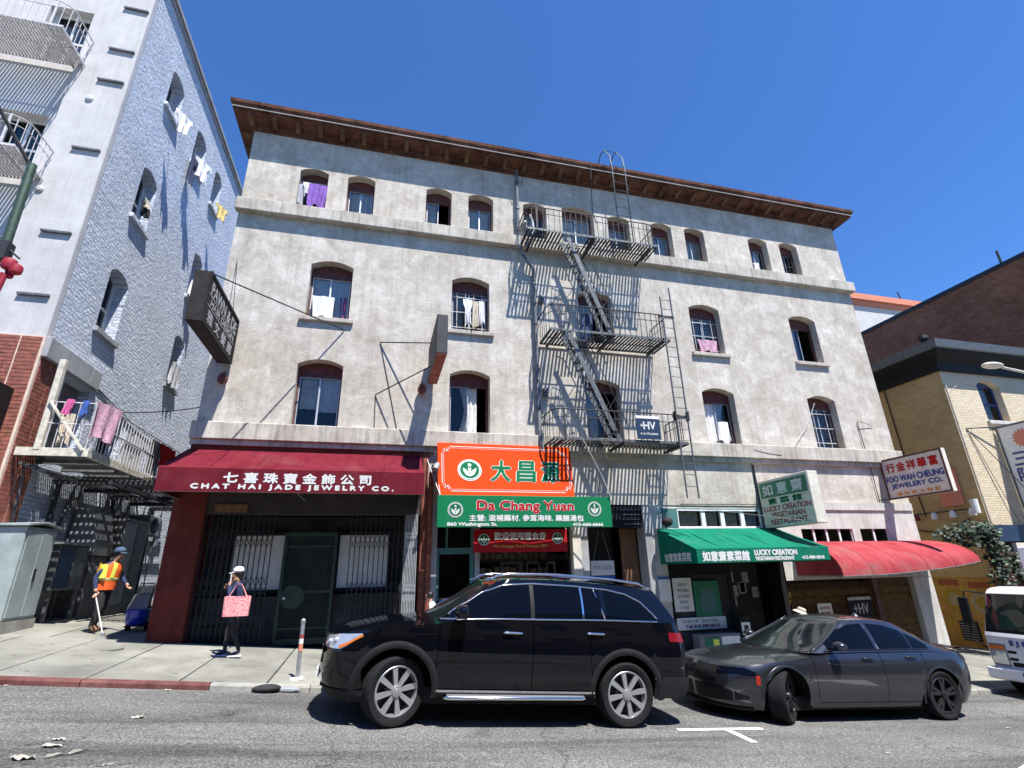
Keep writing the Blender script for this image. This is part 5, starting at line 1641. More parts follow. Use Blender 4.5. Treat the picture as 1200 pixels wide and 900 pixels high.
# row of spot lamps and a pink panel on the side wall
lr = thing('lamp_rail', (18.8, 13.3, 3.0), 'rail of small white spot lamps on the tan side wall', 'lamp')
MB().tube([(18.85, 12.7, 3.30), (18.85, 15.2, 3.30)], .02, 6).build('rail', 'iron', lr)
for k in range(4): MB().lathe((18.78, 12.75 + k * .62, 3.18), [(.05, .12), (.09, .02), (.10, -.10), (.0, -.11)], 10).build('spot', 'sign_white' if k != 3 else 'lamp_red', lr)
MB().lathe((18.7, 12.55, 3.35), [(.10, -.22), (.11, .22), (0, .23)], 12).build('floodlight', 'sign_white', lr)
pk = MB().cbox(18.92, 18.985, 13.0, 13.7, 3.45, 4.7, .01).build('pink_panel', 'salmon', rbd)
# brick block behind, pale house beyond
bb = thing('brown_brick_building', (30, 20, -1), 'dark brown brick building rising behind the black eaves', 'building')
mb = MB(); mb.box(27.0, 42, 10.5 + 2.2, 40, -2, 14.30); mb.build('wall', 'brown_brick', bb); mb = MB(); mb.box(26.95, 42.1, 12.6, 40.1, 14.30, 14.5); mb.build('coping', 'slate', bb)
MB().tube([(27.3, 13.9, 14.5), (27.3, 13.9, 15.3)], .05, 6).build('chimney_pipe', 'iron', bb)
MB().box(26.9, 26.985, 12.8, 13.2, 9.9, 10.9).build('wall_panel', 'curtain_blue', bb)
wb = thing('distant_white_house', (42, 32, -2), 'distant white house with salmon cornice between the roofs', 'building')
MB().box(36.5, 56, 30, 42, -2, 22.9).build('wall', 'white_stucco', wb)
mb = MB(); mb.box(36.3, 56.2, 29.6, 42, 22.901, 23.45); mb.box(36.4, 56.1, 29.8, 42, 22.5, 22.9); mb.build('cornice', 'salmon', wb)
MB().tube([(44, 30, 23.4), (43.8, 30, 24.4)], .06, 5).build('aerial', 'iron', wb)
# neighbour wing behind the main building's right end
mb = MB(); mb.box(15.955, 17.4, 24, 34, -1, 13.0)
mb.build('rear_wing', 'grey_trim', bld)

# right hand blade sign
sr = thing('tall_blade_sign', (20.6, 11.3, 2.9), 'tall white projecting sign with orange sun and blue characters at the right edge', 'sign')
MB().cbox(20.60, 20.74, 10.0, 12.42, 2.95, 6.02, .01).build('panel', 'sign_white', sr)
mb = MB()
for a, b, c, d in ((10.0, 12.42, 5.97, 6.03), (10.0, 12.42, 2.94, 3.0), (12.36, 12.42, 3.0, 5.97), (10.0, 10.06, 3.0, 5.97)): mb.box(20.58, 20.60, a, b, c, d)
mb.build('rim', 'iron_grey', sr)
mb = MB()
cy, cz = 11.72, 5.50
pts = []
for k in range(32):
    r = .34 if k % 2 else .24; a = 2 * pi * k / 32; pts.append((20.592, cy + r * math.cos(a), cz + r * math.sin(a)))
mb.add(pts, [tuple(range(32))]); mb.build('sun_emblem', 'salmon', sr)
for i, ch in enumerate('三陽燒臘'):
    text('lettering', ch, (20.594, 11.95, 4.86 - i * .52), LR, ZU, .50, .42, 'ink_blue', sr, bold=.014)
    text('lettering', '海鮮酒家'[i], (20.594, 11.10, 4.86 - i * .52), LR, ZU, .50, .42, 'ink_blue', sr, bold=.014)
mb = MB(); mb.tube([(20.62, 12.4, 6.0), (20.62, 13.3, 5.95)], .025, 5); mb.tube([(20.62, 12.42, 3.0), (20.62, 12.6, 3.02)], .03, 5); mb.tube([(20.62, 12.47, 5.6), (20.62, 11.0, 3.0)], .012, 4)
mb.tube([(19.35, BY - .02, 5.95), (20.6, 12.2, 6.0)], .02, 5); mb.tube([(19.4, BY - .02, 5.9), (20.55, 11.9, 3.4)], .014, 4); mb.tube([(19.35, BY - .03, 5.9), (20.2, BY - .1, 2.8)], .010, 4); mb.build('bracket', 'iron', sr)

# climbing plant over the alley mouth
rr = random.Random(21)
vn = thing('climbing_plant', (18.2, 12.4, 1.0), 'dark leafy climbing plant trailing over the ochre wall', 'plant')
mb = MB(); mc = MB()
cl = [(16.7 + rr.random() * 2.1, 12.2 + rr.uniform(-.25, .35), 2.45 + rr.uniform(-.25, .2)) for _ in range(14)] + [(18.3 + rr.uniform(-.35, .35), 12.15 + rr.uniform(-.2, .2), 2.3 - k * .12) for k in range(12)]
for c in cl:
    for k in range(60):
        d = Vector((rr.gauss(0, 1), rr.gauss(0, 1), rr.gauss(0, 1))).normalized() * (rr.random() ** .5) * .32
        p = Vector(c) + d
        if p.z > 2.85: continue
        a = Vector((rr.gauss(0, 1), rr.gauss(0, 1), rr.gauss(0, .6))).normalized(); b = a.orthogonal().normalized(); s = rr.uniform(.05, .09)
        tgt = mc if rr.random() < .07 else mb
        tgt.add([p - a * s, p + b * s * .55, p + a * s, p - b * s * .55], [(0, 1, 2, 3)])
mb.build('leaves', 'leaf_dark', vn, kind='stuff'); mc.build('highlight_leaves', 'leaf_light', vn, kind='stuff')  # pale leaves are highlights painted into the dark foliage
mb = MB()
for c in cl[::3]: mb.tube([(18.9, 12.6, 2.5), ((18.9 + c[0]) / 2, 12.45, 2.6), c], .012, 4)
mb.build('stems', 'brown_wood', vn, kind='stuff')

# street lamp reaching in from the right
slm = thing('street_lamp', (22.6, 9.75, sw(22.6, 9.75)), 'pale street lamp head on a long arm at the right edge', 'street lamp')
MB().tube([(22.6, 9.75, sw(22.6, 9.75)), (22.6, 9.75, 6.8)], [.12, .08], 10).build('pole', 'galvanised', slm)
MB().tube([(22.6, 9.75, 6.7), (21.0, 9.85, 6.9), (19.2, 9.95, 6.92), (17.8, 10.0, 7.10)], .040, 8).build('arm', 'iron_cream', slm)
MB().sphere((17.42, 10.0, 7.13), .33, 16, 8, (1.15, .55, .26)).build('lamp_head', 'sign_cream', slm, smooth=True)

# across the street: what windows and car paint reflect
op = thing('opposite_building', (0, -9, 0), 'long tan building across the street behind the viewer', 'building')
mb = MB(); mb.box(-40, 45, -16, -10, -3, 9.5); mb.build('wall', 'tan_brick', op)
for i in range(26):
    for j in range(2):
        x = -38 + i * 3.1; z = 2.8 + j * 3.1
        MB().box(x, x + 1.3, -9.999, -9.96, z, z + 1.8).build('window', 'car_glass', op)
mb = MB(); mb.box(-40, 45, -9.98, -9.6, 9.3, 9.8); mb.build('cornice', 'cornice_red', op)
mb = MB(); mb.box(-40, 45, -9.98, -9.90, -3, 2.3); mb.build('shop_band', 'wood_maroon', op)
MB().grid([[(x, y, gz(x) + .15) for x in xw] for y in (-10, -6.5)]).build('far_sidewalk', 'pavement', kind='structure', fix=True)
# ------------------------------------------------------------------ vehicles
def lerp_tab(tab, x):
    if x <= tab[0][0]: return tab[0][1]
    for (a, fa), (b, fb) in zip(tab, tab[1:]):
        if x <= b:
            t = (x - a) / (b - a); t = t * t * (3 - 2 * t) * .35 + t * .65
            return fa + (fb - fa) * t
    return tab[-1][1]


class Car:
    """Body built as a swept surface in the car's own coordinates: nose at -x, near side at -y."""
    def __init__(s, root, **k):
        s.root = root; s.__dict__.update(k)

    def hw(s, x, z):
        w = s.W * lerp_tab(s.side, z)
        d = max(0., min(1., (x - lerp_tab(s.xn, z)) / s.rn)); w *= (1 - (1 - d) ** s.pn) ** (1 / s.pn)
        d = max(0., min(1., (lerp_tab(s.xt, z) - x) / s.rt)); w *= (1 - (1 - d) ** s.pq) ** (1 / s.pq)
        return w

    def low(s, x):
        z = lerp_tab(s.sill, x)
        for ax in s.axles:
            q = s.ra ** 2 - (x - ax) ** 2
            if q > 0: z = max(z, s.za + math.sqrt(q))
        return z

    def pt(s, x, z, off=0.0, side=-1):
        y = s.hw(x, z)
        if off:
            e = .01
            gx = (s.hw(x + e, z) - s.hw(x - e, z)) / (2 * e); gzz = (s.hw(x, z + e) - s.hw(x, z - e)) / (2 * e)
            n = Vector((-gx, 1, -gzz)).normalized()
            p = Vector((x, y, z)) + n * off
        else:
            p = Vector((x, y, z))
        p.y *= -side * -1 if side == 1 else 1
        return Vector((p.x, -p.y, p.z)) if side == -1 else Vector((p.x, p.y, p.z))

    def stations(s):
        x0 = min(v for _, v in s.xn); x1 = max(v for _, v in s.xt)
        st = []
        n = 15
        for i in range(n): st.append(('n', (i / n) ** 2.2))
        m = 90
        for i in range(m + 1): st.append(('m', i / m))
        for i in range(n - 1, -1, -1): st.append(('t', (i / n) ** 2.2))
        return st

    def stx(s, st, z):
        k, f = st
        a = lerp_tab(s.xn, z); b = lerp_tab(s.xt, z)
        if k == 'n': return a + s.rn * f
        if k == 't': return b - s.rt * f
        return (a + s.rn) + (b - s.rt - a - s.rn) * f

    def body(s, m, name='body'):
        mb = MB()
        NV, NQ = 14, 10
        for side in (-1, 1):
            rows = []
            for st in s.stations():
                xr = s.stx(st, .6 * s.hs)
                zl = s.low(xr); zs = lerp_tab(s.sh, xr); zl = min(zl, zs - .03)
                r = []
                for i in range(NV + 1):
                    z = zl + (zs - zl) * (i / NV); x = s.stx(st, z)
                    # keep arch edges true to x
                    y = s.hw(x, z)
                    r.append(Vector((x, side * y, z)))
                xs_ = s.stx(st, zs); ys = s.hw(xs_, zs); zt = max(lerp_tab(s.top, xr), zs)
                for i in range(1, NQ + 1):
                    q = i / NQ
                    r.append(Vector((xs_, side * ys * (1 - q) , zs + (zt - zs) * (1 - (1 - q) ** 2.4))))
                rows.append(r)
            if side == -1: rows = rows[::-1]
            mb.grid(rows)
        return mb.build(name, m, s.root, smooth=.75, merge=True, fix=True)

    def patch(s, name, xs, zlo, zhi, off, m, parent=None, nz=6, sides=(-1,), thick=0):
        for side in sides:
            rows = [[s.pt(x, zlo(x) + (zhi(x) - zlo(x)) * j / nz, off, side) for j in range(nz + 1)] for x in xs]
            if side == 1: rows = rows[::-1]
            o = MB().grid(rows).build(name, m, parent or s.root, smooth=True)
        return o

    def arch_band(s, ax, w, off, m, name='arch_trim', sides=(-1, 1)):
        for side in sides:
            rows = []
            for i in range(29):
                a = pi * (-.08 + 1.16 * i / 28)
                r = []
                for k in range(4):
                    R = s.ra - .005 + w * k / 3
                    x = ax - R * math.cos(a); z = s.za + R * math.sin(a)
                    z = max(z, lerp_tab(s.sill, x) - .01)
                    r.append(s.pt(x, z, off if 0 < k < 3 else off * .2, side))
                rows.append(r)
            o = MB().grid(rows if side == 1 else rows[::-1]).build(name, m, s.root, smooth=True)
        return o

    def wells(s, m='plastic_black'):
        for ax in s.axles:
            for side in (-1, 1):
                mb = MB()
                rows = []
                for i in range(15):
                    a = pi * i / 14; x = ax - s.ra * math.cos(a) * 1.01; z = s.za + s.ra * math.sin(a) * 1.01
                    rows.append([(x, side * (s.W - .04), z), (x, side * (s.W - .42), z)])
                rows = [[(ax - s.ra * 1.01, side * (s.W - .12), .34), (ax - s.ra * 1.01, side * (s.W - .42), .34)]] + rows + [[(ax + s.ra * 1.01, side * (s.W - .16), .34), (ax + s.ra * 1.01, side * (s.W - .42), .34)]]
                mb.grid(rows)
                mb.add([r[1] for r in rows], [tuple(range(len(rows)))])
                mb.build('wheel_well', m, s.root)

    # ---- greenhouse
    def gw(s, h):       # half width at relative height
        return s.w0 + (s.w1 - s.w0) * h + .035 * math.sin(pi * h) * s.bul

    def ring(s, h, shrink=0.):
        xf = s.xf0 + (s.xf1 - s.xf0) * h; xr = s.xr0 + (s.xr1 - s.xr0) * h
        w = s.gw(h)
        P = []
        n1, n2 = 10, 44
        for i in range(n1 + 1):
            f = i / n1; y = w * math.sin(f * pi / 2) * .96
            P.append((xf - s.bowf * (1 - (y / w) ** 2), y))
        for i in range(1, n2):
            f = i / n2
            P.append((xf + (xr - xf) * f, w * (1 - .04 * (1 - min(1, f / .06)) ** 2 - .05 * max(0, (f - .9) / .1) ** 2 - s.tail * f * f)))
        for i in range(n1 + 1):
            f = 1 - i / n1; y = w * (.95 - s.tail) * math.sin(f * pi / 2)
            P.append((xr + s.bowr * (1 - (y / w) ** 2), y))
        return P

    def gz(s, x, h):
        zb = lerp_tab(s.belt, x) - .03; zr = lerp_tab(s.roof, x)
        return zb + (zr - zb) * h

    def cabin(s, m):
        mb = MB()
        for side in (-1, 1):
            rows = []
            for i in range(9):
                h = i / 8
                rows.append([Vector((x, side * y, s.gz(x, h))) for x, y in s.ring(h)])
            last = s.ring(1.0)
            for q in (.04, .10, .2, .35, .55, .8, 1.0):
                xc = (s.xf1 + s.xr1) / 2
                rows.append([Vector((x + (xc - x) * .06 * q, side * y * (1 - q), s.gz(x, 1.0) + s.crown * (1 - (1 - q) ** 2.2))) for x, y in last])
            if side == 1: rows = rows[::-1]
            mb.grid(rows)
        return mb.build('cabin', m, s.root, smooth=.6, merge=True, fix=True)

    def gpt(s, x, z, off=.006, side=-1):
        zb = lerp_tab(s.belt, x) - .03; zr = lerp_tab(s.roof, x)
        h = max(0, min(1, (z - zb) / (zr - zb)))
        xf = s.xf0 + (s.xf1 - s.xf0) * h; xr = s.xr0 + (s.xr1 - s.xr0) * h
        f = max(0, min(1, (x - xf) / (xr - xf)))
        w = s.gw(h) * (1 - .04 * (1 - min(1, f / .06)) ** 2 - .05 * max(0, (f - .9) / .1) ** 2 - s.tail * f * f)
        return Vector((x, side * (w + off), z))

    def window(s, name, xs, zlo, zhi, m='car_glass', off=.006, nz=7, sides=(-1, 1), parent=None):
        for side in sides:
            rows = [[s.gpt(x, zlo(x) + (zhi(x) - zlo(x)) * j / nz, off, side) for j in range(nz + 1)] for x in xs]
            o = MB().grid(rows if side == -1 else rows[::-1]).build(name, m, parent or s.root, smooth=True)
        return o

    def wscreen(s, name, m, front=True, h0=.06, h1=.93, yf=.90, off=.008, ysh=0):
        mb = MB(); rows = []
        for j in range(9):
            h = h0 + (h1 - h0) * j / 8; w = s.gw(h); r = []
            for i in range(17):
                y = w * yf * (-1 + 2 * i / 16)
                if front: x = s.xf0 + (s.xf1 - s.xf0) * h - s.bowf * (1 - (y / w) ** 2) - off
                else: x = s.xr0 + (s.xr1 - s.xr0) * h + s.bowr * (1 - (y / w) ** 2) + off
                r.append((x, y, s.gz(x, h) + off * .5))
            rows.append(r)
        mb.grid(rows if not front else rows[::-1])
        return mb.build(name, m, s.root, smooth=True)


def wheel(root, x, y, R, wid, steer, spokes, rim_m, style, side=-1, z=None):
    """wheel > tyre, rim, spokes; outer face towards side*y"""
    zc = R if z is None else z
    t = bpy.data.objects.new('wheel', None); COL.objects.link(t); t.parent = root; t.location = (x, y, zc); t.rotation_euler = (0, 0, steer); ORG[t.name] = Vector()
    w = wid / 2; sgn = side
    rr_ = R * .72 if style == 'suv' else R * .74
    prof = [(rr_ + .005, -w * .86), (rr_ + .03, -w * .98), (R * .93, -w), (R * .985, -w * .82), (R, -w * .55), (R, -w * .2), (R * .988, -w * .17), (R * .988, -w * .13), (R, -w * .10), (R, w * .10), (R * .988, w * .13), (R * .988, w * .17), (R, w * .2), (R, w * .55), (R * .985, w * .82), (R * .93, w), (rr_ + .03, w * .98), (rr_ + .005, w * .86)]
    MB().lathe((0, 0, 0), [(a, b * 1.0) for a, b in prof] + [(rr_ - .03, w * .5), (rr_ - .03, -w * .5), prof[0]], 48, 'y', cap=False).build('tyre', 'rubber', t, smooth=.6, fix=True)
    o = sgn * w
    prof = [(rr_ + .006, o * .84), (rr_ - .004, o * .90), (rr_ - .018, o * .88), (rr_ - .03, o * .6), (rr_ - .035, -o * .7)]
    mb = MB(); vs = []
    n = 48
    mb2 = MB()
    rows = [[(a * math.cos(2 * pi * k / n), b, a * math.sin(2 * pi * k / n)) for k in range(n)] for a, b in prof]
    mb2.grid(rows, True); mb2.build('rim', rim_m, t, smooth=.6, fix=True)
    mb = MB()
    mb.lathe((0, o * .15, 0), [(rr_ - .02, 0), (rr_ - .02, sgn * .01), (.02, sgn * .012)], 32, 'y'); mb.build('brake_disc', 'plastic_black', t)
    mb = MB()
    def spoke(a, wa, wb, d0=.80, d1=.86):
        ca, sa = math.cos(a), math.sin(a); ra, rb = R * .10, rr_ - .012
        P = []
        for r_, hwid, dd in ((ra, wa, d0), (rb, wb, d1)):
            for sg in (-1, 1):
                for dep in (0, .035):
                    P.append((r_ * ca - sg * hwid * sa, o * dd - sgn * dep, r_ * sa + sg * hwid * ca))
        mb.add(P, [(0, 2, 6, 4), (1, 5, 7, 3), (0, 4, 5, 1), (2, 3, 7, 6), (0, 1, 3, 2), (4, 6, 7, 5)])
    if style == 'suv':
        for k in range(8): spoke(2 * pi * k / 8 + .2, .022, .034)
    elif style == 'twin':
        for k in range(5):
            for d in (-.17, .17): spoke(2 * pi * k / 5 + d + .3, .020, .022)
    else:
        for k in range(6): spoke(2 * pi * k / 6, .05, .05, .5, .55)
    mb.lathe((0, o * .78, 0), [(R * .16, 0), (R * .15, sgn * .025), (.03, sgn * .03)], 20, 'y')
    mb.build('spokes', rim_m, t, fix=True)
    MB().lathe((0, o * .80 + sgn * .012, 0), [(.035, 0), (.03, sgn * .018), (0, sgn * .019)], 14, 'y').build('hub_cap', 'plastic_black' if style == 'twin' else 'alloy', t)
    return t


def frange(a, b, n): return [a + (b - a) * i / n for i in range(n + 1)]


def edge_tube(car, pts, r, m, name, parent=None, n=5):
    return MB().tube(pts, r, n).build(name, m, parent or car.root, smooth=True)


# ---- black SUV
def tilt(x0, x1, dx):   # pitch of a car between two axle positions on the road
    return math.atan2(gz(x0) - gz(x1), x1 - x0)


SX, SY = .30, 8.27
suv = thing('black_suv', (SX, SY, gz(SX)), 'shiny black SUV with chrome trim parked at the kerb', 'car', rot=(0, math.atan2(gz(SX) - gz(SX + 3.12), 3.12), 0))
c = Car(suv, W=.978, hs=1.0, rn=.62, pn=3.0, rt=.40, pq=3.2, ra=.475, za=.40, axles=(0.0, 3.135),
        side=[(.22, .90), (.34, .955), (.55, .985), (.80, 1.0), (1.0, .992), (1.15, .965), (1.30, .93), (1.4, .90)],
        xn=[(.22, -.78), (.40, -.92), (.60, -.955), (.85, -.94), (1.0, -.88), (1.12, -.76), (1.2, -.70)],
        xt=[(.25, 4.10), (.45, 4.24), (.70, 4.25), (1.0, 4.22), (1.3, 4.14), (1.4, 4.1)],
        sill=[(-1, .30), (-.6, .27), (.5, .34), (2.7, .36), (3.6, .34), (4.0, .36), (4.3, .42)],
        sh=[(-.95, .97), (-.6, 1.06), (0, 1.14), (.6, 1.205), (1.5, 1.235), (3.0, 1.275), (4.0, 1.30), (4.3, 1.27)],
        top=[(-.95, .99), (-.7, 1.10), (-.3, 1.185), (.2, 1.245), (.7, 1.29), (1.2, 1.31), (3.8, 1.33), (4.3, 1.28)],
        w0=.915, w1=.675, bul=1.0, xf0=.50, xf1=1.30, xr0=4.02, xr1=3.74, bowf=.22, bowr=.06, crown=.055, tail=.03,
        belt=[(.3, 1.20), (.6, 1.215), (1.5, 1.25), (3.0, 1.29), (4.3, 1.30)],
        roof=[(.5, 1.60), (1.1, 1.70), (1.5, 1.765), (2.2, 1.79), (3.0, 1.775), (3.7, 1.725), (4.2, 1.66)])
body = c.body('paint_black'); c.cabin('paint_black'); c.wells()
c.arch_band(0.0, .085, .012, 'plastic_black'); c.arch_band(3.135, .085, .012, 'plastic_black')
MB().box(-.30, 3.55, -.80, .80, .24, .42).build('underbody', 'plastic_black', suv)
zlo = lambda x: lerp_tab(c.belt, x) + .018
topl = [(.5, 1.215), (.80, 1.40), (1.10, 1.575), (1.38, 1.672), (1.8, 1.71), (2.4, 1.71), (2.9, 1.69), (3.2, 1.645), (3.42, 1.56), (3.58, 1.42), (3.66, 1.33)]
zhi = lambda x: max(zlo(x) + .004, lerp_tab(topl, x))
c.window('front_window', frange(.64, 1.74, 26), zlo, zhi)
c.window('rear_window', frange(1.80, 2.50, 14), zlo, zhi)
c.window('quarter_window', frange(2.53, 2.80, 6), zlo, zhi)
c.window('cargo_window', frange(2.88, 3.64, 18), zlo, zhi)
c.window('pillar_trim', frange(1.742, 1.798, 2), zlo, zhi, 'sign_black', .008); c.window('pillar_trim', frange(2.502, 2.528, 2), zlo, zhi, 'chrome', .009)
for sd in (-1, 1):
    lo = [c.gpt(x, zlo(x) - .008, .010, sd) for x in frange(.50, 3.66, 50)]
    hi = [c.gpt(x, zhi(x) + .012, .012, sd) for x in frange(.60, 3.66, 60)]
    edge_tube(c, lo, .013, 'chrome', 'chrome_trim'); edge_tube(c, hi, .013, 'chrome', 'chrome_trim')
    edge_tube(c, [c.gpt(2.70 + .02, zhi(2.72), .012, sd), c.gpt(2.84, zlo(2.84), .012, sd)], .011, 'chrome', 'chrome_trim')
    # roof rails
    rl = [Vector((x, sd * (.635 - .0 * x), c.gz(x, 1.0) + .018 + (.055 if 1.25 < x < 3.55 else .012))) for x in [1.12, 1.2] + frange(1.3, 3.5, 20) + [3.62, 3.72]]
    MB().tube(rl, [.012] * 2 + [.019] * 21 + [.012] * 2, 8).build('roof_rail', 'chrome', suv, smooth=True)
c.wscreen('windshield', 'screen_glass', True, .05, .92, .88)
c.wscreen('rear_screen', 'car_glass', False, .12, .85, .82)
# chrome sill strip and running board
xs_ = frange(.50, 2.66, 30)
c.patch('sill_strip', xs_, lambda x: .395, lambda x: .420, .012, 'chrome', nz=2, sides=(-1, 1))
for sd in (-1, 1):
    mb = MB(); mb.tube([(.62, sd * .955, .335), (.70, sd * .99, .335), (2.45, sd * .99, .345), (2.55, sd * .955, .345)], .022, 8); rbd_ = mb.build('running_board', 'chrome', suv, smooth=True)
    MB().box(.66, 2.5, sd * .86, sd * .985, .335, .372).build('step_pad', 'alloy', suv)
# door gaps
for sd in (-1, 1):
    for pts in ([(.50, z) for z in frange(.46, 1.17, 10)], [(1.77, z) for z in frange(.43, 1.24, 10)], [(2.55 + .28 * max(0, (z - .8)) ** 1 * .9, z) for z in frange(.92, 1.27, 6)], [(.52 + (2.62 - .52) * f, .43) for f in frange(0, 1, 12)], [(2.66, .44), (2.62, .6), (2.60, .8), (2.62, .93)]):
        edge_tube(c, [c.pt(x, z, .001, sd) for x, z in pts], .004, 'void_black', 'door_gap', n=4)
    # body crease
    for x0 in (1.36, 2.55):
        p = [c.pt(x, 1.10 + (.02 if x0 > 2 else -.01), .03, sd) for x in frange(x0, x0 + .24, 6)]
        p = [c.pt(x0, p[0].z, .0, sd)] + p + [c.pt(x0 + .24, p[-1].z, .0, sd)]
        MB().tube(p, [.008] + [.016] * 7 + [.008], 6).build('door_handle', 'chrome', suv, smooth=True)
    # mirrors
    mr = MB(); mr.sphere((.76, sd * 1.08, 1.325), .15, 16, 10, (.72, .95, .62)); mo = mr.build('mirror', 'paint_black', suv, smooth=True)
    MB().box(.69, .80, sd * .93, sd * 1.02, 1.235, 1.275).build('mirror_arm', 'sign_black', mo)
    MB().tube([(.66, sd * 1.03, 1.245), (.68, sd * 1.16, 1.25), (.78, sd * 1.19, 1.26)], .012, 6).build('mirror_trim', 'chrome', mo)
# lights
hl = lambda a, b: (lambda x: lerp_tab([(-.92, a[0]), (-.70, a[1]), (-.44, a[2])], x))
xsq = [-.905, -.89, -.87, -.84, -.80, -.75, -.70, -.64, -.58, -.52, -.46]
h_ = c.patch('headlight', xsq, lambda x: lerp_tab([(-.92, .83), (-.7, .835), (-.46, .985)], x), lambda x: lerp_tab([(-.92, .945), (-.7, 1.0), (-.46, 1.02)], x), .006, 'lamp_clear', sides=(-1, 1))
c.patch('indicator', [-.72, -.66, -.6, -.54, -.48, -.45], lambda x: lerp_tab([(-.72, .835), (-.45, .985)], x), lambda x: lerp_tab([(-.72, .875), (-.6, .93), (-.45, 1.012)], x), .011, 'lamp_amber', h_, sides=(-1, 1))
mb = MB()
for sd in (-1, 1):
    for x, z in ((-.84, .895), (-.77, .92)):
        p = c.pt(x, z, .004, sd); mb.sphere(p, .038, 10, 6)
build_each(mb, 'lamp_lens', 'lamp_clear', h_, smooth=True)
c.patch('tail_light', frange(3.80, 4.12, 8), lambda x: 1.06 - .02 * (x - 3.8), lambda x: 1.175 - .02 * (x - 3.8), .008, 'lamp_red', sides=(-1, 1))
c.patch('grille', [-.9545, -.953, -.95, -.945, -.935, -.92], lambda x: .62, lambda x: .93, .008, 'plastic_black', sides=(-1, 1))
gb = [c.pt(x, .78, .02, -1) for x in (-.955, -.953, -.948, -.938, -.925)] 
c.patch('grille_bar', [-.9545, -.953, -.95, -.945, -.935, -.92], lambda x: .75, lambda x: .79, .022, 'chrome', sides=(-1, 1))
c.patch('bumper_guard', frange(-.93, -.30, 12), lambda x: .28, lambda x: .40, .012, 'plastic_black', sides=(-1, 1))
c.patch('bumper_guard', frange(3.66, 4.2, 8), lambda x: .37, lambda x: .62, .012, 'plastic_black', sides=(-1, 1))
MB().box(-.99, -.955, -.26, .26, .42, .53).build('licence_plate', 'sign_white', suv)
for sd in (-1, 1):
    wheel(suv, 0.0, sd * .815, .392, .275, .38, 8, 'alloy', 'suv', sd); wheel(suv, 3.135, sd * .835, .392, .275, 0, 8, 'alloy', 'suv', sd)

# ---- grey sedan
DX, DY = 6.05, 8.33
sed = thing('grey_sedan', (DX, DY, gz(DX)), 'dark grey four door sedan with front wheels turned out', 'car', rot=(0, math.atan2(gz(DX) - gz(DX + 3.05), 3.05), math.radians(1.2)))
c = Car(sed, W=.945, hs=.75, rn=.85, pn=2.35, rt=.70, pq=2.6, ra=.405, za=.345, axles=(0.0, 3.05),
        side=[(.12, .90), (.25, .95), (.45, .985), (.62, 1.0), (.76, .985), (.86, .955), (.96, .905), (1.05, .86)],
        xn=[(.12, -.86), (.25, -.96), (.45, -.985), (.60, -.965), (.72, -.90), (.80, -.80), (.9, -.7)],
        xt=[(.18, 3.92), (.40, 4.06), (.70, 4.10), (.90, 4.10), (1.02, 4.04), (1.1, 4.0)],
        sill=[(-1, .16), (-.5, .17), (.5, .20), (2.5, .20), (3.5, .22), (4.1, .30)],
        sh=[(-.98, .66), (-.7, .745), (-.3, .81), (.2, .865), (.8, .925), (1.6, .945), (2.6, .965), (3.4, .985), (4.1, .975)],
        top=[(-.98, .67), (-.75, .775), (-.4, .865), (0, .915), (.5, .962), (.9, .985), (1.6, 1.0), (3.3, 1.01), (3.7, 1.03), (4.08, 1.015)],
        w0=.865, w1=.60, bul=.9, xf0=.62, xf1=1.55, xr0=3.62, xr1=2.72, bowf=.30, bowr=.12, crown=.05, tail=.05,
        belt=[(.5, .955), (.9, .965), (1.6, .985), (2.6, 1.005), (3.7, 1.02)],
        roof=[(.6, 1.22), (1.1, 1.325), (1.6, 1.405), (2.0, 1.425), (2.5, 1.405), (2.9, 1.33), (3.4, 1.18)])
c.body('paint_grey'); c.cabin('paint_grey'); c.wells()
MB().box(-.40, 3.40, -.78, .78, .15, .33).build('underbody', 'plastic_black', sed)
c.arch_band(0.0, .03, .008, 'paint_grey', 'arch_lip'); c.arch_band(3.05, .03, .008, 'paint_grey', 'arch_lip')
zlo = lambda x: lerp_tab(c.belt, x) + .012
topl = [(.80, .985), (1.05, 1.13), (1.35, 1.275), (1.6, 1.345), (1.95, 1.370), (2.3, 1.350), (2.6, 1.285), (2.85, 1.185), (3.05, 1.07), (3.12, 1.025)]
zhi = lambda x: max(zlo(x) + .004, lerp_tab(topl, x))
c.window('front_window', frange(.92, 1.86, 24), zlo, zhi)
c.window('rear_window', frange(1.95, 2.66, 18), zlo, zhi)
c.window('quarter_window', frange(2.70, 3.04, 8), zlo, zhi)
c.window('pillar_trim', frange(1.865, 1.945, 2), zlo, zhi, 'paint_grey', .010)
for sd in (-1, 1):
    edge_tube(c, [c.gpt(x, zlo(x) - .006, .008, sd) for x in frange(.86, 3.05, 40)], .007, 'alloy_dark', 'window_trim')
    edge_tube(c, [c.gpt(1.875, zhi(1.875), .014, sd), c.gpt(1.935, zlo(1.935), .014, sd)], .008, 'chrome', 'window_trim')
c.wscreen('windshield', 'screen_glass', True, .04, .93, .90)
c.wscreen('rear_screen', 'car_glass', False, .08, .90, .85)
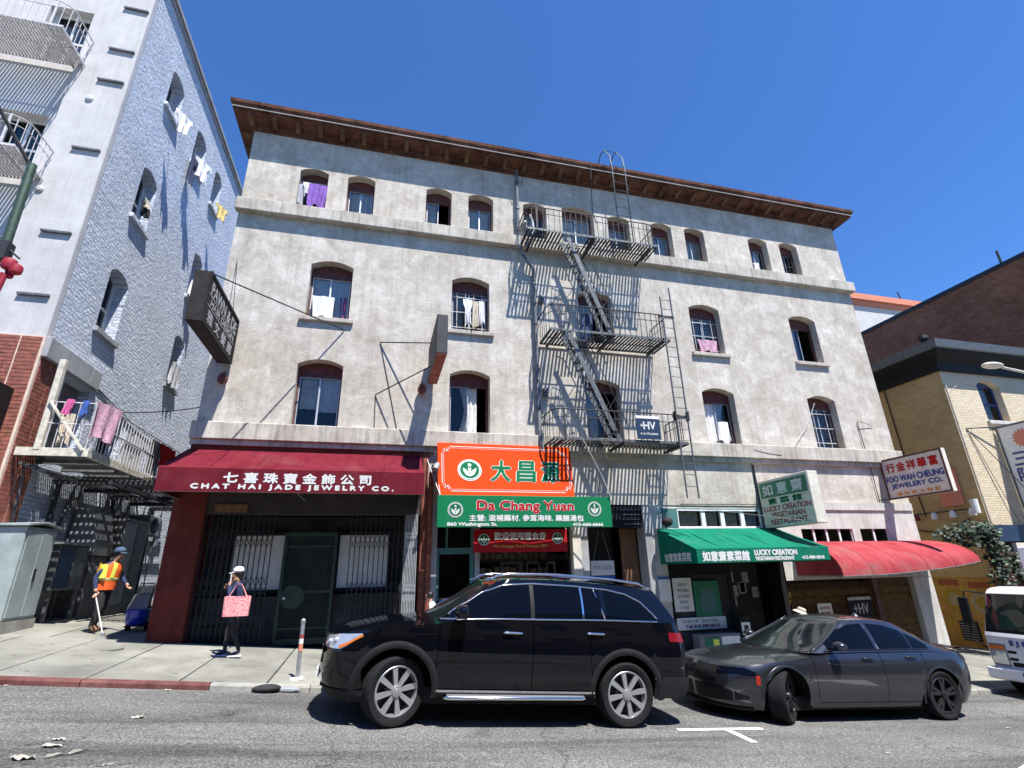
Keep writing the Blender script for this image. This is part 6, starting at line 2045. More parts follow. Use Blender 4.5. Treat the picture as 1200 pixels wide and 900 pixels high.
for sd in (-1, 1):   # bright A pillar edge
    P = []
    for j in range(9):
        h = .02 + .95 * j / 8; w = c.gw(h); y = w * .955; x = c.xf0 + (c.xf1 - c.xf0) * h - c.bowf * (1 - (y / w) ** 2)
        P.append((x - .004, sd * y, c.gz(x, h) + .01))
    edge_tube(c, P, .017, 'paint_grey', 'pillar_edge')
    for pts in ([(.58 - .06 * (z - .2), z) for z in frange(.30, .92, 8)], [(1.90, z) for z in frange(.26, .96, 8)], [(2.70 + .10 * math.sin((z - .2) * 2.5), z) for z in frange(.30, .98, 8)], [(.60 + 2.1 * f, .27) for f in frange(0, 1, 12)]):
        edge_tube(c, [c.pt(x, z, .001, sd) for x, z in pts], .0035, 'void_black', 'door_gap', n=4)
    edge_tube(c, [c.pt(x, lerp_tab([(.7, .80), (1.3, .77), (1.9, .80), (3.2, .86)], x), -.002, sd) for x in frange(.8, 3.2, 30)], .006, 'paint_grey', 'body_crease')
    for x0 in (1.52, 2.42):
        p = [c.pt(x, .865 + .02 * (x0 > 2), .028, sd) for x in frange(x0, x0 + .2, 5)]
        MB().tube([c.pt(x0, p[0].z, 0, sd)] + p + [c.pt(x0 + .2, p[0].z, 0, sd)], [.006] + [.013] * 6 + [.006], 6).build('door_handle', 'paint_grey', sed, smooth=True)
    mr = MB(); mr.sphere((.98, sd * 1.03, 1.05), .12, 14, 9, (.8, .95, .55)); mo = mr.build('mirror', 'paint_grey', sed, smooth=True)
    MB().box(.94, 1.02, sd * .86, sd * .98, .985, 1.02).build('mirror_arm', 'sign_black', mo)
# front face
def dpatch(name, f0, f1, zlo_, zhi_, off, m, n=12, parent=None, nz=5):
    """patch wrapped round the nose; f is distance behind the nose tip"""
    for side in (-1, 1):
        rows = []
        for i in range(n + 1):
            f = f0 + (f1 - f0) * (i / n) ** 1.8
            u = i / n
            a, b = zlo_(u), zhi_(u); r = []
            for j in range(nz + 1):
                z = a + (b - a) * j / nz; x = lerp_tab(c.xn, z) + f
                r.append(c.pt(x, z, off, side))
            rows.append(r)
        o = MB().grid(rows).build(name, m, parent or sed, smooth=True)
    return o
dpatch('grille', .0004, .075, lambda u: .545 - .01 * u, lambda u: .715 - .015 * u, .008, 'sign_black')
dpatch('grille_frame', .0004, .05, lambda u: .535 - .02 * u, lambda u: .562 - .02 * u, .020, 'paint_grey', nz=2)
dpatch('headlight', .075, .46, lambda u: .615 + .012 * u, lambda u: .70 + .015 * u - .06 * max(0, u - .75) / .25, .008, 'car_glass')
dpatch('lower_intake', .0004, .20, lambda u: .235 + .03 * u, lambda u: .44 - .05 * u, .008, 'sign_black')
dpatch('fog_recess', .22, .38, lambda u: .27 + .03 * u, lambda u: .40 - .06 * u, .008, 'plastic_black')
dpatch('splitter', .0004, .40, lambda u: .155, lambda u: .195, .016, 'plastic_black', nz=2)
c.patch('side_marker', frange(-.50, -.445, 3), lambda x: .50 + (.0), lambda x: .62, .008, 'marker_red', sides=(-1, 1))
c.patch('tail_light', frange(3.86, 4.04, 6), lambda x: .84, lambda x: .93, .008, 'lamp_red', sides=(-1, 1))
mb = MB(); mb.grid([[(x, y, z) for y in frange(-.60, .60, 8)] for x, z in ((3.86, 1.015), (3.98, 1.032), (4.06, 1.042), (4.06, 1.028), (3.97, 1.0))]); mb.build('spoiler', 'paint_grey', sed, smooth=True)
MB().lathe((2.5, 0, 1.455), [(.06, 0), (.035, .03), (0, .06)], 8).build('roof_antenna', 'paint_grey', sed)
for sd in (-1, 1):
    wheel(sed, 0.0, sd * .79, .352, .245, .62 if True else 0, 5, 'alloy_dark', 'twin', sd); wheel(sed, 3.05, sd * .805, .352, .245, 0, 5, 'alloy_dark', 'twin', sd)

# ---- white box truck at the right edge
TX, TY = 12.75, 8.30
trk = thing('white_truck', (TX, TY, gz(TX)), 'white delivery truck with black grille slots cut off by the right edge', 'truck', rot=(0, math.atan2(gz(TX) - gz(TX + 3), 3), 0))
mb = MB()
secs = [(.42, .06, 1.00), (.70, .02, 1.02), (1.10, .0, 1.02), (1.18, .03, 1.015), (1.55, .14, .99), (1.95, .27, .95), (2.06, .38, .92), (2.10, .60, .86)]
rows = []
for z, x0, w in secs:
    r = []
    for k in range(13):
        a = pi / 2 * k / 12; r.append((x0 + .22 * (1 - math.sin(a) ** .6) * 0 + .16 * (1 - math.cos(a)) ** 1.0 * 1.0 if False else x0 + .14 * (1 - math.cos(a)), -w * math.sin(a) ** .55, z))
    r.append((1.75, -w, z))
    rows.append(r)
full = [[(x, -y, z) for x, y, z in reversed(r)] + list(r)[1:] for r in rows]
mb.grid(full); 
mb.add(full[-1], [tuple(range(len(full[-1])))])
cabm = mb.build('cab', 'paint_white', trk, smooth=.7, fix=True, merge=True)
def tfront(y, z, off=.008):
    for (z0, x0, w0), (z1, x1, w1) in zip(secs, secs[1:]):
        if z <= z1:
            t = max(0, (z - z0) / (z1 - z0)); x = x0 + (x1 - x0) * t; w = w0 + (w1 - w0) * t; break
    else: x, w = secs[-1][1], secs[-1][2]
    a = math.asin(min(1, (abs(y) / w) ** (1 / .55))) if y else 0
    return (x + .14 * (1 - math.cos(a)) - off, y, z + off * .3)
def tpatch(name, y0, y1, z0, z1, m, off=.01, n=14, nz=5, parent=None):
    return MB().grid([[tfront(y0 + (y1 - y0) * i / n, z0 + (z1 - z0) * j / nz, off) for i in range(n + 1)] for j in range(nz + 1)]).build(name, m, parent or trk, smooth=True)
tpatch('windshield_surround', -.955, .955, 1.17, 1.97, 'sign_black', .006, 20)
tpatch('windshield', -.90, .90, 1.23, 1.93, 'screen_glass', .012)
for y in (.55, -.15): MB().tube([tfront(y, 1.22, .02), tfront(y - .55, 1.36, .025)], .009, 5).build('wiper', 'sign_black', trk)
tpatch('visor_strip', -.90, .90, 1.935, 2.03, 'paint_white', .03)
tpatch('front_panel', -.96, .96, 1.10, 1.17, 'paint_white', .03)
for y0, y1, z in ((.42, .58, .80), (.42, .58, .67), (.10, .28, .80), (.10, .28, .67), (-.58, -.42, .80), (-.28, -.1, .80)): tpatch('grille_slot', y0, y1, z, z + .05, 'sign_black', .012, 4, 1)
for a, b in ((.62, .94), (-.94, -.62)):
    hh = tpatch('headlight_recess', a - .02, b + .02, .55, .96, 'plastic_grey', .010); hh = tpatch('headlight', a, b, .58, .84, 'lamp_clear', .014); tpatch('indicator', a, b, .85, .93, 'lamp_amber', .014)
mb = MB(); mb.cbox(-.08, .3, -1.02, 1.02, .30, .52, .03); mb.build('bumper', 'paint_white', trk)
tpatch('lower_grille', -.55, .55, .56, .64, 'sign_black', .012)
MB().box(-.09, -.079, -.35, .35, .34, .48).build('licence_plate', 'navy_panel', trk)
text('lettering', 'S J Distributors', tfront(-.07, .985, .012), (0, -1, 0), (0, 0, 1), 1.12, .105, 'ink_blue', trk, bold=.012, depth=.006)
for sd in (-1, 1):
    mb = MB(); mb.tube([(.32, sd * .95, 1.95), (.05, sd * 1.16, 1.98), (.02, sd * 1.2, 1.5), (.0, sd * 1.18, 1.0), (.12, sd * 1.02, .85)], .018, 6); mo = mb.build('mirror_arm', 'sign_black', trk)
    MB().cbox(-.02, .05, sd * 1.20 - .10, sd * 1.20 + .10, 1.30, 1.85, .015).build('mirror', 'sign_black', mo)
    MB().add([(.5, sd * 1.022, 1.2), (1.5, sd * 1.022, 1.2), (1.5, sd * .965, 1.9), (.72, sd * .965, 1.9)], [(0, 1, 2, 3)]).build('side_window', 'car_glass', trk)
    wheel(trk, .75, sd * .86, .40, .24, 0, 6, 'alloy', 'truck', sd)
    wheel(trk, 4.2, sd * .86, .40, .24, 0, 6, 'alloy', 'truck', sd)
mb = MB(); mb.cbox(1.95, 6.2, -1.08, 1.08, .85, 3.0, .02); mb.build('box_body', 'paint_white', trk)
MB().box(.3, 6.0, -.5, .5, .42, .84).build('chassis', 'plastic_black', trk)
# lower cab height is real: the roof stays under eye level because the street falls away
# ------------------------------------------------------------------ people
def person(name, label, loc, rotz, J, S, scale=1.0, cat='person'):
    """J: joint -> (x, y, z, radius); S: (a, b, material index); one continuous skinned body"""
    root = thing(name, loc, label, cat, rot=(0, 0, rotz))
    root.scale = (scale,) * 3
    keys = list(J)
    me = bpy.data.meshes.new('body')
    me.from_pydata([J[k][:3] for k in keys], [(keys.index(a), keys.index(b)) for a, b, m in S], [])
    ob = bpy.data.objects.new('body_cage', me); COL.objects.link(ob)
    md = ob.modifiers.new('Skin', 'SKIN'); md.use_smooth_shade = True
    for i, k in enumerate(keys):
        r = J[k][3]; r = r if isinstance(r, tuple) else (r, r)
        me.skin_vertices[0].data[i].radius = r
    me.skin_vertices[0].data[keys.index('pelvis')].use_root = True
    sb = ob.modifiers.new('Sub', 'SUBSURF'); sb.levels = 2
    dg = bpy.context.evaluated_depsgraph_get()
    nm = bpy.data.meshes.new_from_object(ob.evaluated_get(dg))
    bpy.data.objects.remove(ob)
    return root, nm, keys


def finish_body(root, nm, J, S, mats, hands):
    mb = MB()
    for v in nm.vertices: mb.v.append(tuple(v.co))
    segs = [(Vector(J[a][:3]), Vector(J[b][:3]), m) for a, b, m in S]
    for p in nm.polygons:
        c = p.center; best = (9, 0)
        for a, b, m in segs:
            d = b - a; t = max(0, min(1, (c - a).dot(d) / max(1e-9, d.length_squared)))
            q = (a + d * t - c).length
            if q < best[0]: best = (q, m)
        mb.f.append(tuple(p.vertices)); mb.m.append(best[1])
    bpy.data.meshes.remove(nm)
    mb.cur = 0
    for w, fwd, side, thumb in hands:        # five tapered, bent fingers rooted in the palm
        w = Vector(w); f = Vector(fwd).normalized(); s = Vector(side).normalized(); n = f.cross(s)
        for k, ln in enumerate((.062, .075, .080, .072)):
            b = w + s * (.030 - .02 * k) + f * .01
            mb.tube([b, b + f * ln * .55 + n * .006, b + f * ln * .85 + n * .022, b + f * ln * .95 + n * .04], [.010, .0095, .009, .007], 6)
        b = w + s * thumb * .03 - f * .02
        mb.tube([b, b + s * thumb * .03 + f * .03, b + s * thumb * .035 + f * .055 + n * .012], [.012, .011, .009], 6)
    return mb.build('body', mats, root, smooth=True)


def std(lean=0, **k):
    J = dict(pelvis=(0, 0, .86, .125), waist=(0, 0, 1.0, .125), chest=(lean * .5, 0, 1.20, (.135, .135)), neck=(lean, 0, 1.345, .055), chin=(lean * 1.25 + .01, 0, 1.42, .068), head=(lean * 1.4 + .012, 0, 1.50, .088), crown=(lean * 1.45, 0, 1.565, .066),
             nose=(lean * 1.4 + .112, 0, 1.475, .014),
             hipL=(0, -.085, .83, .092), hipR=(0, .085, .83, .092), kneeL=(.02, -.09, .46, .060), kneeR=(.02, .09, .46, .060), ankL=(-.02, -.09, .09, .042), ankR=(-.02, .09, .09, .042),
             toeL=(.13, -.095, .035, .036), toeR=(.13, .095, .035, .036),
             shL=(lean * .85, -.16, 1.285, .062), shR=(lean * .85, .16, 1.285, .062), elL=(lean * .6, -.22, 1.04, .045), elR=(lean * .6, .22, 1.04, .045),
             wrL=(lean * .6 + .08, -.22, .83, .028), wrR=(lean * .6 + .08, .22, .83, .028), haL=(lean * .6 + .10, -.22, .77, .030), haR=(lean * .6 + .10, .22, .77, .030))
    J.update(k)
    return J


# materials in every body: 0 skin, 1 top, 2 trousers, 3 shoes, 4 extra
SEG = [('pelvis', 'waist', 2), ('waist', 'chest', 1), ('chest', 'neck', 1), ('neck', 'chin', 0), ('chin', 'head', 0), ('head', 'crown', 0), ('head', 'nose', 0),
       ('pelvis', 'hipL', 2), ('pelvis', 'hipR', 2), ('hipL', 'kneeL', 2), ('hipR', 'kneeR', 2), ('kneeL', 'ankL', 2), ('kneeR', 'ankR', 2), ('ankL', 'toeL', 3), ('ankR', 'toeR', 3),
       ('chest', 'shL', 1), ('chest', 'shR', 1), ('shL', 'elL', 1), ('shR', 'elR', 1), ('elL', 'wrL', 1), ('elR', 'wrR', 1), ('wrL', 'haL', 0), ('wrR', 'haR', 0)]


def head_cap(root, c, r, mats, brim=.10, fwd=1, hair=True, hat=False, hairlen=.0):
    c = Vector(c)
    if hair:
        mb = MB(); mb.sphere(c + Vector((-.022 * fwd, 0, -.005)), r * 1.06, 16, 10, (1.0, .98, 1.05))
        if hairlen: mb.sphere(c + Vector((-.055 * fwd, 0, -hairlen * .5)), r * .8, 12, 8, (.7, 1.0, 1.0 + hairlen * 5))
        h = mb.build('hair', 'hair', root, smooth=True)
    if not mats: return
    mb = MB()
    if hat:
        mb.lathe(c + Vector((0, 0, .02)), [(.20, -.045), (.21, -.035), (.16, .012), (.112, .03), (.108, .085), (.085, .115), (0, .12)], 22)
        rt_ = Matrix.Translation(c) @ Matrix.Rotation(.42, 4, 'Y') @ Matrix.Translation(-c); mb.v = [tuple(rt_ @ Vector(v)) for v in mb.v]; mb.build('sun_hat', mats, root, smooth=.8)
        mb = MB().lathe(c + Vector((0, 0, .02)), [(.113, .033), (.112, .055)], 22); mb.v = [tuple(rt_ @ Vector(v)) for v in mb.v]; mb.build('hat_band', 'brown_wood', root)
    else:
        pr_ = [(r * 1.16, .0), (r * 1.17, .035), (r * 1.05, .075), (r * .7, .105), (0, .118)]
        mb.lathe(c + Vector((0, 0, .012)), pr_, 20); cp = mb.build('cap', mats, root, smooth=True)
        rows = []
        for i in range(9):
            a = -1.0 + 2.0 * i / 8
            rows.append([(c.x + fwd * (r * 1.1 * math.cos(a) + t * brim * math.cos(a * .6)), c.y + r * 1.1 * math.sin(a), c.z + .018 - t * .025) for t in (0, .5, 1)])
        MB().grid(rows).build('brim', mats, cp, smooth=True)


# street sweeper in the orange vest
L = (-5.42, 13.2, sw(-5.42, 13.2) + .004)
J = std(.10, hipL=(0, -.09, .83, .108), hipR=(0, .09, .83, .108), kneeL=(.05, -.09, .45, .080), kneeR=(-.03, .09, .46, .080), ankL=(-.02, -.09, .10, .062), ankR=(-.13, .09, .10, .062), toeL=(.12, -.10, .038, .042), toeR=(.02, .10, .038, .042),
        elL=(-.06, -.24, 1.04, .055), wrL=(.02, -.27, .82, .036), haL=(.05, -.275, .76, .036), elR=(.14, .22, 1.06, .05), wrR=(.30, .20, .90, .034), haR=(.35, .20, .86, .034), waist=(.02, 0, 1.0, .14), chest=(.05, 0, 1.2, .15), pelvis=(0, 0, .86, .135))
man, nm, _ = person('person', 'person in orange safety vest and blue cap holding a litter picker', L, -.25, J, SEG)
finish_body(man, nm, J, SEG, ['skin', 'cloth_navy', 'cloth_black', 'brown_wood'], [((.05, -.275, .75), (.1, -.05, -1), (1, 0, .1), 1), ((.36, .20, .85), (.6, 0, -.8), (0, 1, 0), -1)])
head_cap(man, (.15, 0, 1.525), .09, 'slate_cloth', .08)
# vest: a shell round the torso
def vest_shell(z0, z1, m, name, grow=.0, par=None, open_=.0):
    rows = []
    for j in range(7):
        z = z0 + (z1 - z0) * j / 6; r = []
        t = (z - .80) / .56
        cx = .0 + .085 * max(0, t) ** 1.2; ra = .175 + grow - .012 * abs(t - .3); rb = .205 + grow - .02 * abs(t - .6)
        if t > .80: rb -= (t - .80) * .25; ra -= (t - .8) * .25
        for k in range(25):
            a = 2 * pi * k / 24; r.append((cx + ra * math.cos(a) * (1 + .02 * math.sin(5 * a)), rb * math.sin(a), z))
        rows.append(r)
    return MB().grid(rows).build(name, m, par or man, smooth=True)
vs_ = vest_shell(.80, 1.32, 'vest_orange', 'vest')
vest_shell(.985, 1.035, 'vest_yellow', 'reflective_band', .005, vs_); vest_shell(1.0, 1.02, 'vest_silver', 'reflective_band', .008, vs_)
for yy in (-.115, .115):
    rows = []
    for j in range(9):
        z = 1.03 + .30 * j / 8; t = (z - .8) / .56; cx = .085 * max(0, t) ** 1.2; ra = .187 - .012 * abs(t - .3) - max(0, t - .8) * .25; rb = .217
        rows.append([(cx + ra * math.sqrt(max(.05, 1 - ((yy + w) / rb) ** 2)), yy + w, z) for w in (-.032, 0, .032)])
    MB().grid(rows).build('reflective_band', 'vest_yellow', vs_, smooth=True)
    rows = [[(-.17 + .085 * max(0, ((1.03 + .3 * j / 8) - .8) / .56) ** 1.2 * .9 - .004, yy + w, 1.03 + .30 * j / 8) for w in (-.032, .032)] for j in range(9)]
    MB().grid(rows).build('reflective_band', 'vest_yellow', vs_, smooth=True)
mb = MB(); mb.box(.0, .14, -.236, -.222, 1.03, 1.3); mb.build('reflective_band', 'vest_yellow', vs_)
pk = thing('litter_picker', (-5.1, 12.9, sw(-5.1, 12.9)), 'long pale litter picker stick in the sweeper\'s hand', 'tool')
ca, sa = math.cos(-.25), math.sin(-.25)
hx, hy = L[0] + .05 * ca + .275 * sa, L[1] + .05 * sa - .275 * ca
gx, gy = hx + .30, hy - .03
MB().tube([(hx - .03, hy, L[2] + .80), (gx, gy, sw(gx, gy) + .03)], .012, 6).build('shaft', 'sign_white', pk)
MB().box(gx - .03, gx + .04, gy - .02, gy + .02, sw(gx, gy) + .0, sw(gx, gy) + .05).build('jaw', 'galvanised', pk)
MB().tube([(hx - .05, hy, L[2] + .84), (hx - .01, hy, L[2] + .74)], .018, 6).build('grip', 'sign_black', pk)
bn = thing('litter_cart', (-4.85, 13.6, sw(-4.85, 13.6)), 'shiny blue litter bin on a small black cart beside the sweeper', 'bin')
bx_, by_ = -4.85, 13.6; bz = sw(bx_, by_)
MB().lathe((bx_, by_, bz + .12), [(.15, 0), (.19, .03), (.215, .18), (.22, .30), (.20, .315), (.19, .30), (.17, .08)], 20).build('tub', 'bin_blue', bn, smooth=.8)
MB().poly([(bx_ - .19, by_ - .12, bz + .44), (bx_ + .19, by_ - .12, bz + .44), (bx_ + .15, by_ + .05, bz + .72), (bx_ - .15, by_ + .05, bz + .72)], (0, .16, .03)).build('hood', 'plastic_grey', bn, fix=True)
for dx in (-.17, .19):
    MB().lathe((bx_ + dx, by_ + .1, bz + .09), [(.05, -.025), (.09, -.025), (.09, .025), (.05, .025)], 18, 'x').build('wheel', 'rubber', bn)
MB().tube([(bx_ - .16, by_ + .13, bz + .1), (bx_ - .14, by_ + .18, bz + .85), (bx_ - .14, by_ + .22, bz + .95), (bx_ + .14, by_ + .22, bz + .95), (bx_ + .14, by_ + .18, bz + .85), (bx_ + .16, by_ + .13, bz + .1)], .013, 6).build('handle', 'sign_black', bn)
MB().box(bx_ - .18, bx_ + .2, by_ - .12, by_ + .15, bz + .095, bz + .118).build('deck', 'sign_black', bn)

# woman with the pink bag, walking left with a phone at her ear
L = (-2.42, 11.31, sw(-2.42, 11.31) + .004)
J = std(.05, pelvis=(0, 0, .86, .115), waist=(.01, 0, 1.0, .115), chest=(.02, 0, 1.2, .125), hipL=(.0, -.075, .83, .088), hipR=(0, .075, .83, .088), kneeL=(.12, -.08, .47, .056), kneeR=(-.02, .08, .46, .056), ankL=(.13, -.085, .085, .038), ankR=(-.17, .085, .085, .038), toeL=(.29, -.09, .034, .036), toeR=(-.02, .09, .034, .036),
        elL=(.08, -.20, 1.08, .048), wrL=(.20, -.12, 1.19, .030), haL=(.235, -.09, 1.24, .030), elR=(.12, .19, 1.08, .048), wrR=(.19, .09, 1.30, .030), haR=(.17, .075, 1.37, .030))
wo, nm, _ = person('person', 'person in white cap and navy top carrying a pink woven bag', L, pi, J, SEG, .935)
finish_body(wo, nm, J, SEG, ['skin', 'cloth_navy', 'cloth_black', 'cloth_navy'], [((.24, -.085, 1.25), (.3, .2, .9), (1, 0, -.3), 1), ((.165, .07, 1.385), (-.2, 0, 1), (1, 0, 0), -1)])
head_cap(wo, (.075, 0, 1.525), .087, 'cloth_white', .085, hairlen=.10)
for yy, xx in ((-.09, .22), (.09, -.09)):
    MB().cbox(xx - .13, xx + .12, yy - .045, yy + .045, .0, .028, .008).build('shoe_sole', 'cloth_white', wo)
MB().cbox(.165, .185, .075, .105, 1.37, 1.50, .004).build('phone', 'sign_white', wo)
bg_ = thing('shoulder_bag', (-2.36, 11.02, L[2] + .75), 'pink woven shoulder bag hanging at the hip of the capped person', 'bag')
mb = MB(); rows = []
x0, x1, zb, zt, yb = -2.58, -2.15, L[2] + .69, L[2] + 1.02, 10.99
for j in range(7):
    t = j / 6; z = zb + (zt - zb) * t; r = []
    for k in range(28):
        a = 2 * pi * k / 28; r.append(((x0 + x1) / 2 + (x1 - x0) / 2 * (1 + .06 * t) * (abs(math.cos(a)) ** .35) * (1 if math.cos(a) >= 0 else -1), yb + .07 * (1 - .4 * t) * (abs(math.sin(a)) ** .7) * (1 if math.sin(a) >= 0 else -1), z + .012 * math.sin(6 * a) * t))
    rows.append(r + [r[0]])
mb.grid(rows); mb.add(rows[0][:-1], [tuple(range(28))]); mb.build('pouch', 'bag_pink', bg_, smooth=.9)
for d in (-.05, .05): MB().tube([(x0 + .06, yb + d * .5, zt - .02), (-2.44, 11.12, L[2] + 1.22), (-2.40, 11.18, L[2] + 1.235), (-2.34, 11.12, L[2] + 1.2), (x1 - .06, yb + d * .5, zt - .02)], .006, 5).build('strap', 'bag_pink', bg_)

# two people mostly hidden behind the cars
L = (9.2, 10.6, sw(9.2, 10.6) + .004)
J = std(.16)
hp, nm, _ = person('person', 'person in pale sun hat behind the grey sedan', L, -.6, J, SEG, .82)
finish_body(hp, nm, J, SEG, ['skin', 'cloth_beige', 'cloth_grey', 'cloth_black'], [((.19, -.22, .76), (0, 0, -1), (1, 0, 0), 1), ((.19, .22, .76), (0, 0, -1), (1, 0, 0), -1)])
head_cap(hp, (.23, 0, 1.525), .088, 'cloth_beige', hat=True)
L = (1.34, 11.75, sw(1.34, 11.75) + .004)
J = std(.14)
hq, nm, _ = person('person', 'dark haired person in white top bending behind the black SUV hood', L, pi * .9, J, SEG, .80)
finish_body(hq, nm, J, SEG, ['skin', 'cloth_white', 'cloth_navy', 'cloth_black'], [((.18, -.22, .76), (0, 0, -1), (1, 0, 0), 1), ((.18, .22, .76), (0, 0, -1), (1, 0, 0), -1)])
head_cap(hq, (.20, 0, 1.515), .09, None, hairlen=.03)

# ------------------------------------------------------------------ street things
pm = thing('meter_post', (-1.06, 9.75, sw(-1.06, 9.75)), 'short grey meter post covered in stickers beside the SUV', 'post')
z0 = sw(-1.06, 9.75)
MB().tube([(-1.06, 9.75, z0), (-1.06, 9.75, z0 + .80)], .032, 12).build('pole', 'galvanised', pm)
MB().lathe((-1.06, 9.75, z0 + .80), [(.036, 0), (.038, .05), (.02, .075), (0, .08)], 12).build('cap', 'galvanised', pm)
MB().lathe((-1.06, 9.75, z0), [(.11, .0), (.10, .018), (.04, .03)], 16).build('base_plate', 'sign_white', pm)
for a, b, m in ((.40, .50, 'salmon'), (.505, .58, 'sign_white'), (.585, .64, 'ink_maroon')):
    MB().lathe((-1.06, 9.75, z0), [(.0345, a), (.0345, b)], 12).build('sticker', m, pm)
rr = random.Random(8)
LITS = ['torn pale paper sheet at the bottom edge of the road', 'pale paper scrap just behind the largest torn sheet', 'largest torn pale sheet in the lower left corner', 'small pale scrap right of the largest torn sheet', 'smallest scrap farthest from the camera in the litter cluster', 'lone pale scrap in the middle of the left lane', 'tiny pale scrap by the end of the red kerb', 'pale scrap in the gutter at the left edge', 'tiny white speck of litter left of the SUV shadow', 'tiny white speck of litter in front of the SUV sill', 'white scrap in front of the sedan rear wheel', 'white scrap on the road near the truck']
for (x, y, s), LIT in zip(((-2.89, 6.28, .12), (-2.85, 6.63, .10), (-2.62, 6.37, .17), (-2.2, 6.08, .09), (-2.9, 6.85, .07), (-2.54, 7.72, .09), (-2.71, 9.22, .06), (-4.7, 9.2, .08), (-1.5, 7.4, .03), (.4, 6.3, .03), (6.3, 6.1, .04), (9.6, 7.0, .05)), LITS):
    rows = []; s *= .62; ang = rr.uniform(0, 3)
    for a in range(6):
        row = []
        for b in range(6):
            u = (a / 5 - .5) * 2.2 * s + rr.uniform(-.12, .12) * s; v = (b / 5 - .5) * 1.4 * s + rr.uniform(-.15, .15) * s
            qx = x + u * math.cos(ang * .15) - v * math.sin(ang); qy = y + u * math.sin(ang * .3) + v * math.cos(ang)
            row.append((qx, qy, gz(qx) + .006 + rr.random() ** 2 * s * .38))
        rows.append(row)
    mb = MB().grid(rows)
    mb.build('paper_scrap', 'paper_litter', None, label=LIT, cat='litter', group='paper scraps on the road')
bgx = MB().sphere((-1.42, 9.26, gz(-1.42) + .05), .16, 12, 7, (1.3, .7, .35)); bgx.build('plastic_bag', 'cloth_black', None, smooth=True, label='dark crumpled plastic bag in the gutter near the meter post', cat='bag')
mb = MB(); mb.tube([(-1.22, 9.28, gz(-1.2) + .04), (-1.05, 9.27, gz(-1.05) + .04), (-.98, 9.27, gz(-1) + .04), (-.95, 9.27, gz(-1) + .04)], [.035, .035, .014, .014], 10); mb.build('plastic_bottle', 'lamp_clear', None, label='clear plastic bottle lying in the gutter by the SUV nose', cat='bottle')
MB().lathe((-4.45, 11.6, sw(-4.45, 11.6) - .01), [(.20, 0), (.20, .018), (0, .019)], 20).build('manhole_cover', 'pavement', None, label='pale round cover set in the sidewalk near the sweeper', cat='manhole cover')

# ------------------------------------------------------------------ laundry
def garment(name, label, cat, m, top, right, w, h, kind='shirt', group='laundry hung from the windows'):
    top = Vector(top); r = Vector(right).normalized(); n = r.cross(Vector((0, 0, 1)))
    rg = random.Random(int(abs(top.x * 91 + top.y * 37 + top.z * 53)))
    mb = MB(); N, M_ = 14, 10; ph = rg.uniform(0, 6)
    def prof(t):
        if kind == 'shirt': return 1.0 if t < .22 else (1.0 - (t - .22) / .12 * .35 if t < .34 else .65 + .05 * math.sin(t * 5 + ph))
        if kind == 'trousers': return .62 + .12 * t
        return 1.0 - .15 * t * math.sin(ph)
    for layer in (0, 1):
        rows = []
        for j in range(M_ + 1):
            t = j / M_; row = []
            for i in range(N + 1):
                u = -1 + 2 * i / N
                fold = (.032 * math.sin(u * 7 + ph + t * 2) + .018 * math.sin(u * 15 + ph * 2 - t * 3)) * (.35 + t)
                d = .018 + fold + layer * .02
                z = -h * t - .03 * abs(u) * h * (t < .3) + (.05 * math.sin(u * 3.1 + ph) + .02 * math.sin(u * 9 + ph)) * t
                if kind == 'trousers' and t > .3 and abs(u) < .15: z *= .97; d -= .015
                row.append(top + r * (u * w / 2 * prof(t) + .03 * t * math.sin(ph)) + n * d + Vector((0, 0, z)))
            rows.append(row)
        mb.grid(rows)
    return mb.build(name, m, None, smooth=True, label=label, cat=cat, group=group)
def pole(name, label, a, b, m='iron_white'):
    return MB().tube([a, b], .012, 6).build(name, m, None, label=label, cat='pole', group='laundry poles')
fr = (1, 0, 0); sd_ = (0, 1, 0)
garment('hanging_cloth', 'purple cloth hung out of the leftmost top floor window', 'laundry', 'cloth_purple', (-2.28, 12.45, 12.02), fr, .36, .72, 'cloth')
garment('hanging_cloth', 'second purple garment at the right side of the leftmost top floor window', 'laundry', 'cloth_purple', (-2.06, 12.42, 11.98), fr, .20, .76, 'cloth')
garment('hanging_shirt', 'pale shirt hung beside the purple cloth in the top floor window', 'laundry', 'cloth_white', (-2.52, 12.47, 12.05), fr, .18, .42, 'shirt')
garment('hanging_shirt', 'dark grey garment at the left side of the top floor laundry window', 'laundry', 'cloth_grey', (-2.64, 12.5, 12.0), fr, .16, .7, 'cloth')
garment('hanging_shirt', 'white shirt hung before the barred third floor window', 'laundry', 'cloth_white', (2.05, 12.42, 8.86), fr, .26, .78, 'shirt')
garment('hanging_trousers', 'cream trousers hung before the barred third floor window', 'laundry', 'cloth_beige', (2.28, 12.42, 8.82), fr, .26, .82, 'trousers')
garment('hanging_cloth', 'second cream garment at the right of the barred window laundry', 'laundry', 'cloth_white', (2.44, 12.44, 8.85), fr, .16, .70, 'cloth')
MB().tube([(1.7, 12.44, 8.90), (2.62, 12.44, 8.90)], .008, 5).build('clothes_rail', 'alu', None, label='thin rail holding laundry in the barred window', cat='rail')
MB().tube([(-2.72, 12.47, 12.07), (-2.0, 12.47, 12.07)], .008, 5).build('clothes_rail', 'alu', None, label='thin rail holding purple laundry in the top floor window', cat='rail')
garment('hanging_cloth', 'magenta curtain end hanging inside the left third floor window', 'laundry', 'cloth_pink', (-1.22, 12.86, 8.75), fr, .26, .78, 'cloth')
garment('hanging_cloth', 'white cloth bundle draped low in the left third floor window', 'laundry', 'cloth_white', (-1.75, 12.66, 8.62), fr, .55, .62, 'cloth')
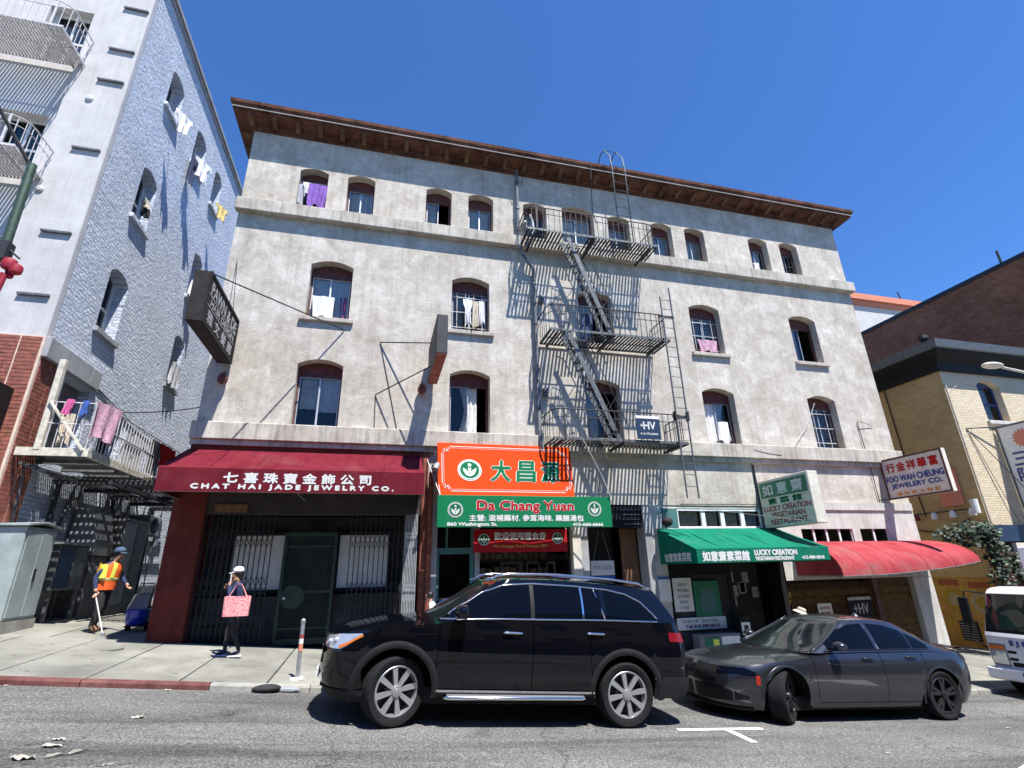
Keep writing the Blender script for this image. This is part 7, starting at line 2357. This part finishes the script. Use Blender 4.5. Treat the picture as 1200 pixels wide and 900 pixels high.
garment('hanging_cloth', 'pale cloth in the right second floor window near the fire escape', 'laundry', 'cloth_white', (9.8, 12.62, 5.75), fr, .34, .62, 'cloth')
garment('hanging_cloth', 'striped pale cloth in the third floor window right of the ladder', 'laundry', 'cloth_rose', (9.72, 12.62, 8.42), fr, .7, .40, 'cloth')
garment('hanging_cloth', 'white rag hung in the fourth floor window third from the right end', 'laundry', 'cloth_white', (12.32, 12.7, 11.7), fr, .22, .35, 'cloth')
pole('laundry_pole', 'pole holding a white shirt from the nearest top window of the blue wall', (XL, 14.85, 16.02), (-6.85, 14.85, 16.05))
garment('hanging_shirt', 'white shirt hung from the nearest top window of the blue wall', 'laundry', 'cloth_white', (-7.02, 14.85, 16.02), (.5, 1, 0), .62, .75, 'shirt')
pole('laundry_pole', 'pole with shirt and jeans from the middle top window of the blue wall', (XL, 16.9, 15.98), (-6.8, 16.9, 16.02))
garment('hanging_shirt', 'large white shirt hung from the middle top window of the blue wall', 'laundry', 'cloth_white', (-7.0, 16.95, 16.0), (.5, 1, 0), .75, .80, 'shirt')
garment('hanging_trousers', 'navy jeans hung behind the large white shirt on the blue wall', 'laundry', 'cloth_navy', (-7.25, 16.75, 15.95), (.5, 1, 0), .42, 1.1, 'trousers')
pole('laundry_pole', 'pole with cream clothes from the farthest top window of the blue wall', (XL, 19.4, 16.0), (-6.85, 19.4, 16.04))
garment('hanging_shirt', 'cream shirt hung from the farthest top window of the blue wall', 'laundry', 'cloth_yellow', (-7.02, 19.45, 16.0), (.5, 1, 0), .65, .6, 'shirt')
garment('hanging_cloth', 'dark green cloth stuffed in the middle storey window of the blue wall', 'laundry', 'cloth_black', (-7.35, 14.75, 12.25), sd_, .5, .4, 'cloth')
garment('hanging_cloth', 'pale cloth on the sill of the middle storey window of the blue wall', 'laundry', 'cloth_beige', (-7.30, 14.65, 12.35), sd_, .3, .25, 'cloth')
garment('hanging_cloth', 'white cloth hung at the far middle window behind the black sign', 'laundry', 'cloth_white', (-7.2, 19.1, 12.2), (.4, 1, 0), .5, .7, 'cloth')
garment('hanging_towel', 'grey towel hung at the lower far window of the blue wall', 'laundry', 'cloth_grey', (-7.3, 19.2, 8.9), sd_, .7, .85, 'cloth')
G = 'laundry on the gallery railing'
garment('hanging_cloth', 'small pink garment clipped to the gallery railing', 'laundry', 'cloth_pink', (-6.60, 12.54, 5.42), fr, .14, .34, 'cloth', G)
garment('hanging_cloth', 'small blue garment clipped to the gallery railing', 'laundry', 'cloth_blue', (-6.30, 12.54, 5.40), fr, .13, .34, 'cloth', G)
garment('hanging_towel', 'large rose towel draped over the gallery railing', 'laundry', 'cloth_rose', (-5.98, 12.75, 5.38), (.25, 1, 0), .75, .8, 'cloth', G)
garment('hanging_cloth', 'red cloth heaped over the far end of the gallery railing', 'laundry', 'ink_red', (-5.95, 16.3, 5.25), sd_, 1.1, .55, 'cloth', G)
garment('hanging_cloth', 'cream cloth hung inside the gallery near the post', 'laundry', 'cloth_beige', (-6.75, 12.9, 5.2), fr, .25, .7, 'cloth', G)
# things on the fire escape platforms
garment('hanging_cloth', 'grey shirt hung at the left end of the top fire escape platform', 'laundry', 'cloth_grey', (3.85, 11.95, 11.6), (.6, 1, 0), .35, .55, 'shirt', 'laundry on the fire escape')
garment('hanging_cloth', 'slate blue cloth hung behind the middle fire escape rail', 'laundry', 'slate_cloth', (5.55, 12.3, 8.75), fr, .3, .9, 'cloth', 'laundry on the fire escape')
lamp = thing('round_lantern', (7.16, 12.1, 2.66), 'round dark lantern at the top left of the green awning', 'lantern')
MB().sphere((7.18, 12.0, 2.80), .14, 14, 9, (1, 1, .9)).build('shade', 'sign_brown', lamp, smooth=True)
MB().tube([(7.18, 12.0, 2.92), (7.18, 12.2, 3.05), (7.18, BY, 3.05)], .01, 5).build('arm', 'iron', lamp)
cable([(7.9, BY - .05, 3.30), (10.4, BY - .06, 3.32)], .012).build('cable', 'sign_black', bld)
cable([(10.5, BY - .19, 4.9), (11.4, BY - .18, 4.75), (12.6, BY - .03, 5.6), (13.2, BY - .03, 6.5)], .008, sag=.03).build('cable', 'iron_white', bld)
